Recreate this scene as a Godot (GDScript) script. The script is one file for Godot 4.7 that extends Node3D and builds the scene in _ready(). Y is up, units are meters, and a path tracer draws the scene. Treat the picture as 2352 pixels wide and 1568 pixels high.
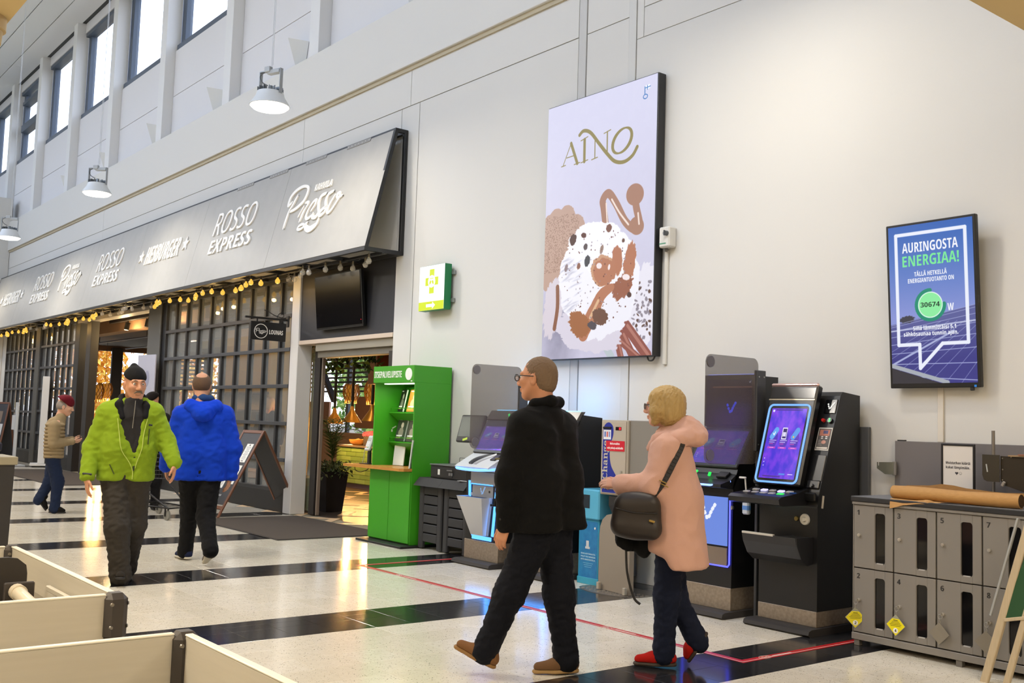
extends Node3D

# ---------- mesh builder: flat or smooth pieces collected into one mesh ----------
class G:
	var v := PackedVector3Array()
	var n := PackedVector3Array()
	var t := PackedVector2Array()
	var c := PackedColorArray()
	var ix := PackedInt32Array()
	var X := Transform3D()
	var col := Color.WHITE

	func vert(p: Vector3, nn: Vector3, uv := Vector2.ZERO) -> int:
		v.append(X * p)
		n.append((X.basis * nn).normalized())
		t.append(uv)
		c.append(col)
		return v.size() - 1

	func face(a: int, b: int, d: int) -> void:
		var f := (v[b] - v[a]).cross(v[d] - v[a])
		if f.dot(n[a] + n[b] + n[d]) > 0.0:
			ix.append_array([a, d, b])
		else:
			ix.append_array([a, b, d])

	func tri(a: Vector3, b: Vector3, d: Vector3, nn: Vector3) -> void:
		face(vert(a, nn), vert(b, nn), vert(d, nn))

	func quad(a: Vector3, b: Vector3, d: Vector3, e: Vector3, nn := Vector3.ZERO) -> G:
		var m := nn if nn != Vector3.ZERO else (b - a).cross(e - a).normalized()
		var i := vert(a, m, Vector2(0, 1))
		var j := vert(b, m, Vector2(1, 1))
		var k := vert(d, m, Vector2(1, 0))
		var l := vert(e, m, Vector2(0, 0))
		face(i, j, k)
		face(i, k, l)
		return self

	func box(p: Vector3, s: Vector3, b := 0.0, basis := Basis()) -> G:
		var h := s * 0.5
		b = minf(b, minf(h.x, minf(h.y, h.z)) * 0.9)
		var keep := X
		X = X * Transform3D(basis, p)
		for a in 3:
			var u := (a + 1) % 3
			var w := (a + 2) % 3
			for sg: float in [-1.0, 1.0]:
				var nn := Vector3.ZERO
				nn[a] = sg
				var q := []
				for k: Array in [[-1, -1], [1, -1], [1, 1], [-1, 1]]:
					var r := Vector3.ZERO
					r[a] = sg * h[a]
					r[u] = k[0] * (h[u] - b)
					r[w] = k[1] * (h[w] - b)
					q.append(r)
				quad(q[0], q[1], q[2], q[3], nn)
		if b > 0.0:
			for a in 3:
				var u := (a + 1) % 3
				var w := (a + 2) % 3
				for su: float in [-1.0, 1.0]:
					for sw: float in [-1.0, 1.0]:
						var nn := Vector3.ZERO
						nn[u] = su
						nn[w] = sw
						var e := h[a] - b
						var p1 := Vector3.ZERO
						p1[u] = su * h[u]
						p1[w] = sw * (h[w] - b)
						var p2 := Vector3.ZERO
						p2[u] = su * (h[u] - b)
						p2[w] = sw * h[w]
						var o := Vector3.ZERO
						o[a] = e
						quad(p1 - o, p1 + o, p2 + o, p2 - o, nn.normalized())
			for sx: float in [-1.0, 1.0]:
				for sy: float in [-1.0, 1.0]:
					for sz: float in [-1.0, 1.0]:
						var s3 := Vector3(sx, sy, sz)
						tri(s3 * (h - Vector3(0, b, b)), s3 * (h - Vector3(b, 0, b)), s3 * (h - Vector3(b, b, 0)), s3.normalized())
		X = keep
		return self

	# box between two corners
	func bb(a: Vector3, d: Vector3, b := 0.0) -> G:
		return box((a + d) * 0.5, (d - a).abs(), b)

	func side(a: Vector3, d: Vector3) -> Basis:
		var w := (d - a).normalized()
		var u := w.cross(Vector3.UP if absf(w.y) < 0.9 else Vector3.RIGHT).normalized()
		return Basis(u, w, u.cross(w))

	func cyl(a: Vector3, d: Vector3, r0: float, r1 := -1.0, k := 14, caps := true) -> G:
		if r1 < 0.0:
			r1 = r0
		var bs := side(a, d)
		var sl := (r0 - r1) / maxf(a.distance_to(d), 1e-5)
		var first := v.size()
		for i in k + 1:
			var g := TAU * i / k
			var dir := bs.x * cos(g) + bs.z * sin(g)
			vert(a + dir * r0, dir + bs.y * sl)
			vert(d + dir * r1, dir + bs.y * sl)
		for i in k:
			var f := first + i * 2
			face(f, f + 1, f + 3)
			face(f, f + 3, f + 2)
		if caps:
			for e in 2:
				var p := d if e else a
				var r := r1 if e else r0
				if r < 1e-4:
					continue
				var nn := bs.y if e else -bs.y
				var m := vert(p, nn)
				for i in k + 1:
					var g := TAU * i / k
					vert(p + (bs.x * cos(g) + bs.z * sin(g)) * r, nn)
				for i in k:
					face(m, m + 1 + i, m + 2 + i)
		return self

	func tube(pts: Array, r: Variant, k := 8) -> G:
		var m := pts.size()
		var first := v.size()
		var u := Vector3.ZERO
		for i in m:
			var d: Vector3 = (pts[mini(i + 1, m - 1)] - pts[maxi(i - 1, 0)]).normalized()
			if u == Vector3.ZERO:
				u = d.cross(Vector3.UP if absf(d.y) < 0.9 else Vector3.RIGHT).normalized()
			u = (u - d * u.dot(d)).normalized()
			var w := d.cross(u)
			var rr: float = r[i] if r is Array else r
			for j in k + 1:
				var g := TAU * j / k
				var dir := u * cos(g) + w * sin(g)
				vert(pts[i] + dir * rr, dir)
		for i in m - 1:
			for j in k:
				var f := first + i * (k + 1) + j
				face(f, f + 1, f + k + 2)
				face(f, f + k + 2, f + k + 1)
		for e in 2:
			var i := (m - 1) * e
			var nn: Vector3 = (pts[m - 1] - pts[m - 2]).normalized() if e else (pts[0] - pts[1]).normalized()
			var q := vert(pts[i], nn)
			for j in k + 1:
				var p := v[first + i * (k + 1) + j]
				v.append(p)
				n.append(X.basis * nn)
				t.append(Vector2.ZERO)
				c.append(col)
			for j in k:
				face(q, q + 1 + j, q + 2 + j)
		return self

	# profile of (radius, height) turned about y
	func lathe(pr: Array, k := 20, o := Vector3.ZERO) -> G:
		var m := pr.size()
		for i in m - 1:
			var a: Vector2 = pr[i]
			var b: Vector2 = pr[i + 1]
			if a.distance_to(b) < 1e-6:
				continue
			var e := (b - a).normalized()
			var nn := Vector2(e.y, -e.x)
			var na := nn
			var nb := nn
			if i > 0:
				var e2: Vector2 = (a - pr[i - 1]).normalized()
				if e2.dot(e) > 0.6:
					na = (nn + Vector2(e2.y, -e2.x)).normalized()
			if i < m - 2:
				var e3: Vector2 = (pr[i + 2] - b).normalized()
				if e3.dot(e) > 0.6:
					nb = (nn + Vector2(e3.y, -e3.x)).normalized()
			var first := v.size()
			for j in k + 1:
				var g := TAU * j / k
				var d := Vector3(cos(g), 0, sin(g))
				vert(o + d * a.x + Vector3.UP * a.y, d * na.x + Vector3.UP * na.y)
				vert(o + d * b.x + Vector3.UP * b.y, d * nb.x + Vector3.UP * nb.y)
			for j in k:
				var f := first + j * 2
				face(f, f + 1, f + 3)
				face(f, f + 3, f + 2)
		return self

	# polygon in the xy plane, from z = 0 to depth
	func prism(poly: PackedVector2Array, depth: float, back := true) -> G:
		var id := Geometry2D.triangulate_polygon(poly)
		for e in 2:
			if e == 0 and not back:
				continue
			var nn := Vector3(0, 0, 1.0 if e else -1.0)
			var first := v.size()
			for p in poly:
				vert(Vector3(p.x, p.y, depth * e), nn)
			for i in range(0, id.size(), 3):
				face(first + id[i], first + id[i + 1], first + id[i + 2])
		var cw := Geometry2D.is_polygon_clockwise(poly)
		for i in poly.size():
			var a := poly[i]
			var b := poly[(i + 1) % poly.size()]
			var d := b - a
			var nn := Vector3(d.y, -d.x, 0).normalized() * (-1.0 if cw else 1.0)
			quad(Vector3(a.x, a.y, 0), Vector3(b.x, b.y, 0), Vector3(b.x, b.y, depth), Vector3(a.x, a.y, depth), nn)
		return self

	func ell(p: Vector3, r: Vector3, k := 12, basis := Basis()) -> G:
		var first := v.size()
		for i in k / 2 + 1:
			var f := PI * i / (k / 2) - PI / 2
			for j in k + 1:
				var g := TAU * j / k
				var d := Vector3(cos(f) * cos(g), sin(f), cos(f) * sin(g))
				vert(p + basis * (d * r), basis * (d / r))
		for i in k / 2:
			for j in k:
				var q := first + i * (k + 1) + j
				face(q, q + 1, q + k + 2)
				face(q, q + k + 2, q + k + 1)
		return self

	# flat stroke in the xy plane with widths, raised from z = 0 to depth
	func stroke(pts: Array, w: Variant, depth: float) -> G:
		var m := pts.size()
		var L := PackedVector2Array()
		var R := PackedVector2Array()
		for i in m:
			var d: Vector2 = (pts[mini(i + 1, m - 1)] - pts[maxi(i - 1, 0)]).normalized()
			var q: Vector2 = Vector2(-d.y, d.x) * 0.5 * (w[i] if w is Array else w)
			L.append(pts[i] + q)
			R.append(pts[i] - q)
		for i in m - 1:
			var z := Vector3(0, 0, depth)
			var l0 := Vector3(L[i].x, L[i].y, 0)
			var l1 := Vector3(L[i + 1].x, L[i + 1].y, 0)
			var r0 := Vector3(R[i].x, R[i].y, 0)
			var r1 := Vector3(R[i + 1].x, R[i + 1].y, 0)
			quad(r0 + z, r1 + z, l1 + z, l0 + z, Vector3.BACK)
			quad(l0, l1, l1 + z, l0 + z, (l0 - r0).normalized())
			quad(r0, r1, r1 + z, r0 + z, (r0 - l0).normalized())
		for e in 2:
			var i := (m - 1) * e
			var rr: float = (w[i] if w is Array else w) * 0.5
			var k := vert(Vector3(pts[i].x, pts[i].y, depth), Vector3.BACK)
			for j in 11:
				var g := TAU * j / 10
				vert(Vector3(pts[i].x + cos(g) * rr, pts[i].y + sin(g) * rr, depth), Vector3.BACK)
			for j in 10:
				face(k, k + 1 + j, k + 2 + j)
		return self

	func mesh(m: Material = null) -> ArrayMesh:
		var a := []
		a.resize(Mesh.ARRAY_MAX)
		a[Mesh.ARRAY_VERTEX] = v
		a[Mesh.ARRAY_NORMAL] = n
		a[Mesh.ARRAY_TEX_UV] = t
		a[Mesh.ARRAY_COLOR] = c
		a[Mesh.ARRAY_INDEX] = ix
		var r := ArrayMesh.new()
		r.add_surface_from_arrays(Mesh.PRIMITIVE_TRIANGLES, a)
		if m:
			r.surface_set_material(0, m)
		return r


# ---------- soft bodies: distances joined by a smooth minimum, meshed as surface nets ----------
class Soft:
	var kind := PackedInt32Array()     # 0 tapered capsule, 1 ellipsoid; +10 cut away; 20 keep below a plane
	var A := PackedVector3Array()
	var B := PackedVector3Array()
	var ra := PackedFloat32Array()
	var rb := PackedFloat32Array()
	var kk := PackedFloat32Array()
	var bs: Array[Basis] = []
	var lo := Vector3.ONE * 1e9
	var hi := Vector3.ONE * -1e9
	var v := PackedVector3Array()
	var n := PackedVector3Array()
	var c := PackedColorArray()
	var ix := PackedInt32Array()
	var X := Transform3D()

	func put(k: int, a: Vector3, b: Vector3, r0: float, r1: float, s: float, basis := Basis()) -> Soft:
		kind.append(k)
		if k < 20:
			a = X * a
			if k % 10 == 0:
				b = X * b
			else:
				basis = X.basis * basis
		else:
			a = X * a
			b = X.basis * b
		A.append(a)
		B.append(b)
		ra.append(r0)
		rb.append(r1)
		kk.append(s)
		bs.append(basis.inverse())
		if k < 2:
			var r := maxf(r0, r1) + 0.03 if k == 0 else maxf(b.x, maxf(b.y, b.z)) + 0.03
			lo = lo.min(a - Vector3.ONE * r)
			hi = hi.max(a + Vector3.ONE * r)
			if k == 0:
				lo = lo.min(b - Vector3.ONE * r)
				hi = hi.max(b + Vector3.ONE * r)
		return self

	func cap(a: Vector3, b: Vector3, r0: float, r1: float, s := 0.03) -> Soft:
		return put(0, a, b, r0, r1, s)

	func chain(p: Array, r: Array, s := 0.03) -> Soft:
		for i in p.size() - 1:
			cap(p[i], p[i + 1], r[i], r[i + 1], s)
		return self

	func ell(a: Vector3, r: Vector3, s := 0.03, basis := Basis()) -> Soft:
		return put(1, a, r, 0, 0, s, basis)

	func cut_ell(a: Vector3, r: Vector3, s := 0.01, basis := Basis()) -> Soft:
		return put(11, a, r, 0, 0, s, basis)

	func cut_cap(a: Vector3, b: Vector3, r0: float, r1: float, s := 0.01) -> Soft:
		return put(10, a, b, r0, r1, s)

	# keep only what lies behind the plane through a with normal nn
	func keep(a: Vector3, nn: Vector3, s := 0.008) -> Soft:
		return put(20, a, nn.normalized(), 0, 0, s)

	func at(p: Vector3, use: PackedInt32Array) -> float:
		var d := 1.0
		for i in use:
			var k := kind[i]
			var e: float
			if k == 0 or k == 10:
				var ab := B[i] - A[i]
				var h := clampf((p - A[i]).dot(ab) / ab.length_squared(), 0.0, 1.0)
				e = p.distance_to(A[i] + ab * h) - lerpf(ra[i], rb[i], h)
			elif k == 20:
				e = (p - A[i]).dot(B[i])
			else:
				var q := bs[i] * (p - A[i])
				var r := B[i]
				var k0 := (q / r).length()
				var k1 := (q / (r * r)).length()
				e = k0 * (k0 - 1.0) / maxf(k1, 1e-6)
			var s := kk[i]
			if k < 10:
				var h2 := maxf(s - absf(d - e), 0.0)
				d = minf(d, e) - h2 * h2 * 0.25 / s
			else:
				if k < 20:
					e = -e
				var h3 := maxf(s - absf(d - e), 0.0)
				d = maxf(d, e) + h3 * h3 * 0.25 / s
		return d

	func build(cell: float, colour := Color.WHITE) -> Soft:
		var W := 6
		var size := cell * W
		var all := PackedInt32Array(range(kind.size()))
		var o := lo - Vector3.ONE * cell * 2.0
		var cnt := ((hi - o) / size).ceil() + Vector3.ONE
		var reach := size * 0.87 + cell
		var N := 4096
		var ids := {}
		var val := {}
		var first := v.size()
		for bx in int(cnt.x):
			for by in int(cnt.y):
				for bz in int(cnt.z):
					var b := o + Vector3(bx, by, bz) * size
					var m := b + Vector3.ONE * size * 0.5
					if absf(at(m, all)) > reach * 1.25 + 0.01:
						continue
					var use := PackedInt32Array()
					for i in all:
						if kind[i] == 20:
							use.append(i)
							continue
						var k := kind[i] % 10
						var e: float
						if k == 0:
							var ab := B[i] - A[i]
							var h := clampf((m - A[i]).dot(ab) / ab.length_squared(), 0.0, 1.0)
							e = m.distance_to(A[i] + ab * h) - lerpf(ra[i], rb[i], h)
						else:
							var q := bs[i] * (m - A[i])
							e = (q.length() - maxf(B[i].x, maxf(B[i].y, B[i].z)))
						if e < reach * 2.0 + kk[i]:
							use.append(i)
					var g := PackedFloat32Array()
					g.resize((W + 1) * (W + 1) * (W + 1))
					var w := 0
					for x in W + 1:
						for y in W + 1:
							for z in W + 1:
								g[w] = at(b + Vector3(x, y, z) * cell, use)
								w += 1
					var S := W + 1
					for x in W:
						for y in W:
							for z in W:
								var f := (x * S + y) * S + z
								var q := [g[f], g[f + 1], g[f + S], g[f + S + 1], g[f + S * S], g[f + S * S + 1], g[f + S * S + S], g[f + S * S + S + 1]]
								var neg := 0
								for i in 8:
									if q[i] < 0.0:
										neg += 1
								if neg == 0 or neg == 8:
									continue
								var sum := Vector3.ZERO
								var hits := 0
								for ed in 12:
									var ax := ed >> 2
									var r := ed & 3
									var i0: int
									var step: int
									if ax == 0:
										i0 = r
										step = 4
									elif ax == 1:
										i0 = (r & 1) | ((r & 2) << 1)
										step = 2
									else:
										i0 = r << 1
										step = 1
									var d0: float = q[i0]
									var d1: float = q[i0 + step]
									if (d0 < 0.0) != (d1 < 0.0):
										var p := Vector3(i0 >> 2, (i0 >> 1) & 1, i0 & 1)
										p[ax] += d0 / (d0 - d1)
										sum += p
										hits += 1
								var cx := bx * W + x
								var cy := by * W + y
								var cz := bz * W + z
								var key := (cx * N + cy) * N + cz
								ids[key] = v.size()
								val[key] = [q[0] < 0.0, q[4] < 0.0, q[2] < 0.0, q[1] < 0.0]
								v.append(b + (Vector3(x, y, z) + sum / hits) * cell)
								n.append(Vector3(q[4] + q[5] + q[6] + q[7] - q[0] - q[1] - q[2] - q[3], q[2] + q[3] + q[6] + q[7] - q[0] - q[1] - q[4] - q[5], q[1] + q[3] + q[5] + q[7] - q[0] - q[2] - q[4] - q[6]).normalized())
								c.append(colour)
		var off := [[N, 1], [N * N, 1], [N * N, N]]
		for key: int in ids:
			var s: Array = val[key]
			for ax in 3:
				if s[0] == s[ax + 1]:
					continue
				var u: int = off[ax][0]
				var w: int = off[ax][1]
				if not (ids.has(key - u) and ids.has(key - w) and ids.has(key - u - w)):
					continue
				var a: int = ids[key]
				var b: int = ids[key - u]
				var d: int = ids[key - u - w]
				var e: int = ids[key - w]
				var f := (v[b] - v[a]).cross(v[d] - v[a])
				if f.dot(n[a] + n[b] + n[d]) > 0.0:
					ix.append_array([a, d, b, a, e, d])
				else:
					ix.append_array([a, b, d, a, d, e])
		# normals from the faces
		var nn := PackedVector3Array()
		nn.resize(v.size())
		for i in range(0, ix.size(), 3):
			if ix[i] < first:
				continue
			var f := (v[ix[i + 2]] - v[ix[i]]).cross(v[ix[i + 1]] - v[ix[i]])
			nn[ix[i]] += f
			nn[ix[i + 1]] += f
			nn[ix[i + 2]] += f
		for i in range(first, v.size()):
			if nn[i].length_squared() > 0.0:
				n[i] = nn[i].normalized()
		return clear()

	func clear() -> Soft:
		kind.clear()
		A.clear()
		B.clear()
		ra.clear()
		rb.clear()
		kk.clear()
		bs.clear()
		lo = Vector3.ONE * 1e9
		hi = Vector3.ONE * -1e9
		return self

	# cloth folds: push the surface in and out along its normals
	func folds(amp: float, freq: Vector3, sd := 1) -> Soft:
		var fn := FastNoiseLite.new()
		fn.seed = sd
		fn.frequency = 1.0
		fn.fractal_octaves = 2
		for i in v.size():
			var h := fn.get_noise_3dv(v[i] * freq)
			v[i] += n[i] * amp * (1.0 - 2.2 * absf(h))
		for i in n.size():
			n[i] *= 0.02
		for i in range(0, ix.size(), 3):
			var f := (v[ix[i + 2]] - v[ix[i]]).cross(v[ix[i + 1]] - v[ix[i]]) * 1e4
			n[ix[i]] += f
			n[ix[i + 1]] += f
			n[ix[i + 2]] += f
		for i in n.size():
			n[i] = n[i].normalized()
		return self

	func mesh(m: Material) -> ArrayMesh:
		var a := []
		a.resize(Mesh.ARRAY_MAX)
		a[Mesh.ARRAY_VERTEX] = v
		a[Mesh.ARRAY_NORMAL] = n
		a[Mesh.ARRAY_COLOR] = c
		a[Mesh.ARRAY_INDEX] = ix
		var r := ArrayMesh.new()
		r.add_surface_from_arrays(Mesh.PRIMITIVE_TRIANGLES, a)
		r.surface_set_material(0, m)
		return r


# ---------- naming, materials, small helpers ----------
var used := {}
var mats := {}
var fonts := {}
var rng := RandomNumberGenerator.new()

func numbered(called: String) -> String:
	var k: int = used.get(called, -1) + 1
	used[called] = k
	return called if k == 0 else "%s_%03d" % [called, k]

func thing(called: String, label: String, category: String, at := Vector3.ZERO, turn := 0.0, group := "") -> Node3D:
	var o := Node3D.new()
	o.name = numbered(called)
	add_child(o)
	o.position = at
	o.rotation.y = turn
	tag(o, label, category, group)
	return o

func tag(o: Node, label: String, category: String, group := "") -> void:
	o.set_meta("label", label)
	o.set_meta("category", category)
	if group:
		o.set_meta("group", group)

func one(called: String, g: G, m: Material, label: String, category: String, group := "") -> MeshInstance3D:
	var o := MeshInstance3D.new()
	o.name = numbered(called)
	o.mesh = g.mesh(m)
	add_child(o)
	tag(o, label, category, group)
	return o

func struct(called: String, g: G, m: Material) -> MeshInstance3D:
	var o := MeshInstance3D.new()
	o.name = numbered(called)
	o.mesh = g.mesh(m)
	add_child(o)
	o.set_meta("kind", "structure")
	return o

func part(p: Node, called: String, g: Variant, m: Material = null, at := Vector3.ZERO, label := "") -> MeshInstance3D:
	var o := MeshInstance3D.new()
	o.name = called
	o.mesh = g.mesh(m) if g is G or g is Soft else g
	if m and not (g is G or g is Soft):
		o.material_override = m
	p.add_child(o, true)
	o.position = at
	if label:
		o.set_meta("label", label)
	return o

func dup(o: Node3D, label: String) -> Node3D:
	var r: Node3D = o.duplicate()
	r.name = numbered(String(o.name).rstrip("_0123456789"))
	add_child(r)
	r.set_meta("label", label)
	return r

func mat(hex: String, rough := 0.6, metal := 0.0) -> StandardMaterial3D:
	var key := "%s %s %s" % [hex, rough, metal]
	if not mats.has(key):
		var m := StandardMaterial3D.new()
		m.albedo_color = Color(hex)
		m.roughness = rough
		m.metallic = metal
		mats[key] = m
	return mats[key]

func glow(hex: String, power := 1.0) -> StandardMaterial3D:
	var key := "glow %s %s" % [hex, power]
	if not mats.has(key):
		var m := StandardMaterial3D.new()
		m.albedo_color = Color(0.05, 0.05, 0.05)
		m.roughness = 0.3
		m.emission_enabled = true
		m.emission = Color(hex)
		m.emission_energy_multiplier = power
		mats[key] = m
	return mats[key]

func cloth(hex: String, rim := 0.3) -> StandardMaterial3D:
	var key := "cloth %s" % hex
	if not mats.has(key):
		var m := StandardMaterial3D.new()
		m.albedo_color = Color(hex)
		m.roughness = 0.85
		m.metallic_specular = 0.3
		m.rim_enabled = true
		m.rim = rim
		m.heightmap_enabled = true
		m.heightmap_scale = 0.06
		m.heightmap_texture = tex_weave
		m.uv1_triplanar = true
		m.uv1_scale = Vector3.ONE * 9.0
		mats[key] = m
	return mats[key]

func glass(hex := "dfe6e4", a := 0.1) -> StandardMaterial3D:
	var key := "glass %s %s" % [hex, a]
	if not mats.has(key):
		var m := StandardMaterial3D.new()
		m.albedo_color = Color(Color(hex), a)
		m.transparency = BaseMaterial3D.TRANSPARENCY_ALPHA
		m.roughness = 0.02
		mats[key] = m
	return mats[key]

# a base colour worn by a tiling noise
func worn(hex: String, hex2: String, rough: float, metal: float, freq: float, scale: float, stretch := Vector3.ONE) -> StandardMaterial3D:
	var key := "worn %s %s %s %s" % [hex, hex2, freq, scale]
	if not mats.has(key):
		var m := StandardMaterial3D.new()
		m.roughness = rough
		m.metallic = metal
		m.albedo_texture = noise_tex(256, freq, Color(hex), Color(hex2), 3)
		m.uv1_triplanar = true
		m.uv1_scale = stretch * scale
		mats[key] = m
	return mats[key]

func noise_img(px: int, freq: float, sd: int, oct := 4) -> Image:
	var fn := FastNoiseLite.new()
	fn.seed = sd
	fn.frequency = freq
	fn.fractal_octaves = oct
	return fn.get_seamless_image(px, px)

func noise_tex(px: int, freq: float, a: Color, b: Color, sd: int) -> ImageTexture:
	var im := noise_img(px, freq, sd)
	var r := Image.create(px, px, false, Image.FORMAT_RGB8)
	for y in px:
		for x in px:
			r.set_pixel(x, y, a.lerp(b, im.get_pixel(x, y).r))
	return ImageTexture.create_from_image(r)

func words(text: String, size: float, depth := 0.002, bold := true, serif := false) -> TextMesh:
	var key := "%s %s" % [bold, serif]
	if not fonts.has(key):
		var f := SystemFont.new()
		f.font_names = PackedStringArray(["Droid Serif" if serif else "Droid Sans"])
		f.font_weight = 700 if bold else 400
		fonts[key] = f
	var tm := TextMesh.new()
	tm.font = fonts[key]
	tm.text = text
	tm.font_size = 64
	tm.pixel_size = size / 46.0      # size is the height of a capital
	tm.depth = depth
	tm.curve_step = 2.0
	return tm

# lettering as a part; sx squeezes it, lean slants it; centred on at, facing +z
func letter(p: Node, text: String, size: float, m: Material, at: Vector3, sx := 1.0, lean := 0.0, depth := 0.002, bold := true, wide := 0.0, serif := false, basis := Basis()) -> MeshInstance3D:
	var tm := words(text, size, depth, bold, serif)
	if wide > 0.0:
		sx = wide / maxf(tm.get_aabb().size.x, 0.001)
	var o := part(p, "lettering", tm, m)
	o.transform = Transform3D(basis * Basis(Vector3(sx, 0, 0), Vector3(lean, 1, 0), Vector3(0, 0, 1)), at)
	return o

func omni(at: Vector3, hex: String, e: float, size := 0.05) -> OmniLight3D:
	var l := OmniLight3D.new()
	l.name = numbered("lamp_light")
	l.light_color = Color(hex)
	l.light_energy = e
	l.light_size = size
	l.omni_range = 60.0
	l.omni_attenuation = 2.0
	l.shadow_enabled = true
	add_child(l)
	l.position = at
	return l

func area(at: Vector3, to: Vector3, w: float, h: float, hex: String, e: float) -> AreaLight3D:
	var l := AreaLight3D.new()
	l.name = numbered("panel_light")
	l.light_color = Color(hex)
	l.light_energy = e
	l.area_size = Vector2(w, h)
	l.area_normalize_energy = true
	l.area_range = 60.0
	l.area_attenuation = 2.0
	l.shadow_enabled = true
	add_child(l)
	l.look_at_from_position(at, at + to, Vector3.UP if absf(to.y) < 0.9 else Vector3.RIGHT)
	return l

func rrect(w: float, h: float, r: float, k := 4) -> PackedVector2Array:
	var p := PackedVector2Array()
	for q in 4:
		var o := Vector2(w / 2 - r, h / 2 - r) * Vector2([1, -1, -1, 1][q], [1, 1, -1, -1][q])
		for i in k + 1:
			var g := PI / 2 * (q + float(i) / k)
			p.append(o + Vector2(cos(g), sin(g)) * r)
	return p

# a smooth curve through 2D points
func curve2(p: Array, k := 6) -> Array:
	var r := []
	for i in p.size() - 1:
		var a: Vector2 = p[maxi(i - 1, 0)]
		var b: Vector2 = p[i]
		var d: Vector2 = p[i + 1]
		var e: Vector2 = p[mini(i + 2, p.size() - 1)]
		for j in k:
			r.append(b.cubic_interpolate(d, a, e, float(j) / k))
	r.append(p[-1])
	return r

func curve3(p: Array, k := 6) -> Array:
	var r := []
	for i in p.size() - 1:
		var a: Vector3 = p[maxi(i - 1, 0)]
		var b: Vector3 = p[i]
		var d: Vector3 = p[i + 1]
		var e: Vector3 = p[mini(i + 2, p.size() - 1)]
		for j in k:
			r.append(b.cubic_interpolate(d, a, e, float(j) / k))
	r.append(p[-1])
	return r

# ---------- painting the print on posters and screens ----------
func ink(im: Image, pts: Array, w: Variant, colr: Color) -> void:
	var W := im.get_width()
	var H := im.get_height()
	for i in pts.size() - 1:
		var a: Vector2 = pts[i]
		var b: Vector2 = pts[i + 1]
		var r0: float = (w[i] if w is Array else w) * 0.5
		var r1: float = (w[i + 1] if w is Array else w) * 0.5
		var R := maxf(r0, r1) + 1.0
		var l := b - a
		var l2 := maxf(l.length_squared(), 1e-6)
		for y in range(maxi(0, int(minf(a.y, b.y) - R)), mini(H, int(maxf(a.y, b.y) + R) + 1)):
			for x in range(maxi(0, int(minf(a.x, b.x) - R)), mini(W, int(maxf(a.x, b.x) + R) + 1)):
				var p := Vector2(x, y)
				var h := clampf((p - a).dot(l) / l2, 0.0, 1.0)
				var cov := clampf(lerpf(r0, r1, h) - p.distance_to(a + l * h) + 0.5, 0.0, 1.0)
				if cov > 0.0:
					im.set_pixel(x, y, im.get_pixel(x, y).lerp(colr, cov * colr.a))

func blob(im: Image, o: Vector2, r: Vector2, colr: Color, turn := 0.0, rag := 0.0, sd := 1, soft := 1.5) -> void:
	var R := maxf(r.x, r.y) * (1.0 + rag) + 2.0
	var fn := FastNoiseLite.new()
	fn.seed = sd
	fn.frequency = 0.9
	for y in range(maxi(0, int(o.y - R)), mini(im.get_height(), int(o.y + R) + 1)):
		for x in range(maxi(0, int(o.x - R)), mini(im.get_width(), int(o.x + R) + 1)):
			var p := (Vector2(x, y) - o).rotated(-turn)
			var q := p / r
			var d := q.length()
			if rag > 0.0 and d > 0.01:
				d -= rag * fn.get_noise_2dv(q / d * 2.0) + rag * 0.4 * fn.get_noise_2dv(q * 5.0)
			var cov := clampf((1.0 - d) * minf(r.x, r.y) / soft + 0.5, 0.0, 1.0)
			if cov > 0.0:
				im.set_pixel(x, y, im.get_pixel(x, y).lerp(colr, cov * colr.a))

func screen_mat(im: Image, power: float) -> StandardMaterial3D:
	var m := StandardMaterial3D.new()
	m.albedo_color = Color(0.02, 0.02, 0.02)
	m.roughness = 0.35
	m.emission_enabled = true
	m.emission = Color.BLACK
	m.emission_texture = ImageTexture.create_from_image(im)
	m.emission_energy_multiplier = power
	m.texture_repeat = false
	return m

func paper_mat(im: Image, rough := 0.6) -> StandardMaterial3D:
	var m := StandardMaterial3D.new()
	m.roughness = rough
	m.albedo_texture = ImageTexture.create_from_image(im)
	m.texture_repeat = false
	return m

# ---------- the scene ----------
var tex_weave: ImageTexture
var M_WALL: StandardMaterial3D
var M_WHITE: StandardMaterial3D
var M_TILE: Array[StandardMaterial3D] = []
var M_DARK: Array[StandardMaterial3D] = []
const WZ := -6.92

func _ready() -> void:
	rng.seed = 11
	sight_and_light()
	textures()
	shell()
	floor_tiles()
	upper_wall()
	hall_lamps()
	canopy()
	shopfront()
	cafe()
	green_kiosk()
	service_corner()
	betting_kiosks()
	change_corner()
	lockers()
	screens()
	checkout()
	entrance_things()
	people()

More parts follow.
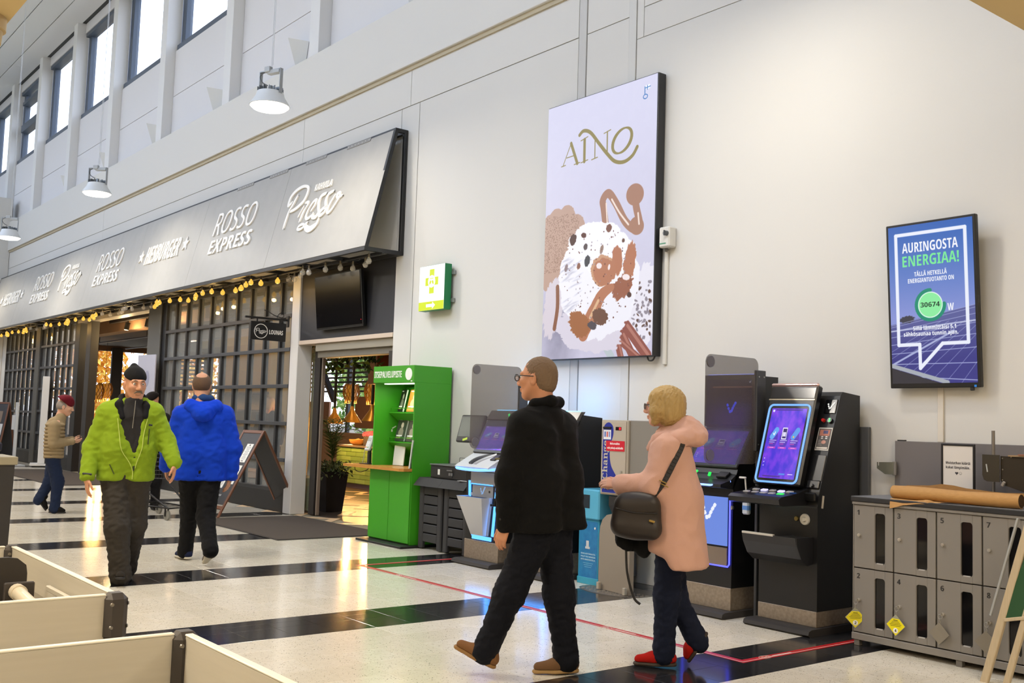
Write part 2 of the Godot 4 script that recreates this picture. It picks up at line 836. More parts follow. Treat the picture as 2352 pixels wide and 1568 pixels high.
func sight_and_light() -> void:
	var cam := Camera3D.new()
	cam.name = "camera"
	cam.transform = Transform3D(Basis(Vector3.UP, 0.90024) * Basis(Vector3.RIGHT, 0.079571) * Basis(Vector3.BACK, 0.032186), Vector3(0, 1.42, 0))
	cam.fov = 36.74
	cam.near = 0.05
	cam.far = 400.0
	cam.current = true
	add_child(cam)
	var we := WorldEnvironment.new()
	we.name = "surroundings"
	var e := Environment.new()
	var sky := Sky.new()
	var sm := ProceduralSkyMaterial.new()
	sm.sky_top_color = Color(0.78, 0.85, 0.97)
	sm.sky_horizon_color = Color(0.93, 0.95, 1.0)
	sm.ground_bottom_color = Color(0.4, 0.38, 0.35)
	sm.ground_horizon_color = Color(0.8, 0.8, 0.8)
	sm.sky_energy_multiplier = 2.1
	sky.sky_material = sm
	e.background_mode = Environment.BG_SKY
	e.sky = sky
	e.tonemap_mode = Environment.TONE_MAPPER_LINEAR
	e.tonemap_exposure = 1.0
	e.sdfgi_enabled = true
	e.ssao_enabled = true
	e.ssil_enabled = true
	we.environment = e
	add_child(we)
	# unseen shop ceiling lights behind and above the camera, placed to warm the foreground
	for p: Array in [[-3.6, 0.6], [0.5, 0.6], [-3.6, 4.0], [0.5, 4.0], [-8.6, 0.6], [-14.0, 1.5], [-20.0, 1.5], [-0.6, -4.2], [3.5, -2.5]]:
		area(Vector3(p[0], 3.42, p[1]), Vector3.DOWN, 1.2, 0.6, "fff0d8", 9.0)

func textures() -> void:
	tex_weave = ImageTexture.create_from_image(noise_img(256, 0.06, 5, 2))
	M_WALL = mat("d2d0ca", 0.75)
	M_WHITE = mat("dedddd", 0.55)
	# terrazzo: pale cement with dark chips, three castings
	for k in 3:
		var im := Image.create(1024, 1024, false, Image.FORMAT_RGB8)
		var tone := [Color("e6e0d2"), Color("e1dbcc"), Color("e9e4d8")][k] as Color
		im.fill(tone)
		var cl := noise_img(1024, 0.012, 40 + k)
		for y in range(0, 1024, 4):
			for x in range(0, 1024, 4):
				var h := cl.get_pixel(x, y).r
				im.fill_rect(Rect2i(x, y, 4, 4), tone.lerp(Color("d3cbb8"), 0.45 * h))
		for i in 2600:
			var o := Vector2(rng.randf() * 1024, rng.randf() * 1024)
			var r := 0.8 + 3.2 * pow(rng.randf(), 3.0)
			var cc := Color("4a4640").lerp(Color("b8ad98"), pow(rng.randf(), 0.6))
			blob(im, o, Vector2(r * (0.7 + 0.9 * rng.randf()), r), cc, rng.randf() * TAU)
		var m := StandardMaterial3D.new()
		m.albedo_texture = ImageTexture.create_from_image(im)
		m.roughness = 0.14
		m.uv1_triplanar = true
		m.uv1_world_triplanar = true
		m.uv1_scale = Vector3.ONE / 0.85
		m.uv1_offset = Vector3(0.31, 0.0, 0.17) * k
		M_TILE.append(m)
	for k in 2:
		var m := StandardMaterial3D.new()
		m.albedo_texture = noise_tex(256, 0.2, Color("1d1d1f"), Color(["302f30", "37373a"][k]), 60 + k)
		m.roughness = 0.13
		m.uv1_triplanar = true
		m.uv1_world_triplanar = true
		m.uv1_scale = Vector3.ONE * 1.6
		M_DARK.append(m)

func shell() -> void:
	struct("floor", G.new().bb(Vector3(-46, -0.3, -7.2), Vector3(8, -0.0035, 8.3)), mat("8d8470", 0.8))
	# the long wall with its openings; panels are proud of it by a few millimetres
	var g := G.new()
	g.bb(Vector3(-11.17, 0, -7.22), Vector3(8, 5.92, -6.928))
	g.bb(Vector3(-32.7, 3.53, -7.22), Vector3(-11.17, 5.92, -6.928))
	g.bb(Vector3(-46, 0, -7.22), Vector3(-32.7, 5.92, -6.928))
	var w := struct("wall_back", g, mat("7d7a72", 0.9))
	var xs := [-32.4, -23.6, -13.93, -10.97, -7.77]
	for i in 4:
		part(w, "panel", G.new().bb(Vector3(xs[i] + 0.005, 5.437, -6.93), Vector3(xs[i + 1] - 0.005, 5.92, WZ), 0.002), M_WALL)
	for p: Array in [[-32.4, -23.6, 3.53], [-23.6, -13.93, 3.53], [-13.93, -11.17, 3.53], [-11.165, -10.754, 0.0], [-10.746, -7.77, 0.0]]:
		part(w, "panel", G.new().bb(Vector3(p[0] + 0.003, p[2], -6.93), Vector3(p[1] - 0.003, 5.427, WZ), 0.002), M_WALL)
	part(w, "pilaster", G.new().bb(Vector3(-7.76, 0, -6.93), Vector3(-7.648, 5.92, -6.913), 0.003), mat("c2c1bd", 0.7))
	part(w, "pilaster", G.new().bb(Vector3(-7.03, 0, -6.93), Vector3(-6.93, 5.92, -6.913), 0.003), mat("cdccc7", 0.7))
	part(w, "panel", G.new().bb(Vector3(-7.638, 0, -6.93), Vector3(-7.034, 5.427, WZ), 0.002), M_WALL)
	part(w, "panel", G.new().bb(Vector3(-7.638, 5.435, -6.93), Vector3(-7.034, 5.92, WZ), 0.002), M_WALL)
	part(w, "panel", G.new().bb(Vector3(-6.922, 5.18, -6.93), Vector3(-6.835, 5.92, WZ), 0.002), M_WALL)
	part(w, "panel", G.new().bb(Vector3(-6.922, 0, -6.93), Vector3(8, 5.174, WZ), 0.002), M_WALL)
	part(w, "panel", G.new().bb(Vector3(-6.829, 5.18, -6.93), Vector3(8, 5.47, WZ), 0.002), M_WALL)
	part(w, "panel", G.new().bb(Vector3(-6.829, 5.478, -6.93), Vector3(8, 5.92, WZ), 0.002), M_WALL)
	# the beam that runs along the wall; tan strip paints its warm-lit underside
	struct("trim_1", G.new().bb(Vector3(-46, 5.955, -7.22), Vector3(8, 6.8, -6.86), 0.006), M_WALL)
	struct("trim_2", G.new().bb(Vector3(-46, 5.9, -7.0), Vector3(8, 5.957, -6.897)), mat("b3a88e", 0.8))
	struct("wall_left", G.new().bb(Vector3(-33, 0, -6.92), Vector3(-32.4, 7.5, -1.2), 0.01), M_WALL)
	struct("wall_end", G.new().bb(Vector3(-46.3, 0, -7.2), Vector3(-46, 11.4, 8)), M_WALL)
	struct("wall_right", G.new().bb(Vector3(8, 0, -7.2), Vector3(8.3, 11.4, 8)), M_WALL)
	struct("wall_front", G.new().bb(Vector3(-46, 0, 8), Vector3(8.3, 11.4, 8.3)), M_WALL)  # right, front and end walls are unseen, closing the room for light
	# the lower shop ceiling that the photographer stands under, and the tall walls above its edges
	g = G.new()
	g.bb(Vector3(-46, 3.5, -1.19), Vector3(8, 3.75, 8))
	g.bb(Vector3(-2.4, 3.5, -6.92), Vector3(8, 3.75, -1.19))
	struct("ceiling_shop", g, mat("c9b17c", 0.8))
	# unseen other long side: windows placed to bring daylight onto the upper walls
	g = G.new()
	g.bb(Vector3(-46, 3.75, -1.19), Vector3(-2.1, 6.0, -0.9))
	g.bb(Vector3(-46, 10.95, -1.19), Vector3(-2.1, 11.4, -0.9))
	g.bb(Vector3(-2.4, 3.75, -6.92), Vector3(-2.1, 11.4, -1.19))
	for i in 14:
		g.bb(Vector3(-46 + i * 3.35, 6.0, -1.19), Vector3(-45.5 + i * 3.35, 10.95, -0.9))
	var wa := struct("wall_unseen_side", g, M_WALL)
	for i in 13:
		part(wa, "pane", G.new().bb(Vector3(-45.5 + i * 3.35, 6.0, -1.06), Vector3(-42.65 + i * 3.35, 10.95, -1.05)), glass("ffffff", 0.04))
	# hall ceiling: long acoustic boards with dark joints
	var c := struct("ceiling", G.new().bb(Vector3(-46, 11.16, -7.4), Vector3(-2.1, 11.45, -0.9)), mat("4c4f52", 0.9))
	var board := mat("d7d9da", 0.85)
	for i in 10:
		var z := -7.0 + i * 0.585
		for j in 6:
			var x := -46.0 + j * 7.3
			part(c, "ceiling_board", G.new().bb(Vector3(x + 0.004, 11.13, z), Vector3(x + 7.296, 11.165, z + 0.565), 0.004), board)

func floor_tiles() -> void:
	var f: Node3D = get_node("floor")
	# edges of the dark bands along x; between two bands the pale floor is six tiles wide
	var bands := [[-27.4, -26.9], [-24.8, -24.3], [-22.2, -21.75], [-19.6, -19.1], [-16.9, -16.37], [-14.28, -13.77], [-11.72, -11.14], [-9.19, -8.586], [-6.77, -6.165], [-4.446, -3.885], [-2.05, -1.45]]
	var rows := []       # x0, x1, dark
	for i in bands.size():
		var a: float = bands[i][0]
		var b: float = bands[i][1]
		var cuts := [a, a + (b - a) * 0.5, b]
		if i == 8:
			cuts = [a, a + 0.14, a + 0.3, b]
		for k in cuts.size() - 1:
			rows.append([cuts[k], cuts[k + 1], true])
		var e: float = bands[i + 1][0] if i + 1 < bands.size() else 0.4
		for k in 6:
			rows.append([lerpf(b, e, k / 6.0), lerpf(b, e, (k + 1) / 6.0), false])
	var list := []
	for r: Array in rows:
		for k in 20:
			var z0 := -6.915 if k == 19 else -1.08 - (k + 1) * 0.3
			var z1 := -1.08 - k * 0.3
			var mid := Vector3((r[0] + r[1]) * 0.5, 0, (z0 + z1) * 0.5)
			list.append([mid.distance_to(Vector3(0, 1.42, 0)), r[0], r[1], z0, z1, r[2], seen(mid)])
	list.sort_custom(func(a: Array, b: Array) -> bool: return a[0] < b[0])
	var rest := [G.new(), G.new(), G.new(), G.new(), G.new()]
	var n := 0
	for q: Array in list:
		var k := (rng.randi() % 2 + 3) if q[5] else rng.randi() % 3
		var lift := rng.randf() * 0.0004
		var own: bool = q[6] and n < 290
		var g: G = G.new() if own else rest[k]
		g.bb(Vector3(q[1] + 0.0008, -0.02, q[3] + 0.0008), Vector3(q[2] - 0.0008, -lift, q[4] - 0.0008), 0.0006)
		if own:
			n += 1
			part(f, "floor_tile", g, M_DARK[k - 3] if k > 2 else M_TILE[k])
	for k in 5:
		part(f, "floor_tile_rest", rest[k], M_DARK[k - 3] if k > 2 else M_TILE[k]).set_meta("kind", "stuff")
	# the floor goes on under the shop ceiling
	part(f, "floor_rest", G.new().bb(Vector3(-46, -0.02, -1.08), Vector3(8, -0.0005, 8)), M_TILE[0]).set_meta("kind", "stuff")
	var g2 := G.new().bb(Vector3(0.4, -0.02, -6.915), Vector3(8, -0.0005, -1.08))
	g2.bb(Vector3(-46, -0.02, -6.915), Vector3(-27.4, -0.0005, -1.08))
	part(f, "floor_rest", g2, M_TILE[1]).set_meta("kind", "stuff")

# whether a floor point lies within the photographed view
func seen(p: Vector3) -> bool:
	var d := Basis(Vector3.UP, 0.90024).inverse() * (p - Vector3(0, 1.42, 0))
	return d.z < -1.0 and absf(d.x / d.z) < 0.53 and d.y / d.z < 0.29

func upper_wall() -> void:
	# above the beam: piers, wall panels and the high windows
	var xs := [-46.0, -43.1, -39.8, -36.5, -33.2, -30.0, -26.7, -23.45, -20.15, -16.83, -13.57, -10.3, -7.05, -3.8, -0.5, 2.8]
	var wall := mat("d6d5d6", 0.75)
	var steel := mat("4b5666", 0.45)
	var g := G.new()
	g.bb(Vector3(-46, 6.75, -7.4), Vector3(8, 7.0, -7.16))
	g.bb(Vector3(-16.9, 6.75, -7.4), Vector3(8, 11.4, -7.16))
	g.bb(Vector3(-46, 6.75, -7.4), Vector3(-16.9, 8.68, -7.16))
	g.bb(Vector3(-46, 10.9, -7.4), Vector3(-16.9, 11.4, -7.16))
	var w := struct("wall_upper", g, mat("8f8e8c", 0.9))
	for i in xs.size() - 1:
		var a: float = xs[i]
		var b: float = xs[i + 1]
		part(w, "pier", G.new().bb(Vector3(a - 0.3, 6.8, -7.2), Vector3(a, 11.15, -6.9), 0.005), mat("d9d9d8", 0.7))
		var cuts := [6.8, 7.73, 8.68] if b < -16.0 else [6.8, 7.73, 8.8, 9.9, 11.15]
		for k in cuts.size() - 1:
			part(w, "wall_panel", G.new().bb(Vector3(a + 0.005, cuts[k] + 0.005, -7.17), Vector3(b - 0.305, cuts[k + 1] - 0.005, -7.1), 0.004), wall)
		if b < -16.0:
			part(w, "wall_panel", G.new().bb(Vector3(a + 0.005, 10.9, -7.17), Vector3(b - 0.305, 11.15, -7.1), 0.004), wall)
			var win := Node3D.new()
			win.name = "window_%d" % (i + 1)
			add_child(win)
			win.set_meta("kind", "structure")
			var fr := G.new()
			var x0 := a + 0.01
			var x1 := b - 0.31
			fr.bb(Vector3(x0, 8.68, -7.34), Vector3(x1, 8.8, -7.12), 0.004)
			fr.bb(Vector3(x0, 10.8, -7.34), Vector3(x1, 10.9, -7.12), 0.004)
			fr.bb(Vector3(x0, 8.8, -7.34), Vector3(x0 + 0.2, 10.8, -7.2), 0.004)
			fr.bb(Vector3(x1 - 0.07, 8.8, -7.34), Vector3(x1, 10.8, -7.2), 0.004)
			var parts := [[8.8, 10.8]]
			if i == 4:
				fr.bb(Vector3(x0 + 0.2, 9.62, -7.34), Vector3(x1, 9.84, -7.12), 0.004)
				fr.bb(Vector3(x0 + 0.2, 10.45, -7.34), Vector3(x1, 10.55, -7.12), 0.004)
				parts = [[8.8, 9.62], [9.84, 10.45], [10.55, 10.8]]
			part(win, "window_frame", fr, steel)
			for q: Array in parts:
				part(win, "pane", G.new().bb(Vector3(x0 + 0.2, q[0], -7.29), Vector3(x1 - 0.07, q[1], -7.284)), glass("ffffff", 0.04))
	# little wedge lights standing on the beam, one in each bay
	var px := [-27.1, -23.96, -20.84, -17.7, -14.46, -11.2]
	var where := ["white wedge wall light on the beam under the cross-barred window", "white wedge wall light on the beam just behind the hanging lamp above the dark fascia", "white wedge wall light on the beam in the third window bay", "white wedge wall light on the beam under the widest bright window", "white wedge wall light on the beam right behind the largest hanging lamp", "white wedge wall light on the beam at the picture's top edge"]
	for i in 6:
		var t := thing("wall_light", where[i], "wall light", Vector3(px[i], 6.78, -7.09), 0, "wedge lights along the beam")
		var g2 := G.new()
		var T := [Vector3(-0.2, 0.46, 0), Vector3(0.2, 0.46, 0), Vector3(0.02, 0.5, 0.27)]
		var B := [Vector3(-0.07, 0.0, 0), Vector3(0.09, 0.0, 0), Vector3(0.02, 0.02, 0.1)]
		g2.quad(B[0], B[2], T[2], T[0])
		g2.quad(B[2], B[1], T[1], T[2])
		g2.quad(B[1], B[0], T[0], T[1])
		g2.tri(T[0], T[1], T[2], Vector3.UP)
		g2.tri(B[0], B[1], B[2], Vector3.DOWN)
		part(t, "shade", g2, mat("d8d9d6", 0.5))
		part(t, "back_plate", G.new().bb(Vector3(-0.06, -0.01, -0.012), Vector3(0.08, 0.4, 0.02), 0.004), mat("c9cac8", 0.5))

func hall_lamps() -> void:
	var xs := [-4.95, -11.53, -18.39, -24.75, -31.3]
	var lab := ["white high-bay lamp hanging out of view above the vending machines", "largest high-bay lamp with bright dish, hanging in front of the beam", "middle high-bay lamp with bright dish, hanging over the dark fascia", "small high-bay lamp at the far left edge, lowest of the three", "white high-bay lamp hanging out of view past the end of the fascia"]
	var metal := mat("9c9fa1", 0.4, 0.7)
	var white := mat("cfd1d0", 0.4)
	for row in 2:  # the second row is unseen, placed to light the floor
		for i in 5:
			if row == 1 and i == 4:
				continue
			var p := Vector3(xs[i] + 3.4 * row, 5.2, -5.25 if row == 0 else -2.0)
			var shown := row == 0 and i > 0 and i < 4
			var t := thing("high_bay_lamp", lab[i] if row == 0 else ["unseen high-bay lamp nearer the tills above the camera, placed to light the floor", "unseen high-bay lamp nearer the tills, beyond the first, placed to light the floor", "unseen high-bay lamp nearer the tills, beside the wide opening, placed to light the floor", "unseen high-bay lamp nearer the tills, farthest along, placed to light the floor"][i], "ceiling lamp", p, 0.35 * i, "high-bay lamps along the hall")
			part(t, "reflector", G.new().lathe([Vector2(0.1, 0.16), Vector2(0.16, 0.155), Vector2(0.175, 0.1), Vector2(0.24, 0.0), Vector2(0.245, -0.015), Vector2(0.235, -0.018)], 28), white)
			part(t, "lamp_lens", G.new().lathe([Vector2(0.236, -0.018), Vector2(0.2, -0.05), Vector2(0.1, -0.068), Vector2(0.0, -0.072)], 28), glow("fffaf0", 3.0))
			if shown or row == 0:
				var hs := G.new()
				for k in 14:
					var a := TAU * k / 14
					hs.box(Vector3(cos(a) * 0.12, 0.185, sin(a) * 0.12), Vector3(0.075, 0.05, 0.006), 0.0, Basis(Vector3.UP, -a))
				hs.cyl(Vector3(0, 0.15, 0), Vector3(0, 0.24, 0), 0.04, 0.025)
				part(t, "heat_sink", hs, mat("6f7375", 0.4, 0.8))
				var fr := G.new()
				for s: float in [-1.0, 1.0]:
					fr.box(Vector3(s * 0.17, 0.28, 0), Vector3(0.008, 0.3, 0.05))
				fr.box(Vector3(0, 0.43, 0), Vector3(0.348, 0.012, 0.05))
				part(t, "yoke", fr, metal)
				part(t, "driver_box", G.new().box(Vector3(0.06, 0.405, 0), Vector3(0.2, 0.05, 0.07), 0.006).box(Vector3(-0.03, 0.44, 0.02), Vector3(0.09, 0.07, 0.06), 0.006), mat("a8abac", 0.5))
				part(t, "flex", G.new().tube(curve3([Vector3(-0.06, 0.44, 0), Vector3(-0.15, 0.38, 0.03), Vector3(-0.13, 0.3, 0.02), Vector3(-0.05, 0.25, 0)], 4), 0.007, 6), mat("55585a", 0.6))
				part(t, "suspension", G.new().cyl(Vector3(0, 0.43, 0), Vector3(0, 5.93, 0), 0.004, 0.004, 6).cyl(Vector3(0.02, 0.5, 0.0), Vector3(0.02, 5.93, 0.01), 0.0035, 0.0035, 6), mat("c4c6c8", 0.5))
			area(p + Vector3(0, -0.085, 0), Vector3.DOWN, 0.34, 0.34, "fff6e8", 5.5 if row == 0 else 14.0)
	# the round fitting on the shop ceiling at the top left
	var d := thing("ceiling_downlight", "beige drum-shaped light fitting on the ochre shop ceiling", "ceiling light", Vector3(-5.98, 3.5, -1.06))
	part(d, "drum", G.new().lathe([Vector2(0, 0), Vector2(0.12, 0), Vector2(0.12, -0.07), Vector2(0.105, -0.075), Vector2(0.1, -0.14), Vector2(0, -0.14)], 24), mat("b89f6c", 0.6))
	var k := thing("ceiling_bracket", "small dark bracket on the edge of the shop ceiling", "bracket", Vector3(-5.75, 3.62, -1.2))
	part(k, "arm", G.new().tube(curve3([Vector3(-0.0, 0, 0.0), Vector3(0, 0.0, -0.1), Vector3(0.02, 0.03, -0.16)], 4), 0.012, 8), mat("3f4042", 0.5))

const SCRIPT := [
	[[Vector2(-0.73, -0.23), Vector2(-0.73, -0.17), Vector2(-0.72, -0.07), Vector2(-0.70, 0.04), Vector2(-0.64, 0.11), Vector2(-0.59, 0.19), Vector2(-0.55, 0.26)], 0.052],
	[[Vector2(-0.67, 0.17), Vector2(-0.77, 0.13), Vector2(-0.79, 0.20), Vector2(-0.76, 0.28), Vector2(-0.64, 0.35), Vector2(-0.45, 0.38), Vector2(-0.28, 0.34), Vector2(-0.25, 0.25), Vector2(-0.29, 0.14), Vector2(-0.39, 0.08), Vector2(-0.51, 0.04), Vector2(-0.65, 0.02)], 0.062],
	[[Vector2(-0.34, -0.11), Vector2(-0.29, -0.03), Vector2(-0.24, 0.05)], 0.03],
	[[Vector2(-0.25, -0.19), Vector2(-0.22, -0.08), Vector2(-0.16, 0.01), Vector2(-0.12, 0.08), Vector2(-0.22, 0.09)], 0.05],
	[[Vector2(0.03, -0.07), Vector2(0.10, 0.01), Vector2(0.11, 0.08), Vector2(0.04, 0.07), Vector2(-0.05, -0.01), Vector2(-0.09, -0.12), Vector2(-0.04, -0.18), Vector2(0.04, -0.17), Vector2(0.11, -0.14)], 0.048],
	[[Vector2(0.36, 0.14), Vector2(0.24, 0.12), Vector2(0.20, 0.04), Vector2(0.24, -0.06), Vector2(0.28, -0.13), Vector2(0.23, -0.19), Vector2(0.13, -0.18), Vector2(0.12, -0.12)], 0.06],
	[[Vector2(0.57, 0.14), Vector2(0.44, 0.11), Vector2(0.41, 0.02), Vector2(0.46, -0.08), Vector2(0.46, -0.15), Vector2(0.36, -0.19), Vector2(0.31, -0.15), Vector2(0.38, -0.10), Vector2(0.47, -0.07)], 0.058],
	[[Vector2(0.65, 0.07), Vector2(0.57, -0.03), Vector2(0.53, -0.13), Vector2(0.57, -0.18), Vector2(0.65, -0.15), Vector2(0.74, -0.05), Vector2(0.79, 0.03), Vector2(0.77, 0.08), Vector2(0.70, 0.06), Vector2(0.75, 0.01), Vector2(0.86, 0.03)], 0.047],
	[[Vector2(0.03, -0.24), Vector2(-0.02, -0.27), Vector2(0.02, -0.32), Vector2(0.13, -0.36), Vector2(0.24, -0.34), Vector2(0.32, -0.30), Vector2(0.33, -0.22)], -0.095],
	[[Vector2(-0.02, -0.28), Vector2(-0.13, -0.25), Vector2(-0.23, -0.27), Vector2(-0.24, -0.31), Vector2(-0.14, -0.32), Vector2(-0.02, -0.28)], 0.042]]

func script_word(depth: float) -> G:
	var g := G.new()
	for s: Array in SCRIPT:
		var p := curve2(s[0], 5)
		var w: Array = []
		for i in p.size():
			var k := float(i) / (p.size() - 1)
			w.append(absf(s[1]) * (0.25 + 0.75 * sin(PI * k)) if s[1] < 0.0 else s[1] * (0.7 + 0.3 * sin(PI * minf(1.0, k * 2.0 if k < 0.5 else 2.0 - k * 2.0))))
		g.stroke(p, w, depth)
	return g

func star(r: float) -> PackedVector2Array:
	var p := PackedVector2Array()
	for i in 10:
		var a := TAU * i / 10 + PI / 2
		p.append(Vector2(cos(a), sin(a)) * (r if i % 2 == 0 else r * 0.42))
	return p

func canopy() -> void:
	var t := thing("shop_canopy", "long sloping grey fascia on a black steel frame over the shopfront", "canopy", Vector3(-10.99, 3.53, -6.92))
	var o := t.position
	var black := mat("1f1f20", 0.45)
	var grey := worn("a09d96", "a8a59e", 0.5, 0.0, 0.02, 0.5)
	var up := Vector3(0, 1.56, -0.38).normalized()
	var out := Vector3(0, 0.38, 1.56).normalized()
	var bs := Basis(Vector3.RIGHT, up, out)
	var foot := Vector3(0, 3.55, -6.35)
	var x := -10.99
	var seams := [-10.99, -13.88, -16.95, -20.0, -23.05, -26.1, -29.15, -32.28]
	for i in 7:
		var a: float = seams[i + 1]
		var b: float = seams[i]
		part(t, "fascia_panel", G.new().box(foot + up * 0.803 + Vector3((a + b) / 2, 0, 0) - o - out * 0.01, Vector3(b - a - 0.006, 1.606, 0.02), 0.002, bs), grey)
	# small lamp strips folded over the top edge
	for q: float in [-11.9, -13.1, -14.3, -15.5]:
		var g := G.new().box(foot + up * 1.575 + Vector3(q, 0, 0) - o + out * 0.004, Vector3(0.62, 0.05, 0.006), 0.0, bs)
		part(t, "edge_bracket", g, mat("8c8983", 0.5))
		var rv := G.new()
		for k in 7:
			rv.box(foot + up * 1.575 + Vector3(q - 0.27 + k * 0.09, 0, 0) - o + out * 0.008, Vector3(0.01, 0.012, 0.004), 0.0, bs)
		part(t, "rivets", rv, mat("d8d6d0", 0.4))
	var L := 21.29
	var bar := func(a: Vector3, b: Vector3, w := 0.05) -> G:
		var d := b - a
		var g := G.new()
		g.box((a + b) * 0.5, Vector3(w, d.length(), w), 0.003, g.side(a, b))
		return g
	var f := Vector3(0, 3.52, -6.37)
	var wl := Vector3(0, 3.52, -6.89)
	var tf := Vector3(0, 5.09, -6.75)
	var tw := Vector3(0, 5.09, -6.89)
	for p: Array in [[f, Vector3(-L, 0, 0)], [wl, Vector3(-L, 0, 0)], [tf, Vector3(-L, 0, 0)], [tw, Vector3(-L, 0, 0)]]:
		part(t, "rail", bar.call(p[0] + Vector3(x, 0, 0) - o, p[0] + p[1] + Vector3(x, 0, 0) - o), black)
	part(t, "rail", bar.call(Vector3(x, 3.5, -6.62) - o, Vector3(x - L, 3.5, -6.62) - o, 0.035), black)
	for e: float in [-0.025, -L]:
		var ex := Vector3(x + e, 0, 0)
		part(t, "end_frame", bar.call(f + ex - o, tf + ex - o), black)
		part(t, "end_frame", bar.call(wl + ex - o, tw + ex - o), black)
		part(t, "end_frame", bar.call(f + ex - o, wl + ex - o), black)
		part(t, "end_frame", bar.call(tf + ex - o, tw + ex - o), black)
	for i in 22:
		var ex := Vector3(-12.0 - i * 0.94, 0, 0)
		part(t, "cross_bar", bar.call(f + ex - o, wl + ex - o), black)
	# the lettering, raised from the fascia
	var lit := mat("efece4", 0.5)
	var put := func(text: String, cx: float, ct: float, size: float, wide: float, lean: float, bold: bool) -> void:
		letter(t, text, size, lit, foot + up * ct + Vector3(cx, 0, 0) - o + out * 0.012, 1.0, lean, 0.02, bold, wide, false, bs)
	for q: Array in [[-15.5], [-21.78], [-26.95]]:
		put.call("ROSSO", q[0], 1.0, 0.4, 1.55, 0.1, false)
		put.call("EXPRESS", q[0] + 0.04, 0.595, 0.24, 1.6, 0.06, true)
	for q: float in [-18.6, -29.97]:
		put.call("HESBURGER", q, 0.81, 0.35, 1.72, 0.09, true)
		for s: float in [-1.0, 1.0]:
			var st := part(t, "star", G.new().prism(star(0.14), 0.02), lit)
			st.transform = Transform3D(bs, foot + up * 0.83 + Vector3(q + s * 1.12, 0, 0) - o + out * 0.002)
	var sw := script_word(0.02).mesh(lit)
	for q: Array in [[-12.8, 0.8], [-24.55, 0.85]]:
		var s := part(t, "script_lettering", sw)
		s.transform = Transform3D(bs, foot + up * q[1] + Vector3(q[0], 0, 0) - o + out * 0.002)
		put.call("KAHVILA", q[0] + 0.2, q[1] + 0.285, 0.1, 0.5, 0.05, true)
	# spotlights over the fascia edge: what makes the letters shine
	# the bulbs on their cable under the canopy
	var cable := []
	var n := 76
	var pts := []
	for i in n:
		var px := -11.2 - i * 0.272 + 0.05 * sin(i * 2.1)
		pts.append(Vector3(px, 3.505 - 0.012 * (i % 3), -6.43 - 0.11 * (1.0 + sin(i * 0.9))))
	for i in n:
		cable.append(pts[i])
		if i + 1 < n:
			cable.append((pts[i] + pts[i + 1]) * 0.5 - Vector3(0, 0.015, 0))
	one("bulb_cable", G.new().tube(cable, 0.006, 6), mat("1b1b1b", 0.6), "black festoon cable zigzagging under the grey canopy", "cable")
	var proto := {}
	for i in n:
		var p: Vector3 = pts[i]
		var on := (p.x < -13.86 and p.x > -19.2) or (p.x < -21.9 and p.x > -25.9) or p.x < -27.6
		var b: Node3D
		if not proto.has(on):
			b = thing("festoon_bulb", "glowing round filament bulb on the cable under the canopy" if on else "unlit clear round bulb on the cable under the canopy", "light bulb", Vector3.ZERO, 0, "lit festoon bulbs" if on else "unlit festoon bulbs")
			part(b, "socket", G.new().cyl(Vector3(0, -0.045, 0), Vector3(0, 0, 0), 0.015, 0.012, 8), mat("2a2622" if on else "7d705a", 0.5))
			var prof := [Vector2(0.012, -0.045), Vector2(0.016, -0.06), Vector2(0.032, -0.08), Vector2(0.037, -0.1), Vector2(0.03, -0.125), Vector2(0.015, -0.137), Vector2(0, -0.139)]
			part(b, "bulb_glass", G.new().lathe(prof, 12), glow("ffc24a", 1.1) if on else glass("fff4e0", 0.25))
			if on:
				part(b, "bulb_filament", G.new().ell(Vector3(0, -0.1, 0), Vector3(0.018, 0.022, 0.018), 8), glow("fff0b8", 5.0))
			proto[on] = b
		else:
			b = proto[on].duplicate()
			b.name = numbered("festoon_bulb")
			add_child(b)
		b.position = p - Vector3(0, 0.005, 0)
		if on and i % 2 == 0:
			omni(p + Vector3(0, -0.19, 0.0), "ffca70", 0.05, 0.03)

func grid_window(n: int, x0: float, x1: float, y0: float, y1: float, cols: Array, rows: Array, z := -6.98) -> void:
	var w := Node3D.new()
	w.name = "window_%d" % n
	add_child(w)
	w.set_meta("kind", "structure")
	var m := mat("242527", 0.5)
	var m2 := mat("3c3e42", 0.5)
	var fr := G.new()
	fr.bb(Vector3(x0, y0, z - 0.06), Vector3(x1, y0 + 0.05, z + 0.05), 0.004)
	fr.bb(Vector3(x0, y1 - 0.05, z - 0.06), Vector3(x1, y1, z + 0.05), 0.004)
	fr.bb(Vector3(x0, y0 + 0.05, z - 0.06), Vector3(x0 + 0.05, y1 - 0.05, z + 0.05), 0.004)
	fr.bb(Vector3(x1 - 0.05, y0 + 0.05, z - 0.06), Vector3(x1, y1 - 0.05, z + 0.05), 0.004)
	part(w, "frame", fr, m)
	for c: float in cols:
		part(w, "mullion", G.new().bb(Vector3(c - 0.03, y0 + 0.05, z - 0.045), Vector3(c + 0.03, y1 - 0.05, z + 0.045), 0.004), m)
	for r: float in rows:
		part(w, "glazing_bar", G.new().bb(Vector3(x0 + 0.05, r - 0.028, z + 0.02), Vector3(x1 - 0.05, r + 0.028, z + 0.056), 0.004), m2)
	var xs := [x0 + 0.05] + cols + [x1 - 0.05]
	var ys := [y0 + 0.05] + rows + [y1 - 0.05]
	for i in xs.size() - 1:
		for j in ys.size() - 1:
			part(w, "pane", G.new().bb(Vector3(minf(xs[i], xs[i + 1]), ys[j], z - 0.004), Vector3(maxf(xs[i], xs[i + 1]), ys[j + 1], z + 0.004)), glass("cfd6d6", 0.12))

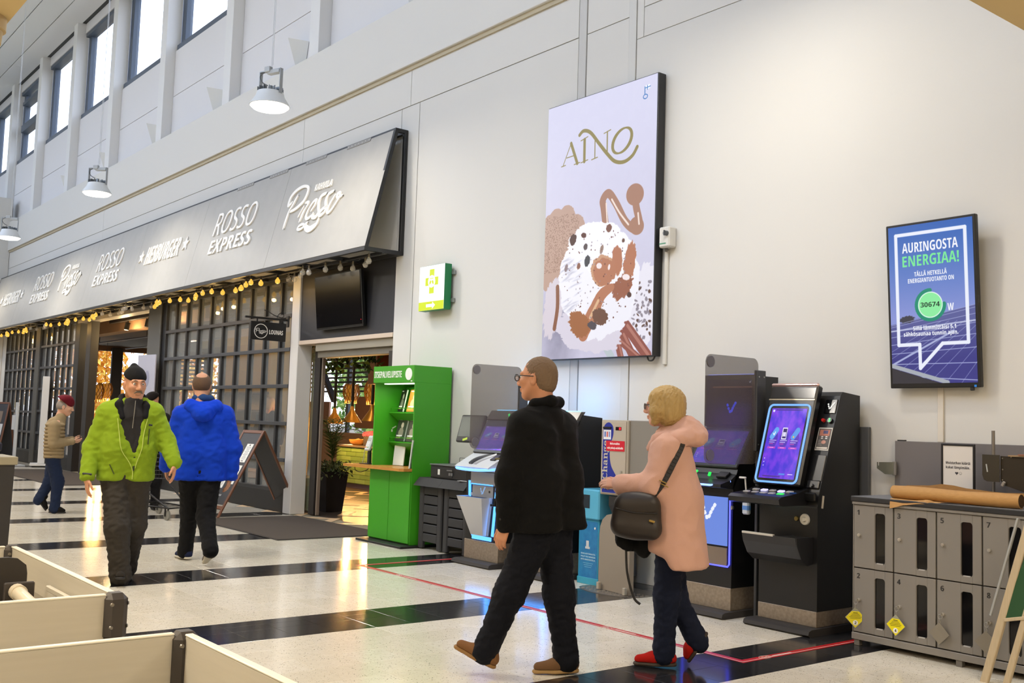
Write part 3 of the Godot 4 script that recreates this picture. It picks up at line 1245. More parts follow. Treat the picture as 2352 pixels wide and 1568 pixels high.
func shopfront() -> void:
	var c3 := []
	for i in 9:
		c3.append(-18.83 + i * 0.546)
	grid_window(21, -19.35, -14.02, 0.3, 3.5, c3, [0.77, 1.31, 1.87, 2.42, 2.93])
	var c2 := []
	for i in 5:
		c2.append(-27.7 + i * 0.49)
	grid_window(22, -28.25, -25.2, 0.3, 3.5, c2, [0.8, 1.35, 1.91, 2.45, 2.99])
	var c1 := []
	for i in 6:
		c1.append(-31.5 + i * 0.49)
	grid_window(23, -32.0, -28.62, 0.3, 3.5, c1, [0.8, 1.32, 1.93, 2.45, 2.97])
	var black := mat("1c1c1e", 0.5)
	var base := mat("161617", 0.55)
	for q: Array in [[-19.35, -14.02], [-28.25, -25.2], [-32.0, -28.62]]:
		struct("trim_3", G.new().bb(Vector3(q[0], 0, -7.05), Vector3(q[1], 0.3, -6.93), 0.004), base)
	struct("trim_4", G.new().bb(Vector3(-32.4, 0, -7.2), Vector3(-32.0, 3.53, -6.92), 0.004), M_WALL)
	# piers between the glazed parts
	struct("trim_5", G.new().bb(Vector3(-20.2, 0, -7.2), Vector3(-19.52, 3.53, -6.9), 0.006), worn("57554f", "605e58", 0.8, 0.0, 0.1, 2.0))
	struct("trim_6", G.new().bb(Vector3(-19.5, 0, -7.1), Vector3(-19.35, 3.53, -6.94), 0.004).bb(Vector3(-19.52, 0, -7.0), Vector3(-19.5, 3.53, -6.915)), black)
	struct("trim_7", G.new().bb(Vector3(-28.62, 0, -7.2), Vector3(-28.25, 3.53, -6.9), 0.006), worn("57554f", "605e58", 0.8, 0.0, 0.1, 2.0))
	struct("trim_8", G.new().bb(Vector3(-25.2, 0, -7.1), Vector3(-24.85, 3.53, -6.92), 0.006), black)
	struct("trim_9", G.new().bb(Vector3(-24.3, 0, -7.1), Vector3(-23.98, 3.53, -6.92), 0.006), mat("2b2826", 0.5))
	struct("trim_10", G.new().bb(Vector3(-25.0, 3.42, -7.15), Vector3(-20.2, 3.56, -6.9), 0.005), mat("8f8980", 0.5))
	# white post, dark wall over the door, and the door with its header
	struct("trim_11", G.new().bb(Vector3(-14.0, 0, -7.14), Vector3(-13.76, 3.54, -6.9), 0.008), mat("d3d0cb", 0.6))
	struct("trim_12", G.new().bb(Vector3(-13.76, 2.53, -7.1), Vector3(-11.17, 3.54, -6.93), 0.004), mat("26262a", 0.55))
	var d := Node3D.new()
	d.name = "door_1"
	add_child(d)
	d.set_meta("kind", "structure")
	part(d, "door_header", G.new().bb(Vector3(-13.76, 2.47, -7.14), Vector3(-11.17, 2.53, -6.915), 0.004), mat("c9b7a4", 0.5))
	part(d, "door_header", G.new().bb(Vector3(-13.3, 2.36, -7.14), Vector3(-11.17, 2.47, -6.95), 0.004), mat("8f8878", 0.5))
	part(d, "door_header", G.new().bb(Vector3(-13.3, 2.27, -7.16), Vector3(-11.17, 2.36, -6.99), 0.004), mat("6f695c", 0.5))
	var leaf := mat("2b2725", 0.45)
	part(d, "door_stile", G.new().bb(Vector3(-13.66, 0.01, -7.22), Vector3(-13.5, 2.47, -7.14), 0.004), leaf)
	part(d, "door_stile", G.new().bb(Vector3(-13.46, 0.01, -7.2), Vector3(-13.43, 2.4, -7.15), 0.004), mat("847668", 0.4))
	part(d, "pane", G.new().bb(Vector3(-13.9, 0.05, -7.19), Vector3(-13.66, 2.45, -7.183)), glass("a9b89a", 0.25))
	part(d, "jamb", G.new().bb(Vector3(-11.3, 0, -7.2), Vector3(-11.17, 2.3, -6.95), 0.004), leaf)
	# the switched-off television over the door
	var t := thing("wall_television", "switched-off black television on the dark wall over the café door", "television", Vector3(-12.46, 3.02, -6.93))
	var X := Transform3D(Basis(Vector3.RIGHT, 0.1), Vector3(0, 0, 0.11))
	var g := G.new()
	g.X = X
	part(t, "casing", g.box(Vector3(0, 0, -0.02), Vector3(1.29, 0.76, 0.05), 0.006), mat("0f0f11", 0.35))
	g = G.new()
	g.X = X
	part(t, "screen", g.box(Vector3(0, 0.008, 0.007), Vector3(1.25, 0.71, 0.006)), mat("0b0a0d", 0.12))
	part(t, "wall_bracket", G.new().box(Vector3(0, 0, 0.025), Vector3(0.4, 0.4, 0.05), 0.004), mat("2a2a2a", 0.5))
	g = G.new()
	g.X = X
	part(t, "standby_light", g.box(Vector3(0.61, -0.29, 0.011), Vector3(0.008, 0.008, 0.004)), glow("ff2038", 2.0))
	# the small hanging sign on its bracket, square to the wall
	t = thing("hanging_sign", "small black hanging sign with a round script emblem beside the white post", "sign", Vector3(-14.1, 2.66, -6.86))
	var bl := mat("0e0e0f", 0.5)
	part(t, "board", G.new().box(Vector3(0, 0, 0.28), Vector3(0.03, 0.27, 0.56), 0.003), bl)
	part(t, "bracket_arm", G.new().box(Vector3(0, 0.19, 0.31), Vector3(0.03, 0.03, 0.68), 0.003).box(Vector3(0, 0.15, 0.1), Vector3(0.01, 0.06, 0.02)).box(Vector3(0, 0.15, 0.46), Vector3(0.01, 0.06, 0.02)), bl)
	part(t, "wall_plate", G.new().box(Vector3(0, 0.17, -0.03), Vector3(0.07, 0.17, 0.02), 0.003), bl)
	part(t, "scroll", G.new().tube(curve3([Vector3(0, 0.21, 0.15), Vector3(0, 0.27, 0.12), Vector3(0, 0.29, 0.07), Vector3(0, 0.25, 0.04), Vector3(0, 0.22, 0.08), Vector3(0, 0.25, 0.2), Vector3(0, 0.3, 0.3), Vector3(0, 0.31, 0.36)], 4), 0.006, 6), bl)
	var turn := Basis(Vector3.UP, PI / 2)
	var white := mat("e8e6e0", 0.6)
	var ring := []
	for i in 33:
		ring.append(Vector2(cos(TAU * i / 32), sin(TAU * i / 32)) * 0.103)
	var q := part(t, "ring", G.new().stroke(ring, 0.009, 0.002), white)
	q.transform = Transform3D(turn, Vector3(0.015, -0.005, 0.4))
	q = part(t, "script_lettering", script_word(0.02).mesh(white))
	q.transform = Transform3D(turn.scaled_local(Vector3(0.105, 0.105, 0.1)), Vector3(0.015, -0.005, 0.4))
	letter(t, "LOUNAS", 0.062, white, Vector3(0.016, -0.01, 0.16), 1.0, 0.0, 0.002, true, 0.22, false, turn)

func leaves(t: Node3D, called: String, n: int, place: Callable, size: float, cols: Array) -> void:
	var g := G.new()
	for i in n:
		var p: Vector3 = place.call()
		var b := Basis.from_euler(Vector3(rng.randf_range(-1.2, 1.2), rng.randf() * TAU, rng.randf_range(-0.8, 0.8))) * (size * rng.randf_range(0.7, 1.3))
		g.col = (cols[rng.randi() % cols.size()] as Color).srgb_to_linear()
		var q := [Vector3(0, 0, 0), Vector3(0.32, 0.08, 0.35), Vector3(0, -0.05, 1.0), Vector3(-0.32, 0.08, 0.35)]
		var nn := b * Vector3.UP
		g.tri(p + b * q[0], p + b * q[1], p + b * q[2], nn)
		g.tri(p + b * q[0], p + b * q[2], p + b * q[3], nn)
	part(t, called, g, leaf_mat()).set_meta("kind", "stuff")

func leaf_mat() -> StandardMaterial3D:
	if not mats.has("leaf"):
		var m := StandardMaterial3D.new()
		m.vertex_color_use_as_albedo = true
		m.roughness = 0.7
		m.backlight_enabled = true
		m.backlight = Color(0.45, 0.45, 0.45)
		m.cull_mode = BaseMaterial3D.CULL_DISABLED
		mats["leaf"] = m
	return mats["leaf"]

func cafe() -> void:
	# room
	var warm := mat("b59a7e", 0.8)
	struct("floor_cafe", G.new().bb(Vector3(-36, -0.28, -15.2), Vector3(-10.8, -0.004, -7.2)), mat("4a413a", 0.35))
	struct("ceiling_cafe", G.new().bb(Vector3(-36.2, 3.62, -15.3), Vector3(-10.6, 3.85, -7.22)), mat("5c4a3f", 0.8))
	struct("wall_cafe_right", G.new().bb(Vector3(-11.0, 0, -15.2), Vector3(-10.7, 3.62, -7.22)), warm)
	var g := G.new()
	g.bb(Vector3(-36.2, 0, -15.3), Vector3(-31, 3.62, -15))
	g.bb(Vector3(-20, 0, -15.3), Vector3(-10.7, 3.62, -15))
	g.bb(Vector3(-31, 0, -15.3), Vector3(-20, 1.0, -15))
	g.bb(Vector3(-31, 3.3, -15.3), Vector3(-20, 3.62, -15))
	struct("wall_cafe_back", g, mat("a48468", 0.8))
	g = G.new()
	g.bb(Vector3(-36.3, 0, -15), Vector3(-36, 1.15, -7.22))
	g.bb(Vector3(-36.3, 3.45, -15), Vector3(-36, 3.62, -7.22))
	struct("wall_cafe_left", g, mat("6a5546", 0.8))
	struct("trim_13", G.new().bb(Vector3(-14.0, 0, -11.5), Vector3(-13.6, 3.62, -11.1)), mat("8a5c38", 0.7))
	# floor: pale chevrons set into the dark floor
	var fl: Node3D = get_node("floor_cafe")
	var pale := mat("e9c9a0", 0.4)
	var z := 0
	for k in 5:
		for s in 14:
			var a := Vector3(-18.4 + s * 0.45, 0, -10.35 + k * 0.78)
			var up := s % 2 == 0
			var d := Vector3(0.45, 0, 0.42 if up else -0.42)
			if not up:
				a.z += 0.42
			if a.x > -11.6:
				continue
			var b := a + d
			g = G.new()
			var w := Vector3(0, 0, 0.085)
			for e: float in [-0.003, 0.001]:
				g.quad(a - w + Vector3(0, e, 0), b - w + Vector3(0, e, 0), b + w + Vector3(0, e, 0), a + w + Vector3(0, e, 0), Vector3.UP)
			part(fl, "chevron", g, pale)
	# outside: bright autumn trees and a lawn
	struct("ground_outside", G.new().bb(Vector3(-90, -0.3, -70), Vector3(-36.4, -0.05, 10)).bb(Vector3(-36.4, -0.3, -70), Vector3(-8, -0.05, -15.4)), mat("b5b296", 0.9))
	var k2 := 0
	for q: Array in [[-46.0, -9.7, 0], [-47.0, -13.6, 0], [-46.0, -17.4, 0], [-39.0, -23.0, 1], [-33.5, -24.0, 0], [-28.0, -23.5, 1], [-22.5, -24.0, 1]]:
		var lab: String = ["golden autumn birch outside the far café window, left of the dark post", "golden autumn birch outside the far café window, behind the dark post", "golden autumn birch outside the far café window, behind the slats", "green tree outside behind the louvres, farthest left", "golden tree outside behind the louvres", "green tree outside behind the louvres over the counter", "green tree outside behind the louvres by the brown post"][k2]
		k2 += 1
		var t := thing("autumn_tree" if q[2] == 0 else "green_tree", lab, "tree", Vector3(q[0], -0.05, q[1]), 0, "trees outside the café")
		part(t, "trunk", G.new().tube(curve3([Vector3(0, 0, 0), Vector3(0.1, 1.5, 0.05), Vector3(-0.05, 3.5, 0), Vector3(0.1, 6.0, 0.1)], 4), 0.13, 8), mat("8d7f6d", 0.8))
		var cs := [Color("f2c04a"), Color("e8a53a"), Color("f5d36a"), Color("d98f35")] if q[2] == 0 else [Color("7f9a4a"), Color("a3b35a"), Color("5d7f3c")]
		leaves(t, "crown", 2600, func() -> Vector3:
			var d := Vector3(rng.randfn(), rng.randfn(), rng.randfn()).normalized() * pow(rng.randf(), 0.4)
			return Vector3(0, 3.6, 0) + d * Vector3(1.75, 3.0, 1.75), 0.3, cs)
	# louvres over the back windows, posts and braces
	var lv := thing("window_louvre", "black horizontal louvre slats across the café's back window", "blinds", Vector3(-25.5, 0, -14.95))
	var bk := mat("141416", 0.5)
	for i in 9:
		part(lv, "slat", G.new().box(Vector3(0, 2.2 + i * 0.135, 0), Vector3(11.2, 0.055, 0.06), 0.006), bk)
	for i in 6:
		part(lv, "post", G.new().box(Vector3(-5.5 + i * 2.2, 2.2, -0.1), Vector3(0.12, 2.4, 0.1), 0.01), bk)
	for i in 2:
		g = G.new()
		var a := Vector3(-2.6 + i * 3.6, 3.35, 0.25)
		var b := Vector3(-1.3 + i * 3.6, 1.9, 0.25)
		g.box((a + b) * 0.5, Vector3(0.16, a.distance_to(b), 0.12), 0.01, g.side(a, b))
		part(lv, "brace", g, mat("2a1d15", 0.6))
	for q: Array in [[-3.4, 1.45, 2.6], [0.2, 1.6, 1.5], [2.4, 1.5, 1.3]]:
		part(lv, "lower_board", G.new().box(Vector3(q[0], q[1], -0.05), Vector3(q[2], 0.9, 0.06)), mat("8a624a", 0.7))
	var lv2 := thing("window_louvre", "black louvre slats with a slanting brace in the far café window behind the knit hat", "blinds", Vector3(-35.85, 0, -13.4))
	for i in 9:
		part(lv2, "slat", G.new().box(Vector3(0, 2.25 + i * 0.14, 0), Vector3(0.06, 0.06, 1.9), 0.006), bk)
	for q: float in [-1.0, 0.0, 2.15]:
		part(lv2, "post", G.new().box(Vector3(0, 2.3, q), Vector3(0.12, 2.5, 0.36 if q > 2.0 else 0.14), 0.01), bk)
	g = G.new()
	g.box(Vector3(0.1, 2.8, 0.45), Vector3(0.1, 1.6, 0.16), 0.0, Basis(Vector3.RIGHT, 0.35))
	part(lv2, "brace", g, bk)
	# ceiling slats and tracks
	var cs2 := thing("timber_ceiling", "dark timber slats under the café ceiling", "ceiling", Vector3(-18, 3.5, -11))
	for i in 12:
		part(cs2, "slat", G.new().box(Vector3(0, 0, -3.4 + i * 0.62), Vector3(13.5, 0.09, 0.09), 0.004), mat("2c2320", 0.7))
	for i in 2:
		var tr := thing("lighting_track", ["pale lighting track across the dark café ceiling, nearer the opening", "pale lighting track across the dark café ceiling, deeper inside"][i], "lighting track", Vector3(-29, 3.38, -9.2 - i * 1.4))
		part(tr, "rail", G.new().box(Vector3.ZERO, Vector3(8.0, 0.035, 0.035), 0.004), mat("6d6a78", 0.4))
		part(tr, "hanger", G.new().cyl(Vector3(-2, 0, 0), Vector3(-2, 0.25, 0), 0.008).cyl(Vector3(2, 0, 0), Vector3(2, 0.25, 0), 0.008), mat("2a2826", 0.5))
	struct("trim_14", G.new().bb(Vector3(-31, 3.3, -8.1), Vector3(-19.6, 3.62, -7.8)), mat("a07a5a", 0.7))
	for i in 3:
		var sp := thing("track_spotlight", ["black cylinder spotlight under the café lintel, left of three", "black cylinder spotlight under the café lintel, middle of three and unlit", "black cylinder spotlight under the café lintel beside the grey pier"][i], "spotlight", Vector3(-23.6 + i * 1.35, 3.42, -7.6), 0, "spotlights inside the café opening")
		part(sp, "can", G.new().cyl(Vector3(0, -0.17, 0.03), Vector3(0, 0, 0), 0.055, 0.055, 14), mat("17171a", 0.5))
		part(sp, "stem", G.new().cyl(Vector3(0, 0, 0), Vector3(0, 0.2, 0), 0.012, 0.012, 8), mat("17171a", 0.5))
		if i != 1:
			part(sp, "spotlight_lens", G.new().cyl(Vector3(0, -0.175, 0.031), Vector3(0, -0.165, 0.03), 0.045, 0.045, 14), glow("ffe9a8", 5.0))
			omni(sp.position + Vector3(0, -0.3, 0.05), "ffdca0", 1.2, 0.05)
	# pendant lamps: woven lanterns and gold cones
	k2 = 0
	for q: Array in [[-33.2, 2.0, -10.1, 1.0], [-32.4, 1.95, -9.6, 1.0], [-19.4, 1.98, -11.6, 0.9], [-23.2, 2.05, -13.2, 0.9]]:
		var t := thing("woven_lantern", ["woven rattan lantern glowing left of the knit hat", "woven rattan lantern behind the brown door post", "woven rattan lantern beside the green booth's top corner", "woven rattan lantern in front of the brown boards"][k2], "pendant lamp", Vector3(q[0], q[1], q[2]), 0, "rattan lanterns")
		k2 += 1
		var s: float = q[3]
		var cage := G.new()
		for i in 14:
			for d: float in [-1.0, 1.0]:
				var p := []
				for j in 7:
					var u := j / 6.0
					var a := TAU * i / 14 + d * u * 1.2
					var r := 0.24 * s * (0.72 + 0.28 * sin(PI * minf(1.0, u * 1.25)))
					p.append(Vector3(cos(a) * r, (0.28 - 0.56 * u) * s, sin(a) * r))
				cage.tube(p, 0.009, 4)
		part(t, "lamp_shade", cage, mat("a8752f", 0.7))
		part(t, "lamp_liner", G.new().cyl(Vector3(0, -0.2, 0) * s, Vector3(0, 0.24, 0) * s, 0.16 * s, 0.16 * s, 16, false), glow("d88a2a", 0.5))
		part(t, "lamp_bulb", G.new().ell(Vector3.ZERO, Vector3(0.07, 0.06, 0.07), 10), glow("fff2c8", 8.0))
		part(t, "flex", G.new().cyl(Vector3(0, 0.24 * s, 0), Vector3(0, 3.6 - q[1], 0), 0.006, 0.006, 6), mat("2a2420", 0.6))
		omni(t.position + Vector3(0, -0.32, 0), "ffc878", 1.6, 0.06)
	k2 = 0
	for q: Array in [[-18.75, 1.42, -10.3], [-17.95, 1.46, -10.25], [-17.1, 1.5, -10.2]]:
		var t := thing("cone_pendant", ["gold cone pendant over the counter, next to the brown door stile", "gold cone pendant over the counter, middle of three", "gold cone pendant over the counter, next to the green booth"][k2], "pendant lamp", Vector3(q[0], q[1], q[2]), 0, "cone pendants over the counter")
		k2 += 1
		part(t, "lamp_shade", G.new().lathe([Vector2(0.2, -0.12), Vector2(0.05, 0.1), Vector2(0.03, 0.2), Vector2(0.0, 0.21)], 18).lathe([Vector2(0.045, 0.1), Vector2(0.195, -0.12)], 18), mat("b98a3c", 0.35, 0.6))
		part(t, "lamp_bulb", G.new().ell(Vector3(0, -0.07, 0), Vector3(0.045, 0.045, 0.045), 8), glow("ffdf9a", 8.0))
		part(t, "rod", G.new().cyl(Vector3(0, 0.2, 0), Vector3(0, 3.6 - q[1], 0), 0.03, 0.025, 8), mat("15130f", 0.5))
		omni(t.position + Vector3(0, -0.22, 0), "ffc070", 1.1, 0.05)
	for q: Array in [[-16.5, -9.0], [-22.0, -11.0], [-27.5, -10.5], [-16.5, -13.0]]:  # unseen downlights, placed to light the café warmly
		var t := thing("ceiling_downlight", "unseen round downlight in the café ceiling, placed to light the room", "ceiling light", Vector3(q[0], 3.44, q[1]), 0, "café downlights")
		part(t, "rim", G.new().lathe([Vector2(0.0, 0.18), Vector2(0.09, 0.18), Vector2(0.09, 0.0), Vector2(0.075, 0.0)], 16), mat("2a2624", 0.5))
		part(t, "lamp_lens", G.new().cyl(Vector3(0, 0.0, 0), Vector3(0, 0.01, 0), 0.07, 0.07, 14), glow("fff0e0", 6.0))
		area(t.position - Vector3(0, 0.02, 0), Vector3.DOWN, 0.3, 0.3, "ffd6a2", 2.0)
	# counter clad in green brick tiles
	var c := thing("cafe_counter", "café counter clad in green brick-shaped tiles with a dark top", "counter", Vector3(-17.0, 0, -10.7))
	part(c, "carcass", G.new().bb(Vector3(-2.3, 0.09, -0.75), Vector3(3.2, 0.83, -0.012)), mat("6d7a4e", 0.7))
	part(c, "plinth", G.new().bb(Vector3(-2.3, 0, -0.7), Vector3(3.2, 0.1, -0.03)), mat("57505a", 0.5))
	part(c, "worktop", G.new().bb(Vector3(-2.4, 0.83, -0.8), Vector3(3.3, 0.87, 0.04), 0.005), mat("5f5650", 0.4))
	var greens := [mat("77974f", 0.35), mat("6c8d47", 0.35), mat("83a25a", 0.35)]
	for r in 8:
		for i in 14:
			var x0 := -2.3 + i * 0.4 - (0.2 if r % 2 else 0.0)
			var xa := maxf(x0 + 0.004, -2.3)
			var xb := minf(x0 + 0.396, 3.2)
			part(c, "brick_tile", G.new().bb(Vector3(xa, 0.104 + r * 0.0905, -0.013), Vector3(xb, 0.188 + r * 0.0905, 0.004 + rng.randf() * 0.002), 0.003), greens[rng.randi() % 3])
	# things on the counter
	var items := [["bread_basket", "wicker basket of bread on the café counter", "basket", -18.7, "b07a3a"], ["stone_bowl", "pale stone bowl on the café counter near the booth", "bowl", -17.5, "c9b29a"], ["white_jar", "round white jar on the café counter", "jar", -17.15, "d9c7b4"]]
	for q: Array in items:
		var t := thing(q[0], q[1], q[2], Vector3(q[3], 0.87, -10.85))
		if q[0] == "white_jar":
			part(t, "body", G.new().lathe([Vector2(0, 0), Vector2(0.1, 0), Vector2(0.13, 0.1), Vector2(0.12, 0.2), Vector2(0.08, 0.26), Vector2(0, 0.27)], 18), mat(q[4], 0.4))
			part(t, "lid", G.new().lathe([Vector2(0.085, 0.262), Vector2(0.05, 0.29), Vector2(0.015, 0.3), Vector2(0.015, 0.32), Vector2(0, 0.325)], 14), mat("a98d70", 0.5))
		else:
			part(t, "body", G.new().lathe([Vector2(0, 0), Vector2(0.1, 0), Vector2(0.17, 0.06), Vector2(0.19, 0.12), Vector2(0.18, 0.12), Vector2(0.15, 0.06), Vector2(0, 0.03)], 20), mat(q[4], 0.6))
			g = G.new()
			for i in 5:
				g.ell(Vector3(rng.randf_range(-0.09, 0.09), 0.09 + 0.02 * rng.randf(), rng.randf_range(-0.08, 0.08)), Vector3(0.06, 0.035, 0.04), 8, Basis(Vector3.UP, rng.randf() * 3.0))
			part(t, "contents", g, mat("d9a05c" if q[0] == "bread_basket" else "e8dcc8", 0.7)).set_meta("kind", "stuff")
	var nb := thing("napkin_box", "dark box with a crumpled pink napkin on the café counter", "box", Vector3(-18.2, 0.87, -10.95))
	part(nb, "box", G.new().box(Vector3(0, 0.1, 0), Vector3(0.42, 0.2, 0.3), 0.01), mat("241a1a", 0.6))
	var sf := Soft.new().ell(Vector3(-0.15, 0.23, 0), Vector3(0.24, 0.06, 0.14), 0.02).ell(Vector3(0.02, 0.24, 0.02), Vector3(0.12, 0.06, 0.1), 0.03).build(0.02).folds(0.02, Vector3(16, 16, 16))
	part(nb, "napkin", sf, cloth("d8506e"))
	var sg := thing("sneeze_guard", "black-framed serving hood on the café counter", "serving hood", Vector3(-16.9, 0.87, -10.85))
	part(sg, "post", G.new().box(Vector3(-0.3, 0.35, 0.1), Vector3(0.04, 0.7, 0.04), 0.004).box(Vector3(0.9, 0.35, 0.1), Vector3(0.04, 0.7, 0.04), 0.004), bk)
	part(sg, "hood", G.new().box(Vector3(0.3, 0.72, 0.0), Vector3(1.5, 0.05, 0.6), 0.01), mat("3d332c", 0.5))
	# back bar inside: shelves seen through the glazed grid
	var bb := thing("back_bar", "dark back bar with lit shelves seen through the black window grid", "shelving", Vector3(-22.5, 0, -9.6))
	part(bb, "cabinet", G.new().bb(Vector3(-1.6, 0, -0.5), Vector3(1.6, 1.15, 0), 0.01), mat("201c1a", 0.6))
	part(bb, "shelf", G.new().bb(Vector3(-1.6, 1.5, -0.5), Vector3(1.6, 1.54, -0.1)).bb(Vector3(-1.6, 1.9, -0.5), Vector3(1.6, 1.94, -0.1)), mat("5e4630", 0.6))
	part(bb, "back_panel", G.new().bb(Vector3(-1.6, 1.15, -0.54), Vector3(1.6, 3.5, -0.5)), mat("b39468", 0.8))
	var pw := thing("partition_wall", "beige plastered partition inside the café behind the window grid", "partition", Vector3(-19.5, 0, -9.8))
	part(pw, "panel", G.new().bb(Vector3(-1.3, 0, -0.15), Vector3(0.35, 3.55, 0)), mat("b9a477", 0.8))
	part(pw, "skirting", G.new().bb(Vector3(-1.3, 0, 0), Vector3(0.35, 0.1, 0.012)), mat("5a4a38", 0.7))
	var orange := thing("service_desk", "orange-brown panelled desk just inside the wide café opening", "desk", Vector3(-26.6, 0, -8.6))
	part(orange, "front_panel", G.new().bb(Vector3(-1.4, 0.06, -0.5), Vector3(2.4, 1.15, 0), 0.01), mat("b46b34", 0.5))
	part(orange, "plinth", G.new().bb(Vector3(-1.35, 0, -0.45), Vector3(2.35, 0.06, -0.04)), mat("3a2a20", 0.6))
	part(orange, "desktop", G.new().bb(Vector3(-1.5, 1.15, -0.55), Vector3(2.5, 1.2, 0.05), 0.006), mat("8a5a34", 0.5))
	# low table and a bench inside the grid window
	var tb := thing("window_bench", "low wooden bench behind the window grid, near its foot", "bench", Vector3(-16.6, 0, -7.7))
	part(tb, "seat", G.new().box(Vector3(0, 0.42, 0), Vector3(4.2, 0.12, 0.4), 0.01), mat("8a6034", 0.6))
	for s: float in [-1.9, 0.0, 1.9]:
		part(tb, "leg", G.new().box(Vector3(s, 0.18, 0), Vector3(0.08, 0.36, 0.34), 0.005), mat("2a211b", 0.6))
	# potted palm inside the door
	var pot := thing("potted_palm", "tall black planter with a palm and ivy just inside the café door", "plant", Vector3(-14.12, 0, -7.75))
	g = G.new()
	var T := [Vector3(-0.19, 0.6, -0.19), Vector3(0.19, 0.6, -0.19), Vector3(0.19, 0.6, 0.19), Vector3(-0.19, 0.6, 0.19)]
	for i in 4:
		var a: Vector3 = T[i]
		var b: Vector3 = T[(i + 1) % 4]
		var a0 := Vector3(a.x * 0.72, 0, a.z * 0.72)
		var b0 := Vector3(b.x * 0.72, 0, b.z * 0.72)
		g.quad(a0, b0, b, a, ((a + b) * Vector3(1, 0, 1)).normalized())
	g.box(Vector3(0, 0.57, 0), Vector3(0.37, 0.05, 0.37))
	part(pot, "pot", g, mat("161416", 0.5))
	leaves(pot, "ivy", 420, func() -> Vector3: return Vector3(rng.randf_range(-0.22, 0.24), rng.randf_range(0.52, 0.74), rng.randf_range(-0.22, 0.24)), 0.07, [Color("4d5a33"), Color("6b7a48"), Color("39462a"), Color("8a8f60")])
	for i in 13:
		var a := TAU * i / 13 + rng.randf() * 0.3
		var hgt := rng.randf_range(0.5, 0.8)
		var out := rng.randf_range(0.18, 0.45)
		var p := []
		for j in 9:
			var u := j / 8.0
			p.append(Vector3(cos(a) * out * u * u, 0.62 + hgt * sin(u * 1.9) / sin(1.57), sin(a) * out * u * u))
		g = G.new()
		g.col = Color("5c6b2f").srgb_to_linear()
		g.tube(p, 0.006, 4)
		for j in range(2, 9):
			for s: float in [-1.0, 1.0]:
				for h in 2:
					var d: Vector3 = (p[j] - p[j - 1]).normalized()
					var w := d.cross(Vector3.UP).normalized() * s
					var o: Vector3 = p[j].lerp(p[j - 1], h * 0.5)
					var tip := o + (w * 0.8 + d * 0.7 + Vector3(0, -0.25, 0)) * 0.17
					g.col = [Color("6f7f3a"), Color("87904a"), Color("55662e")][rng.randi() % 3].srgb_to_linear()
					g.tri(o - d * 0.008, o + d * 0.008, tip, Vector3.UP)
		part(pot, "frond", g, leaf_mat())
	# hanging greenery over the door and a wooden post
	var hv := thing("hanging_vine", "leafy green vine hanging inside the top of the café door", "plant", Vector3(-14.6, 2.6, -8.2))
	for q: float in [-0.4, 0.6]:
		part(hv, "hanger", G.new().cyl(Vector3(q, 0.15, 0), Vector3(q, 1.02, 0), 0.006, 0.006, 6), mat("2a211b", 0.6))
	part(hv, "planter", G.new().box(Vector3(0.1, 0.1, 0), Vector3(1.3, 0.16, 0.2), 0.01), mat("5a3a20", 0.7))
	leaves(hv, "foliage", 900, func() -> Vector3:
		var u := rng.randf()
		return Vector3(-0.75 + 1.6 * u, 0.1 - pow(rng.randf(), 1.4) * (0.35 + 0.2 * sin(u * 9.0)), rng.randf_range(-0.2, 0.25)), 0.11, [Color("3f5224"), Color("58702c"), Color("8fa03a"), Color("2f3d1e")])
	var wp := thing("wooden_post", "orange-brown timber post hanging from the café ceiling behind the booth", "post", Vector3(-14.9, 2.0, -9.0))
	part(wp, "post", G.new().bb(Vector3(-0.14, 0, -0.14), Vector3(0.14, 1.5, 0.14), 0.006), worn("8c4a1c", "a55c26", 0.5, 0.0, 0.05, 1.0, Vector3(6, 0.6, 6)))

# a profile in (z, y) drawn out along x to width w, centred
func drawn(poly: Array, w: float, x := 0.0) -> G:
	var g := G.new()
	g.X = Transform3D(Basis(Vector3(0, 0, 1), Vector3(0, 1, 0), Vector3(-1, 0, 0)), Vector3(x + w * 0.5, 0, 0))
	g.prism(PackedVector2Array(poly), w)
	g.X = Transform3D()
	return g

# a flat sheet with a picture, centre c, leaning back by tilt
func sheet(w: float, h: float, c: Vector3, basis := Basis()) -> G:
	var g := G.new()
	g.X = Transform3D(basis, c)
	g.quad(Vector3(-w / 2, -h / 2, 0), Vector3(w / 2, -h / 2, 0), Vector3(w / 2, h / 2, 0), Vector3(-w / 2, h / 2, 0), Vector3.BACK)
	return g

func frame_bars(w: float, h: float, t: float, d: float, c: Vector3, basis := Basis()) -> G:
	var g := G.new()
	g.X = Transform3D(basis, c)
	g.box(Vector3(0, h / 2 - t / 2, 0), Vector3(w, t, d), 0.002).box(Vector3(0, -h / 2 + t / 2, 0), Vector3(w, t, d), 0.002)
	g.box(Vector3(-w / 2 + t / 2, 0, 0), Vector3(t, h - 2 * t, d), 0.002).box(Vector3(w / 2 - t / 2, 0, 0), Vector3(t, h - 2 * t, d), 0.002)
	return g

func loop_tube(w: float, h: float, r: float, c: Vector3, basis: Basis, th: float) -> G:
	var p := []
	for q in rrect(w, h, r):
		p.append(c + basis * Vector3(q.x, q.y, 0))
	p.append(p[0])
	return G.new().tube(p, th, 6)

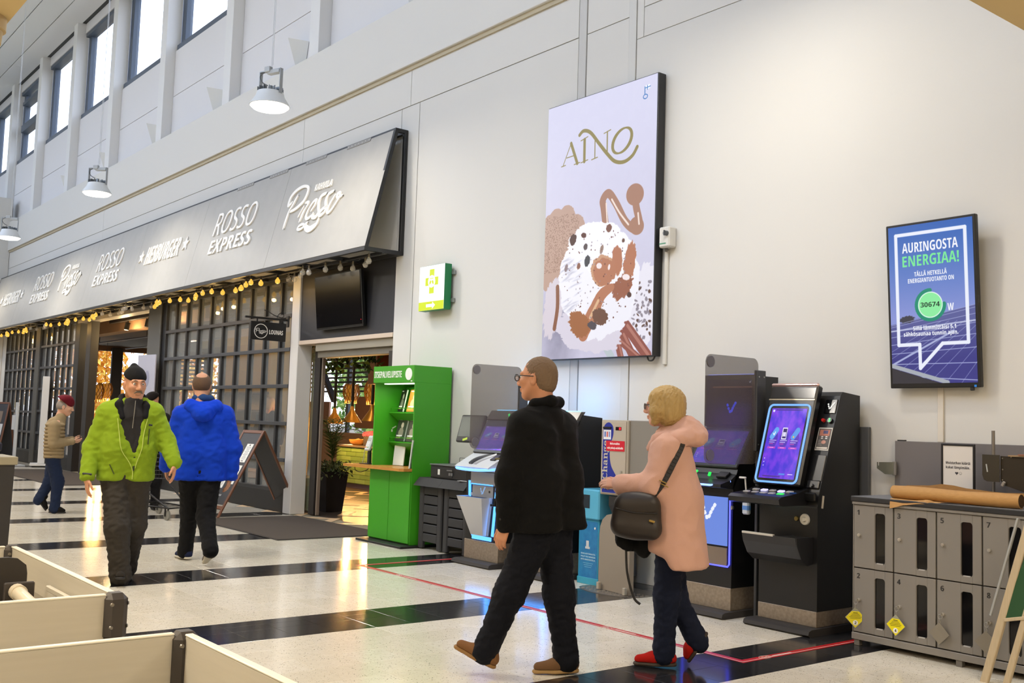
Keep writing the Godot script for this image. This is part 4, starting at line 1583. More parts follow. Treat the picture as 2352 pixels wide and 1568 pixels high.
func green_kiosk() -> void:
	var t := thing("service_booth", "tall bright green self-service booth with brochure shelves and a wooden ledge", "kiosk", Vector3(-10.23, 0, -6.37))
	var gr := mat("3d9a1c", 0.45)
	var gr2 := mat("3a941a", 0.5)
	var W := 0.88
	part(t, "base_plate", G.new().box(Vector3(0.02, 0.012, -0.19), Vector3(0.98, 0.024, 0.66), 0.003), mat("191a1a", 0.5))
	for s: float in [-1.0, 1.0]:
		part(t, "door", G.new().box(Vector3(s * 0.22, 0.44, -0.012), Vector3(0.432, 0.8, 0.024), 0.003), gr)
		part(t, "side_panel", G.new().box(Vector3(s * 0.43, 1.03, -0.27), Vector3(0.02, 2.01, 0.5), 0.002), gr)
	part(t, "carcass", G.new().bb(Vector3(-0.42, 0.024, -0.5), Vector3(0.42, 0.84, -0.026)), mat("26610f", 0.6))
	part(t, "back_panel", G.new().bb(Vector3(-0.42, 0.86, -0.5), Vector3(0.42, 1.85, -0.47)), gr2)
	part(t, "header", G.new().bb(Vector3(-0.442, 1.85, -0.52), Vector3(0.442, 2.045, 0.004), 0.003), gr)
	letter(t, "ITSEPALVELUPISTE", 0.075, mat("f2f4ec", 0.5), Vector3(-0.115, 1.945, 0.006), 1.0, 0.0, 0.002, true, 0.6)
	var disc := G.new().cyl(Vector3(0.335, 1.945, 0.0), Vector3(0.335, 1.945, 0.008), 0.07, 0.07, 24)
	part(t, "emblem", disc, mat("eef2ea", 0.5))
	part(t, "small_label", G.new().box(Vector3(0.395, 1.865, 0.005), Vector3(0.03, 0.012, 0.002)), mat("efefe8", 0.5))
	part(t, "light_strip", G.new().box(Vector3(0, 1.842, -0.12), Vector3(0.7, 0.012, 0.05)), glow("eaffd8", 2.0))
	area(t.position + Vector3(0, 1.83, -0.12), Vector3.DOWN, 0.7, 0.05, "f4ffe4", 0.35)
	# sloping brochure shelves with wire fronts
	var k := 0
	for y: float in [1.5, 1.15]:
		var sh := part(t, "shelf", drawn([Vector2(-0.45, y - 0.16), Vector2(-0.44, y - 0.16), Vector2(-0.21, y), Vector2(-0.21, y + 0.012), Vector2(-0.45, y + 0.012)], 0.8), gr)
		part(sh, "backrest", G.new().box(Vector3(0, y + 0.16, -0.4), Vector3(0.76, 0.32, 0.008), 0.0, Basis(Vector3.RIGHT, -0.2)), gr2)
		var wire := G.new().tube([Vector3(-0.38, y + 0.01, -0.22), Vector3(-0.38, y + 0.06, -0.22), Vector3(0.38, y + 0.06, -0.22), Vector3(0.38, y + 0.01, -0.22)], 0.004, 6)
		part(sh, "wire_guard", wire, gr)
	# brochures
	var bro := [[-0.26, 1.52, 0.11, 0.27, "20261f", "c9cbbd", "dark narrow brochure at the left of the upper shelf"], [-0.02, 1.52, 0.21, 0.27, "c98a3a", "f0e7d0", "brochure with a person in orange on the upper shelf"], [0.25, 1.52, 0.22, 0.26, "5a7a3a", "f1f2ec", "white brochure with green bands on the upper shelf"], [-0.26, 1.17, 0.2, 0.28, "3c4136", "d9c9b4", "dark brochure with a pale-haired reader, left on the lower shelf"], [-0.02, 1.17, 0.2, 0.28, "4a463c", "dccab2", "dark brochure with a pale-haired reader, middle of the lower shelf"], [0.24, 1.17, 0.22, 0.28, "17633a", "c9a98c", "deep green brochure with a dark-suited person, right on the lower shelf"]]
	for b: Array in bro:
		var im := Image.create(64, 84, false, Image.FORMAT_RGB8)
		im.fill(Color(b[4]))
		blob(im, Vector2(34, 26), Vector2(9, 11), Color(b[5]), 0.0, 0.2, k)
		blob(im, Vector2(32, 52), Vector2(17, 18), Color(b[5]).lerp(Color(b[4]), 0.4), 0.0, 0.25, k + 9)
		im.fill_rect(Rect2i(6, 62, 40, 5), Color("f4f4ee"))
		im.fill_rect(Rect2i(6, 70, 30, 4), Color("b9d35a"))
		im.fill_rect(Rect2i(5, 4, 22, 4), Color("e9e9e4"))
		k += 1
		var o := thing("brochure", b[6], "brochure", t.position + Vector3(b[0], b[1], -0.27), 0, "brochures in the green booth")
		var tilt := Basis(Vector3.RIGHT, -0.22)
		part(o, "pages", G.new().box(tilt * Vector3(0, b[3] * 0.5, -0.012), Vector3(b[2], b[3], 0.018), 0.0, tilt), mat("e4e4dc", 0.7))
		part(o, "cover", sheet(b[2], b[3], tilt * Vector3(0, b[3] * 0.5, -0.0015), tilt), paper_mat(im, 0.4))
	part(t, "scuff", G.new().box(Vector3(-0.4188, 1.33, -0.3), Vector3(0.002, 0.012, 0.06), 0.0, Basis(Vector3.RIGHT, 0.5)).box(Vector3(-0.4188, 1.29, -0.27), Vector3(0.002, 0.03, 0.016)), mat("dfe9d2", 0.6))
	# wooden ledge with what stands on it
	var ledge := [Vector2(-1.33, -0.34), Vector2(-1.3, -0.29), Vector2(0.24, 0.12), Vector2(0.44, 0.0), Vector2(0.44, -0.3), Vector2(-0.5, -0.5), Vector2(-1.3, -0.42)]
	ledge = [Vector2(-0.86, -0.33), Vector2(-0.86, 0.13), Vector2(0.4, 0.13), Vector2(0.44, 0.09), Vector2(0.44, -0.02), Vector2(0.415, -0.02), Vector2(0.415, -0.44), Vector2(-0.415, -0.44), Vector2(-0.415, -0.02), Vector2(-0.45, -0.02), Vector2(-0.45, -0.33)]
	var g := G.new()
	g.X = Transform3D(Basis(Vector3(1, 0, 0), Vector3(0, 0, 1), Vector3(0, 1, 0)), Vector3(0, 0.845, 0))
	g.prism(PackedVector2Array(ledge), 0.032)
	part(t, "wooden_ledge", g, worn("b27a34", "c89048", 0.35, 0.0, 0.03, 1.4, Vector3(0.6, 6, 6)))
	var c := thing("card_terminal", "grey card payment terminal on a black stand at the booth's ledge", "card terminal", t.position + Vector3(-0.62, 0.877, -0.08))
	part(c, "stand", G.new().box(Vector3(0, 0.006, 0), Vector3(0.2, 0.012, 0.14), 0.003).cyl(Vector3(0.02, 0.01, 0), Vector3(0.02, 0.18, 0), 0.026, 0.024, 12), mat("1b1b1d", 0.4))
	var tb := Basis(Vector3.RIGHT, -0.35)
	part(c, "body", G.new().box(Vector3(0.015, 0.25, 0.0), Vector3(0.105, 0.19, 0.04), 0.012, tb), mat("c7cacb", 0.4))
	part(c, "display", G.new().box(Vector3(0.015, 0.25, 0.0) + tb * Vector3(0, 0.045, 0.021), Vector3(0.075, 0.045, 0.002), 0.0, tb), mat("75806e", 0.25))
	for i in 12:
		part(c, "key", G.new().box(Vector3(0.015, 0.25, 0.0) + tb * Vector3((i % 3 - 1) * 0.026, 0.005 - (i / 3) * 0.021, 0.021), Vector3(0.018, 0.013, 0.004), 0.002, tb), [mat("b5282c", 0.5), mat("d8c23a", 0.5), mat("2e8b46", 0.5)][i - 9] if i > 8 else mat("e3e4e2", 0.5))
	part(c, "cable", G.new().tube(curve3([Vector3(-0.02, 0.2, -0.01), Vector3(-0.09, 0.17, 0), Vector3(-0.1, 0.06, 0.01), Vector3(-0.11, 0.01, 0.02)], 5), 0.004, 6), mat("a9adab", 0.5))
	var cb := thing("cable_loop", "thin black cable looping below the booth's wooden ledge", "cable", t.position + Vector3(-0.62, 0.845, 0.02))
	part(cb, "cable", G.new().tube(curve3([Vector3(-0.14, 0, 0), Vector3(-0.09, -0.045, 0.02), Vector3(0.03, -0.06, 0.02), Vector3(0.14, -0.03, 0), Vector3(0.19, 0.0, 0)], 5), 0.005, 6), mat("232323", 0.5))
	for i in 2:
		var l := thing("leaflet_stack", ["white leaflet standing on the ledge at the left of the green niche", "white leaflet leaning at the right edge of the green niche"][i], "leaflet", t.position + Vector3([-0.22, 0.37][i], 0.877, [-0.25, -0.06][i]))
		var b2 := Basis(Vector3.UP, [0.1, -0.9][i]) * Basis(Vector3.RIGHT, -0.1)
		part(l, "sheets", G.new().box(b2 * Vector3(0, 0.13 + 0.03 * i, 0), Vector3(0.2, 0.25 + 0.07 * i, 0.012), 0.001, b2), mat("d9dcd4", 0.6))

func service_corner() -> void:
	var plastic := worn("2a2a2b", "343435", 0.7, 0.0, 0.15, 3.0)
	for i in 2:
		var t := thing("slatted_bin", ["black slatted plastic stand beside the green booth", "black slatted plastic stand beside the silver betting kiosk"][i], "stand", Vector3([-9.5, -9.02][i], 0, -6.66), 0, "black slatted stands under the printer")
		for sx: float in [-1.0, 1.0]:
			for sz: float in [-1.0, 1.0]:
				part(t, "post", G.new().box(Vector3(sx * 0.18, 0.36, sz * 0.18), Vector3(0.085, 0.7, 0.05), 0.012), plastic)
		for k in 6:
			var y := 0.13 + k * 0.104
			for sx: float in [-1.0, 1.0]:
				part(t, "slat", G.new().box(Vector3(sx * 0.195, y, 0), Vector3(0.025, 0.092, 0.31), 0.008), plastic)
			for sz: float in [-1.0, 1.0]:
				part(t, "slat", G.new().box(Vector3(0, y, sz * 0.185), Vector3(0.275, 0.092, 0.025), 0.008), plastic)
		part(t, "lid", drawn([Vector2(-0.26, 0.71), Vector2(-0.26, 0.79), Vector2(0.2, 0.79), Vector2(0.28, 0.7), Vector2(0.24, 0.7), Vector2(0.2, 0.735), Vector2(-0.2, 0.71)], 0.478), worn("303031", "3d3d3d", 0.85, 0.0, 0.3, 4.0))
	var p := thing("receipt_printer", "black cash drawer unit with grey top on the slatted stands", "cash drawer", Vector3(-9.21, 0.79, -6.68))
	part(p, "case", G.new().box(Vector3(0, 0.075, 0), Vector3(0.68, 0.14, 0.4), 0.006), mat("1c1c1e", 0.45))
	part(p, "top_plate", G.new().box(Vector3(0, 0.152, 0), Vector3(0.7, 0.014, 0.42), 0.003), mat("6d7071", 0.4, 0.3))
	part(p, "drawer_front", G.new().box(Vector3(-0.12, 0.07, 0.2), Vector3(0.4, 0.1, 0.012), 0.003), mat("232325", 0.4))
	part(p, "lock", G.new().box(Vector3(0.04, 0.1, 0.21), Vector3(0.1, 0.012, 0.012)).box(Vector3(0.04, 0.06, 0.208), Vector3(0.035, 0.03, 0.008)).box(Vector3(0.08, 0.06, 0.208), Vector3(0.03, 0.03, 0.008)), mat("8d8f92", 0.35, 0.7))
	part(p, "foot", G.new().box(Vector3(-0.28, 0.0025, 0.1), Vector3(0.05, 0.005, 0.05)).box(Vector3(0.28, 0.0025, 0.1), Vector3(0.05, 0.005, 0.05)).box(Vector3(0, 0.0025, -0.12), Vector3(0.5, 0.005, 0.05)), mat("101010", 0.7))
	part(p, "sticker", G.new().box(Vector3(-0.17, 0.075, 0.2065), Vector3(0.04, 0.06, 0.002)), mat("d9dad2", 0.5))
	var r := thing("paper_slip", "white paper slip lying on the slatted stand beside the drawer", "paper", Vector3(-8.88, 0.795, -6.5))
	part(r, "sheet", G.new().box(Vector3(0, 0.0, 0), Vector3(0.2, 0.003, 0.1), 0.0, Basis(Vector3.UP, 0.3)), mat("d8dad8", 0.6))
	var m := thing("monitor", "black point-of-sale monitor on a grey pole beside the green booth", "monitor", Vector3(-9.08, 0.957, -6.72))
	part(m, "pole", G.new().box(Vector3(0.07, 0.14, -0.03), Vector3(0.05, 0.3, 0.05), 0.006).box(Vector3(0.07, 0.005, -0.03), Vector3(0.16, 0.01, 0.14), 0.003), mat("8a8d8c", 0.4, 0.4))
	var mb := Basis(Vector3.UP, 0.12) * Basis(Vector3.RIGHT, -0.3)
	var o := Vector3(0.0, 0.39, 0.04)
	part(m, "casing", G.new().box(o, Vector3(0.38, 0.31, 0.045), 0.012, mb), mat("151517", 0.4))
	part(m, "screen", G.new().box(o + mb * Vector3(0, 0.018, 0.0225), Vector3(0.33, 0.225, 0.002), 0.0, mb), mat("3d4a46", 0.12))
	part(m, "sticker", G.new().box(o + mb * Vector3(-0.04, -0.125, 0.0235), Vector3(0.07, 0.025, 0.002), 0.0, mb * Basis(Vector3.BACK, 0.3)), mat("b8d340", 0.5))
	part(m, "wire_stand", G.new().tube([Vector3(-0.12, 0.0, 0.1), Vector3(-0.12, 0.07, 0.1), Vector3(0.12, 0.07, 0.1), Vector3(0.12, 0.0, 0.1)], 0.003, 6), mat("3a3a3a", 0.5))

func game_screen(w: int, h: int) -> Image:
	var im := Image.create(w, h, false, Image.FORMAT_RGB8)
	var nz := noise_img(128, 0.03, 77)
	for y in h:
		for x in w:
			var u := float(x) / w
			var v := float(y) / h
			var a := nz.get_pixel(int(u * 127), int(v * 127)).r
			var cc := Color("3a22c8").lerp(Color("7a35d8"), clampf(a * 1.5 - 0.25 + 0.15 * sin(v * 5.0), 0.0, 1.0))
			im.set_pixel(x, y, cc.lerp(Color("8f6cf0"), 0.35 * clampf(1.0 - Vector2(u - 0.5, v - 0.22).length() * 2.2, 0.0, 1.0)))
	var c := func(x: float, y: float) -> Vector2: return Vector2(x * w, y * h)
	for i in 3:
		var cx := 0.2 + 0.3 * i
		blob(im, c.call(cx, 0.44), Vector2(0.12 * w, 0.13 * h), Color(0.2, 0.12, 0.55, 0.55))
		im.fill_rect(Rect2i(int((cx - 0.115) * w), int(0.555 * h), int(0.23 * w), int(0.03 * h)), Color("b336b8"))
		im.fill_rect(Rect2i(int((cx - 0.06) * w), int(0.565 * h), int(0.12 * w), maxi(1, int(0.008 * h))), Color("e9a8ea"))
		for k in 3:
			im.fill_rect(Rect2i(int((cx - 0.1) * w), int((0.46 + k * 0.025) * h), int((0.2 - 0.04 * k) * w), maxi(1, int(0.009 * h))), Color("d9cff5") if k < 2 else Color("d44a9a"))
	ink(im, [c.call(0.15, 0.41), c.call(0.25, 0.31)], 0.13 * w, Color("5b9be0"))
	ink(im, [c.call(0.17, 0.36), c.call(0.2, 0.385), c.call(0.225, 0.34)], 0.02 * w, Color("e9f4ff"))
	ink(im, [c.call(0.75, 0.41), c.call(0.85, 0.31)], 0.13 * w, Color("4f8ed8"))
	blob(im, c.call(0.76, 0.405), Vector2(0.022 * w, 0.014 * h), Color("d9b45a"))
	im.fill_rect(Rect2i(int(0.43 * w), int(0.28 * h), int(0.14 * w), int(0.17 * h)), Color("e6e2f2"))
	im.fill_rect(Rect2i(int(0.445 * w), int(0.295 * h), int(0.11 * w), int(0.14 * h)), Color("2a1f63"))
	im.fill_rect(Rect2i(int(0.455 * w), int(0.345 * h), int(0.09 * w), int(0.065 * h)), Color("cfcbe6"))
	im.fill_rect(Rect2i(int(0.12 * w), int(0.015 * h), int(0.76 * w), int(0.02 * h)), Color("3b1f8e"))
	im.fill_rect(Rect2i(int(0.1 * w), int(0.965 * h), int(0.5 * w), int(0.02 * h)), Color("45238c"))
	im.fill_rect(Rect2i(int(0.55 * w), int(0.925 * h), int(0.17 * w), int(0.025 * h)), Color("4a7fd6"))
	im.fill_rect(Rect2i(int(0.8 * w), int(0.93 * h), int(0.14 * w), int(0.012 * h)), Color("cabff0"))
	blob(im, c.call(0.06, 0.035), Vector2(0.03 * w, 0.018 * h), Color("d9dcf6"))
	for k in 3:
		blob(im, c.call(0.06, 0.72 + 0.05 * k), Vector2(0.014 * w, 0.009 * h), Color("cfd0f0"))
	return im

func vee(s: float) -> G:
	# the leaf-shaped V emblem: three tiles down, four up
	var g := G.new()
	for p: Array in [[-0.45, 0.35, 0.5], [-0.3, -0.05, 0.5], [-0.1, -0.4, 0.2], [0.15, -0.3, -0.6], [0.3, 0.0, -0.6], [0.48, 0.3, -0.6], [0.68, 0.58, -0.6]]:
		g.X = Transform3D(Basis(Vector3.BACK, p[2]), Vector3(p[0], p[1], 0) * s)
		g.prism(rrect(0.27 * s, 0.33 * s, 0.08 * s, 2), 0.002)
	g.X = Transform3D()
	return g

func kiosk_base(t: Node3D, w: float, plate_h: float) -> void:
	part(t, "plinth", drawn([Vector2(-0.56, 0.0), Vector2(0.12, 0.0), Vector2(0.14, 0.015), Vector2(0.13, 0.04), Vector2(0.1, 0.05), Vector2(-0.56, 0.05)], w + 0.06), worn("2c2928", "3a3634", 0.75, 0.0, 0.2, 3.0))
	part(t, "kick_plate", G.new().bb(Vector3(-w / 2, 0.05, -0.52), Vector3(w / 2, 0.05 + plate_h, 0.006), 0.003), worn("a89a88", "8c7f70", 0.4, 0.5, 0.06, 2.0))

func betting_kiosks() -> void:
	var black := mat("151516", 0.42)
	var black2 := mat("0e0e0f", 0.3)
	var silver := mat("a9aaab", 0.35, 0.5)
	var white := mat("cfd3d8", 0.35)
	var blue := glow("6fa8ff", 2.2)
	var scr := screen_mat(game_screen(160, 260), 1.15)
	# two silver-fronted machines with a pale sloping desk
	for i in 2:
		var t := thing("betting_kiosk", ["silver betting kiosk with a blue-lit litter bin, left of the person in black", "silver betting kiosk mostly hidden behind the person in the black jacket"][i], "betting kiosk", Vector3([-8.31, -7.46][i], 0, -6.28), 0, "silver betting kiosks with pale desks")
		kiosk_base(t, 0.56, 0.19)
		var body := drawn([Vector2(-0.55, 0.24), Vector2(0.0, 0.24), Vector2(0.0, 0.93), Vector2(-0.05, 1.06), Vector2(-0.1, 1.14), Vector2(-0.3, 1.52), Vector2(-0.55, 1.5)], 0.56)
		part(t, "body", body, black)
		part(t, "front_panel", G.new().box(Vector3(0, 0.86, 0.004), Vector3(0.4, 0.13, 0.016), 0.005).box(Vector3(0, 0.73, 0.002), Vector3(0.34, 0.12, 0.01), 0.003), silver)
		var bin := G.new()
		var T := [Vector3(-0.21, 0.68, 0.005), Vector3(0.17, 0.68, 0.005), Vector3(0.19, 0.68, 0.16), Vector3(-0.23, 0.68, 0.16)]
		var B := [Vector3(-0.12, 0.3, 0.005), Vector3(0.12, 0.3, 0.005), Vector3(0.1, 0.3, 0.06), Vector3(-0.1, 0.3, 0.06)]
		bin.quad(B[3], B[2], T[2], T[3])
		bin.quad(B[2], B[1], T[1], T[2])
		bin.quad(B[0], B[3], T[3], T[0])
		bin.quad(B[0], B[1], B[2], B[3], Vector3.DOWN)
		bin.quad(T[0], T[1], T[1] + Vector3(0, 0.03, 0), T[0] + Vector3(0, 0.03, 0), Vector3.BACK)
		part(t, "litter_bin", bin, mat("b9babb", 0.35, 0.3))
		part(t, "bin_opening", G.new().quad(T[3] * Vector3(0.95, 0.985, 0.97), T[2] * Vector3(0.95, 0.985, 0.97), T[1] * Vector3(0.95, 0.985, 1), T[0] * Vector3(0.95, 0.985, 1), Vector3.UP), mat("2a2522", 0.7))
		var strip := G.new()
		strip.box(Vector3(0.21, 0.55, 0.006), Vector3(0.03, 0.5, 0.012), 0.0, Basis(Vector3.BACK, -0.1))
		strip.box(Vector3(-0.215, 0.75, 0.006), Vector3(0.03, 0.16, 0.012), 0.0, Basis(Vector3.BACK, 0.05))
		strip.box(Vector3(-0.155, 0.39, 0.006), Vector3(0.025, 0.22, 0.012), 0.0, Basis(Vector3.BACK, 0.12))
		strip.box(Vector3(0.01, 0.27, 0.006), Vector3(0.32, 0.04, 0.012), 0.004)
		strip.box(Vector3(0, 0.8, 0.012), Vector3(0.36, 0.01, 0.008))
		part(t, "light_strip", strip, glow("4f9bff", 2.5))
		area(t.position + Vector3(0, 0.5, 0.03), Vector3(0, 0, 1), 0.4, 0.5, "4f9bff", 0.25)
		var em := part(t, "emblem", vee(0.06), glow("9fc8ff", 0.7))
		em.position = Vector3(0.0, 0.735, 0.007)
		part(t, "lock", G.new().cyl(Vector3(0.12, 0.735, 0.0), Vector3(0.12, 0.735, 0.012), 0.011, 0.011, 10), mat("4c4c4e", 0.3, 0.8))
		part(t, "bin_hinge", G.new().box(Vector3(0.2, 0.61, 0.03), Vector3(0.05, 0.025, 0.02), 0.004).box(Vector3(0.235, 0.64, 0.02), Vector3(0.02, 0.08, 0.03), 0.004), black2)
		# desk
		var dk := part(t, "desk", drawn([Vector2(-0.1, 1.12), Vector2(0.13, 0.995), Vector2(0.16, 0.975), Vector2(0.14, 0.95), Vector2(0.0, 0.93), Vector2(-0.06, 1.0)], 0.56), white)
		part(dk, "desk_light", G.new().tube(curve3([Vector3(-0.28, 0.97, 0.02), Vector3(-0.275, 0.958, 0.14), Vector3(-0.1, 0.95, 0.175), Vector3(0.12, 0.95, 0.175), Vector3(0.275, 0.958, 0.14), Vector3(0.28, 0.97, 0.0)], 4), 0.014, 6), blue)
		var arc := G.new()
		var pa := []
		for j in 9:
			var u := j / 8.0
			pa.append(Vector3(-0.07 + 0.12 * u * u, 1.0 + 0.1 * u, 0.115 - 0.19 * u))
		arc.tube(pa, [0.03, 0.034, 0.036, 0.036, 0.034, 0.03, 0.026, 0.02, 0.012], 8)
		part(dk, "ticket_slot", arc, mat("3b3c40", 0.35))
		var pb := []
		for q: Vector3 in pa:
			pb.append(q + Vector3(0.075, -0.004, 0.0))
		part(dk, "ticket_ridge", G.new().tube(pb, 0.026, 8), mat("b9bcc0", 0.3, 0.3))
		part(dk, "card_reader", G.new().box(Vector3(0.19, 1.075, -0.01), Vector3(0.08, 0.02, 0.11), 0.004, Basis(Vector3.RIGHT, 0.49)), black2)
		# leaning screen
		var tilt := Basis(Vector3.RIGHT, -0.485)
		var sc := Vector3(0, 1.285, -0.163)
		part(t, "screen_bezel", G.new().box(sc, Vector3(0.555, 0.4, 0.03), 0.008, tilt), black2)
		part(t, "screen", sheet(0.47, 0.27, sc + tilt * Vector3(0, -0.03, 0.0165), tilt), scr)
		area(sc + t.position + tilt * Vector3(0, -0.02, 0.03), tilt * Vector3.BACK, 0.45, 0.26, "6a40e0", 0.04)
		part(t, "top_cover", drawn([Vector2(-0.25, 1.44), Vector2(-0.22, 1.46), Vector2(-0.285, 1.55), Vector2(-0.34, 1.55)], 0.54), mat("4c4a48", 0.25))
		part(t, "top_light", G.new().box(Vector3(0.03, 1.553, -0.3), Vector3(0.42, 0.012, 0.03), 0.003), glow("7fd0ff", 3.0))
		area(t.position + Vector3(0.03, 1.565, -0.3), Vector3(0, 0.6, -0.8), 0.42, 0.06, "6fb4ff", 0.3)
		part(t, "signal_light", G.new().box(Vector3(0.08, 1.5, -0.245), Vector3(0.02, 0.035, 0.01), 0.0, Basis(Vector3.BACK, 0.5)), glow("2ee06a", 2.5))
	# the tall machine with two screens, behind the woman
	var t := thing("betting_kiosk", "black two-screen betting kiosk with blue light lines behind the woman in pink", "betting kiosk", Vector3(-5.41, 0, -6.3))
	kiosk_base(t, 0.5, 0.17)
	part(t, "body", drawn([Vector2(-0.55, 0.22), Vector2(0.0, 0.22), Vector2(-0.01, 1.0), Vector2(-0.06, 1.12), Vector2(-0.27, 1.44), Vector2(-0.27, 1.86), Vector2(-0.55, 1.86)], 0.5), black)
	part(t, "screen_bezel", G.new().box(Vector3(0, 1.66, -0.262), Vector3(0.52, 0.42, 0.03), 0.008), black2)
	part(t, "upper_screen", G.new().box(Vector3(0, 1.65, -0.2455), Vector3(0.46, 0.36, 0.002)), mat("100a30", 0.08))
	part(t, "top_light", G.new().box(Vector3(0, 1.866, -0.27), Vector3(0.46, 0.016, 0.03), 0.003), glow("8f9dff", 3.0))
	var e3 := part(t, "emblem", vee(0.07), glow("2a48ff", 1.6))
	e3.position = Vector3(0.02, 1.6, -0.244)
	e3 = part(t, "emblem", vee(0.014), glow("cfd0e8", 0.8))
	e3.position = Vector3(0.21, 1.81, -0.244)
	part(t, "painted_shine", G.new().box(Vector3(0.03, 1.77, -0.243), Vector3(0.4, 0.012, 0.002)), mat("7a5548", 0.3))  # brown streak painted as a shine on the upper screen
	var tl := Basis(Vector3.RIGHT, -0.58)
	var o := Vector3(0, 1.28, -0.155)
	part(t, "screen_bezel", G.new().box(o, Vector3(0.51, 0.37, 0.03), 0.008, tl), black2)
	part(t, "lower_screen", sheet(0.45, 0.31, o + tl * Vector3(0, 0.0, 0.0165), tl), screen_mat(game_screen(160, 120), 0.6))
	area(o + t.position + tl * Vector3(0, 0, 0.03), tl * Vector3.BACK, 0.45, 0.3, "6a40e0", 0.04)
	part(t, "control_panel", drawn([Vector2(-0.1, 1.12), Vector2(0.02, 1.04), Vector2(0.14, 1.01), Vector2(0.14, 0.985), Vector2(-0.01, 0.97)], 0.5), mat("1f2023", 0.4))
	part(t, "desk_light", G.new().tube([Vector3(-0.25, 1.03, 0.03), Vector3(-0.25, 1.0, 0.15), Vector3(0.16, 1.0, 0.15), Vector3(0.25, 1.03, 0.03), Vector3(-0.25, 1.03, 0.03)], 0.008, 6), glow("7f9fff", 2.6))
	part(t, "ticket_reader", G.new().box(Vector3(0.15, 1.075, -0.01), Vector3(0.1, 0.02, 0.07), 0.004, Basis(Vector3.RIGHT, 0.55)), black2)
	part(t, "signal_light", G.new().box(Vector3(-0.13, 1.09, 0.0), Vector3(0.05, 0.012, 0.02), 0.0, Basis(Vector3.RIGHT, 0.55)).box(Vector3(0.02, 1.075, 0.0), Vector3(0.012, 0.03, 0.02), 0.0, Basis(Vector3.BACK, -0.4)).box(Vector3(-0.1, 1.02, 0.09), Vector3(0.08, 0.02, 0.05), 0.0, Basis(Vector3.RIGHT, 0.3)), glow("22e04a", 2.0))
	part(t, "poster_screen", G.new().box(Vector3(0.03, 0.72, 0.006), Vector3(0.36, 0.37, 0.01)), glow("6f8fe8", 0.9))
	area(t.position + Vector3(0.03, 0.72, 0.02), Vector3(0, 0, 1), 0.34, 0.35, "6f8fe8", 0.12)
	e3 = part(t, "emblem", vee(0.1), glow("eef2ff", 1.0))
	e3.position = Vector3(0.02, 0.78, 0.012)
	part(t, "litter_slot", G.new().box(Vector3(0.03, 0.45, 0.004), Vector3(0.36, 0.14, 0.01)), mat("7d6e60", 0.4))
	part(t, "light_line", G.new().tube([Vector3(-0.22, 0.97, 0.008), Vector3(-0.22, 0.38, 0.008), Vector3(0.22, 0.38, 0.008), Vector3(0.235, 0.4, 0.008), Vector3(0.235, 0.93, 0.008)], 0.007, 6), glow("4a4dff", 3.0))
	part(t, "lock", G.new().cyl(Vector3(0.245, 0.83, -0.01), Vector3(0.245, 0.83, 0.01), 0.016, 0.016, 12), mat("a8a7a4", 0.3, 0.8))
	# the front machine with the large leaning screen
	t = thing("betting_kiosk", "black betting kiosk with a blue-framed leaning screen, standing next to the lockers", "betting kiosk", Vector3(-4.67, 0, -6.33))
	kiosk_base(t, 0.51, 0.11)
	var cab := part(t, "cabinet", drawn([Vector2(-0.52, 0.16), Vector2(0.0, 0.16), Vector2(0.0, 0.9), Vector2(-0.02, 1.0), Vector2(-0.27, 1.7), Vector2(-0.3, 1.73), Vector2(-0.52, 1.71)], 0.51), black)
	part(cab, "seam", G.new().box(Vector3(0, 0.89, 0.001), Vector3(0.5, 0.004, 0.003)), mat("3a3a3a", 0.5))
	var tk := Basis(Vector3.RIGHT, -0.3)
	var so := Vector3(-0.075, 1.4, -0.09)
	part(t, "screen_housing", G.new().box(so, Vector3(0.42, 0.78, 0.07), 0.012, tk), black2)
	part(t, "head_trim", G.new().box(so + tk * Vector3(0, 0.385, 0.03), Vector3(0.43, 0.03, 0.03), 0.012, tk), mat("c9a9a4", 0.2, 0.6))
	part(t, "head_panel", G.new().box(so + tk * Vector3(0, 0.32, 0.036), Vector3(0.4, 0.085, 0.004), 0.002, tk), mat("2b2827", 0.15))
	part(t, "head_strip", G.new().box(so + tk * Vector3(0, 0.268, 0.037), Vector3(0.41, 0.009, 0.005), 0.0, tk), mat("b8a88c", 0.3, 0.5))
	part(t, "screen", sheet(0.315, 0.545, so + tk * Vector3(0, -0.075, 0.0365), tk), scr)
	part(t, "screen_light", loop_tube(0.365, 0.6, 0.035, so + tk * Vector3(0, -0.075, 0.038), tk, 0.0075), glow("6fa4ff", 1.5))
	area(so + t.position + tk * Vector3(0, -0.07, 0.06), tk * Vector3.BACK, 0.32, 0.54, "6a50f0", 0.05)
	# button desk
	part(t, "button_desk", drawn([Vector2(-0.02, 1.02), Vector2(0.12, 0.985), Vector2(0.3, 0.965), Vector2(0.33, 0.945), Vector2(0.32, 0.91), Vector2(0.28, 0.9), Vector2(0.0, 0.9)], 0.45, -0.06), mat("19191b", 0.3))
	for r in 2:
		for i in 5:
			var bx := -0.21 + i * 0.075 - r * 0.02
			var lit := (r == 0 and (i == 1 or i == 3))
			var gm: StandardMaterial3D = glow("c9c4ff", 1.5) if lit else (glow("2aff4a", 1.4) if r == 1 and i == 4 else mat("a3a09c", 0.35))
			part(t, "button", G.new().box(Vector3(bx, 0.992 - r * 0.016, 0.1 + r * 0.085), Vector3(0.05, 0.014, 0.035), 0.004, Basis(Vector3.RIGHT, 0.18)), gm)
	part(t, "blue_key", G.new().box(Vector3(0.13, 0.988, 0.12), Vector3(0.045, 0.008, 0.03), 0.003), mat("17499a", 0.3))
	part(t, "desk_light", G.new().box(Vector3(-0.1, 0.895, 0.13), Vector3(0.27, 0.012, 0.012), 0.0), glow("d8fff0", 2.6))
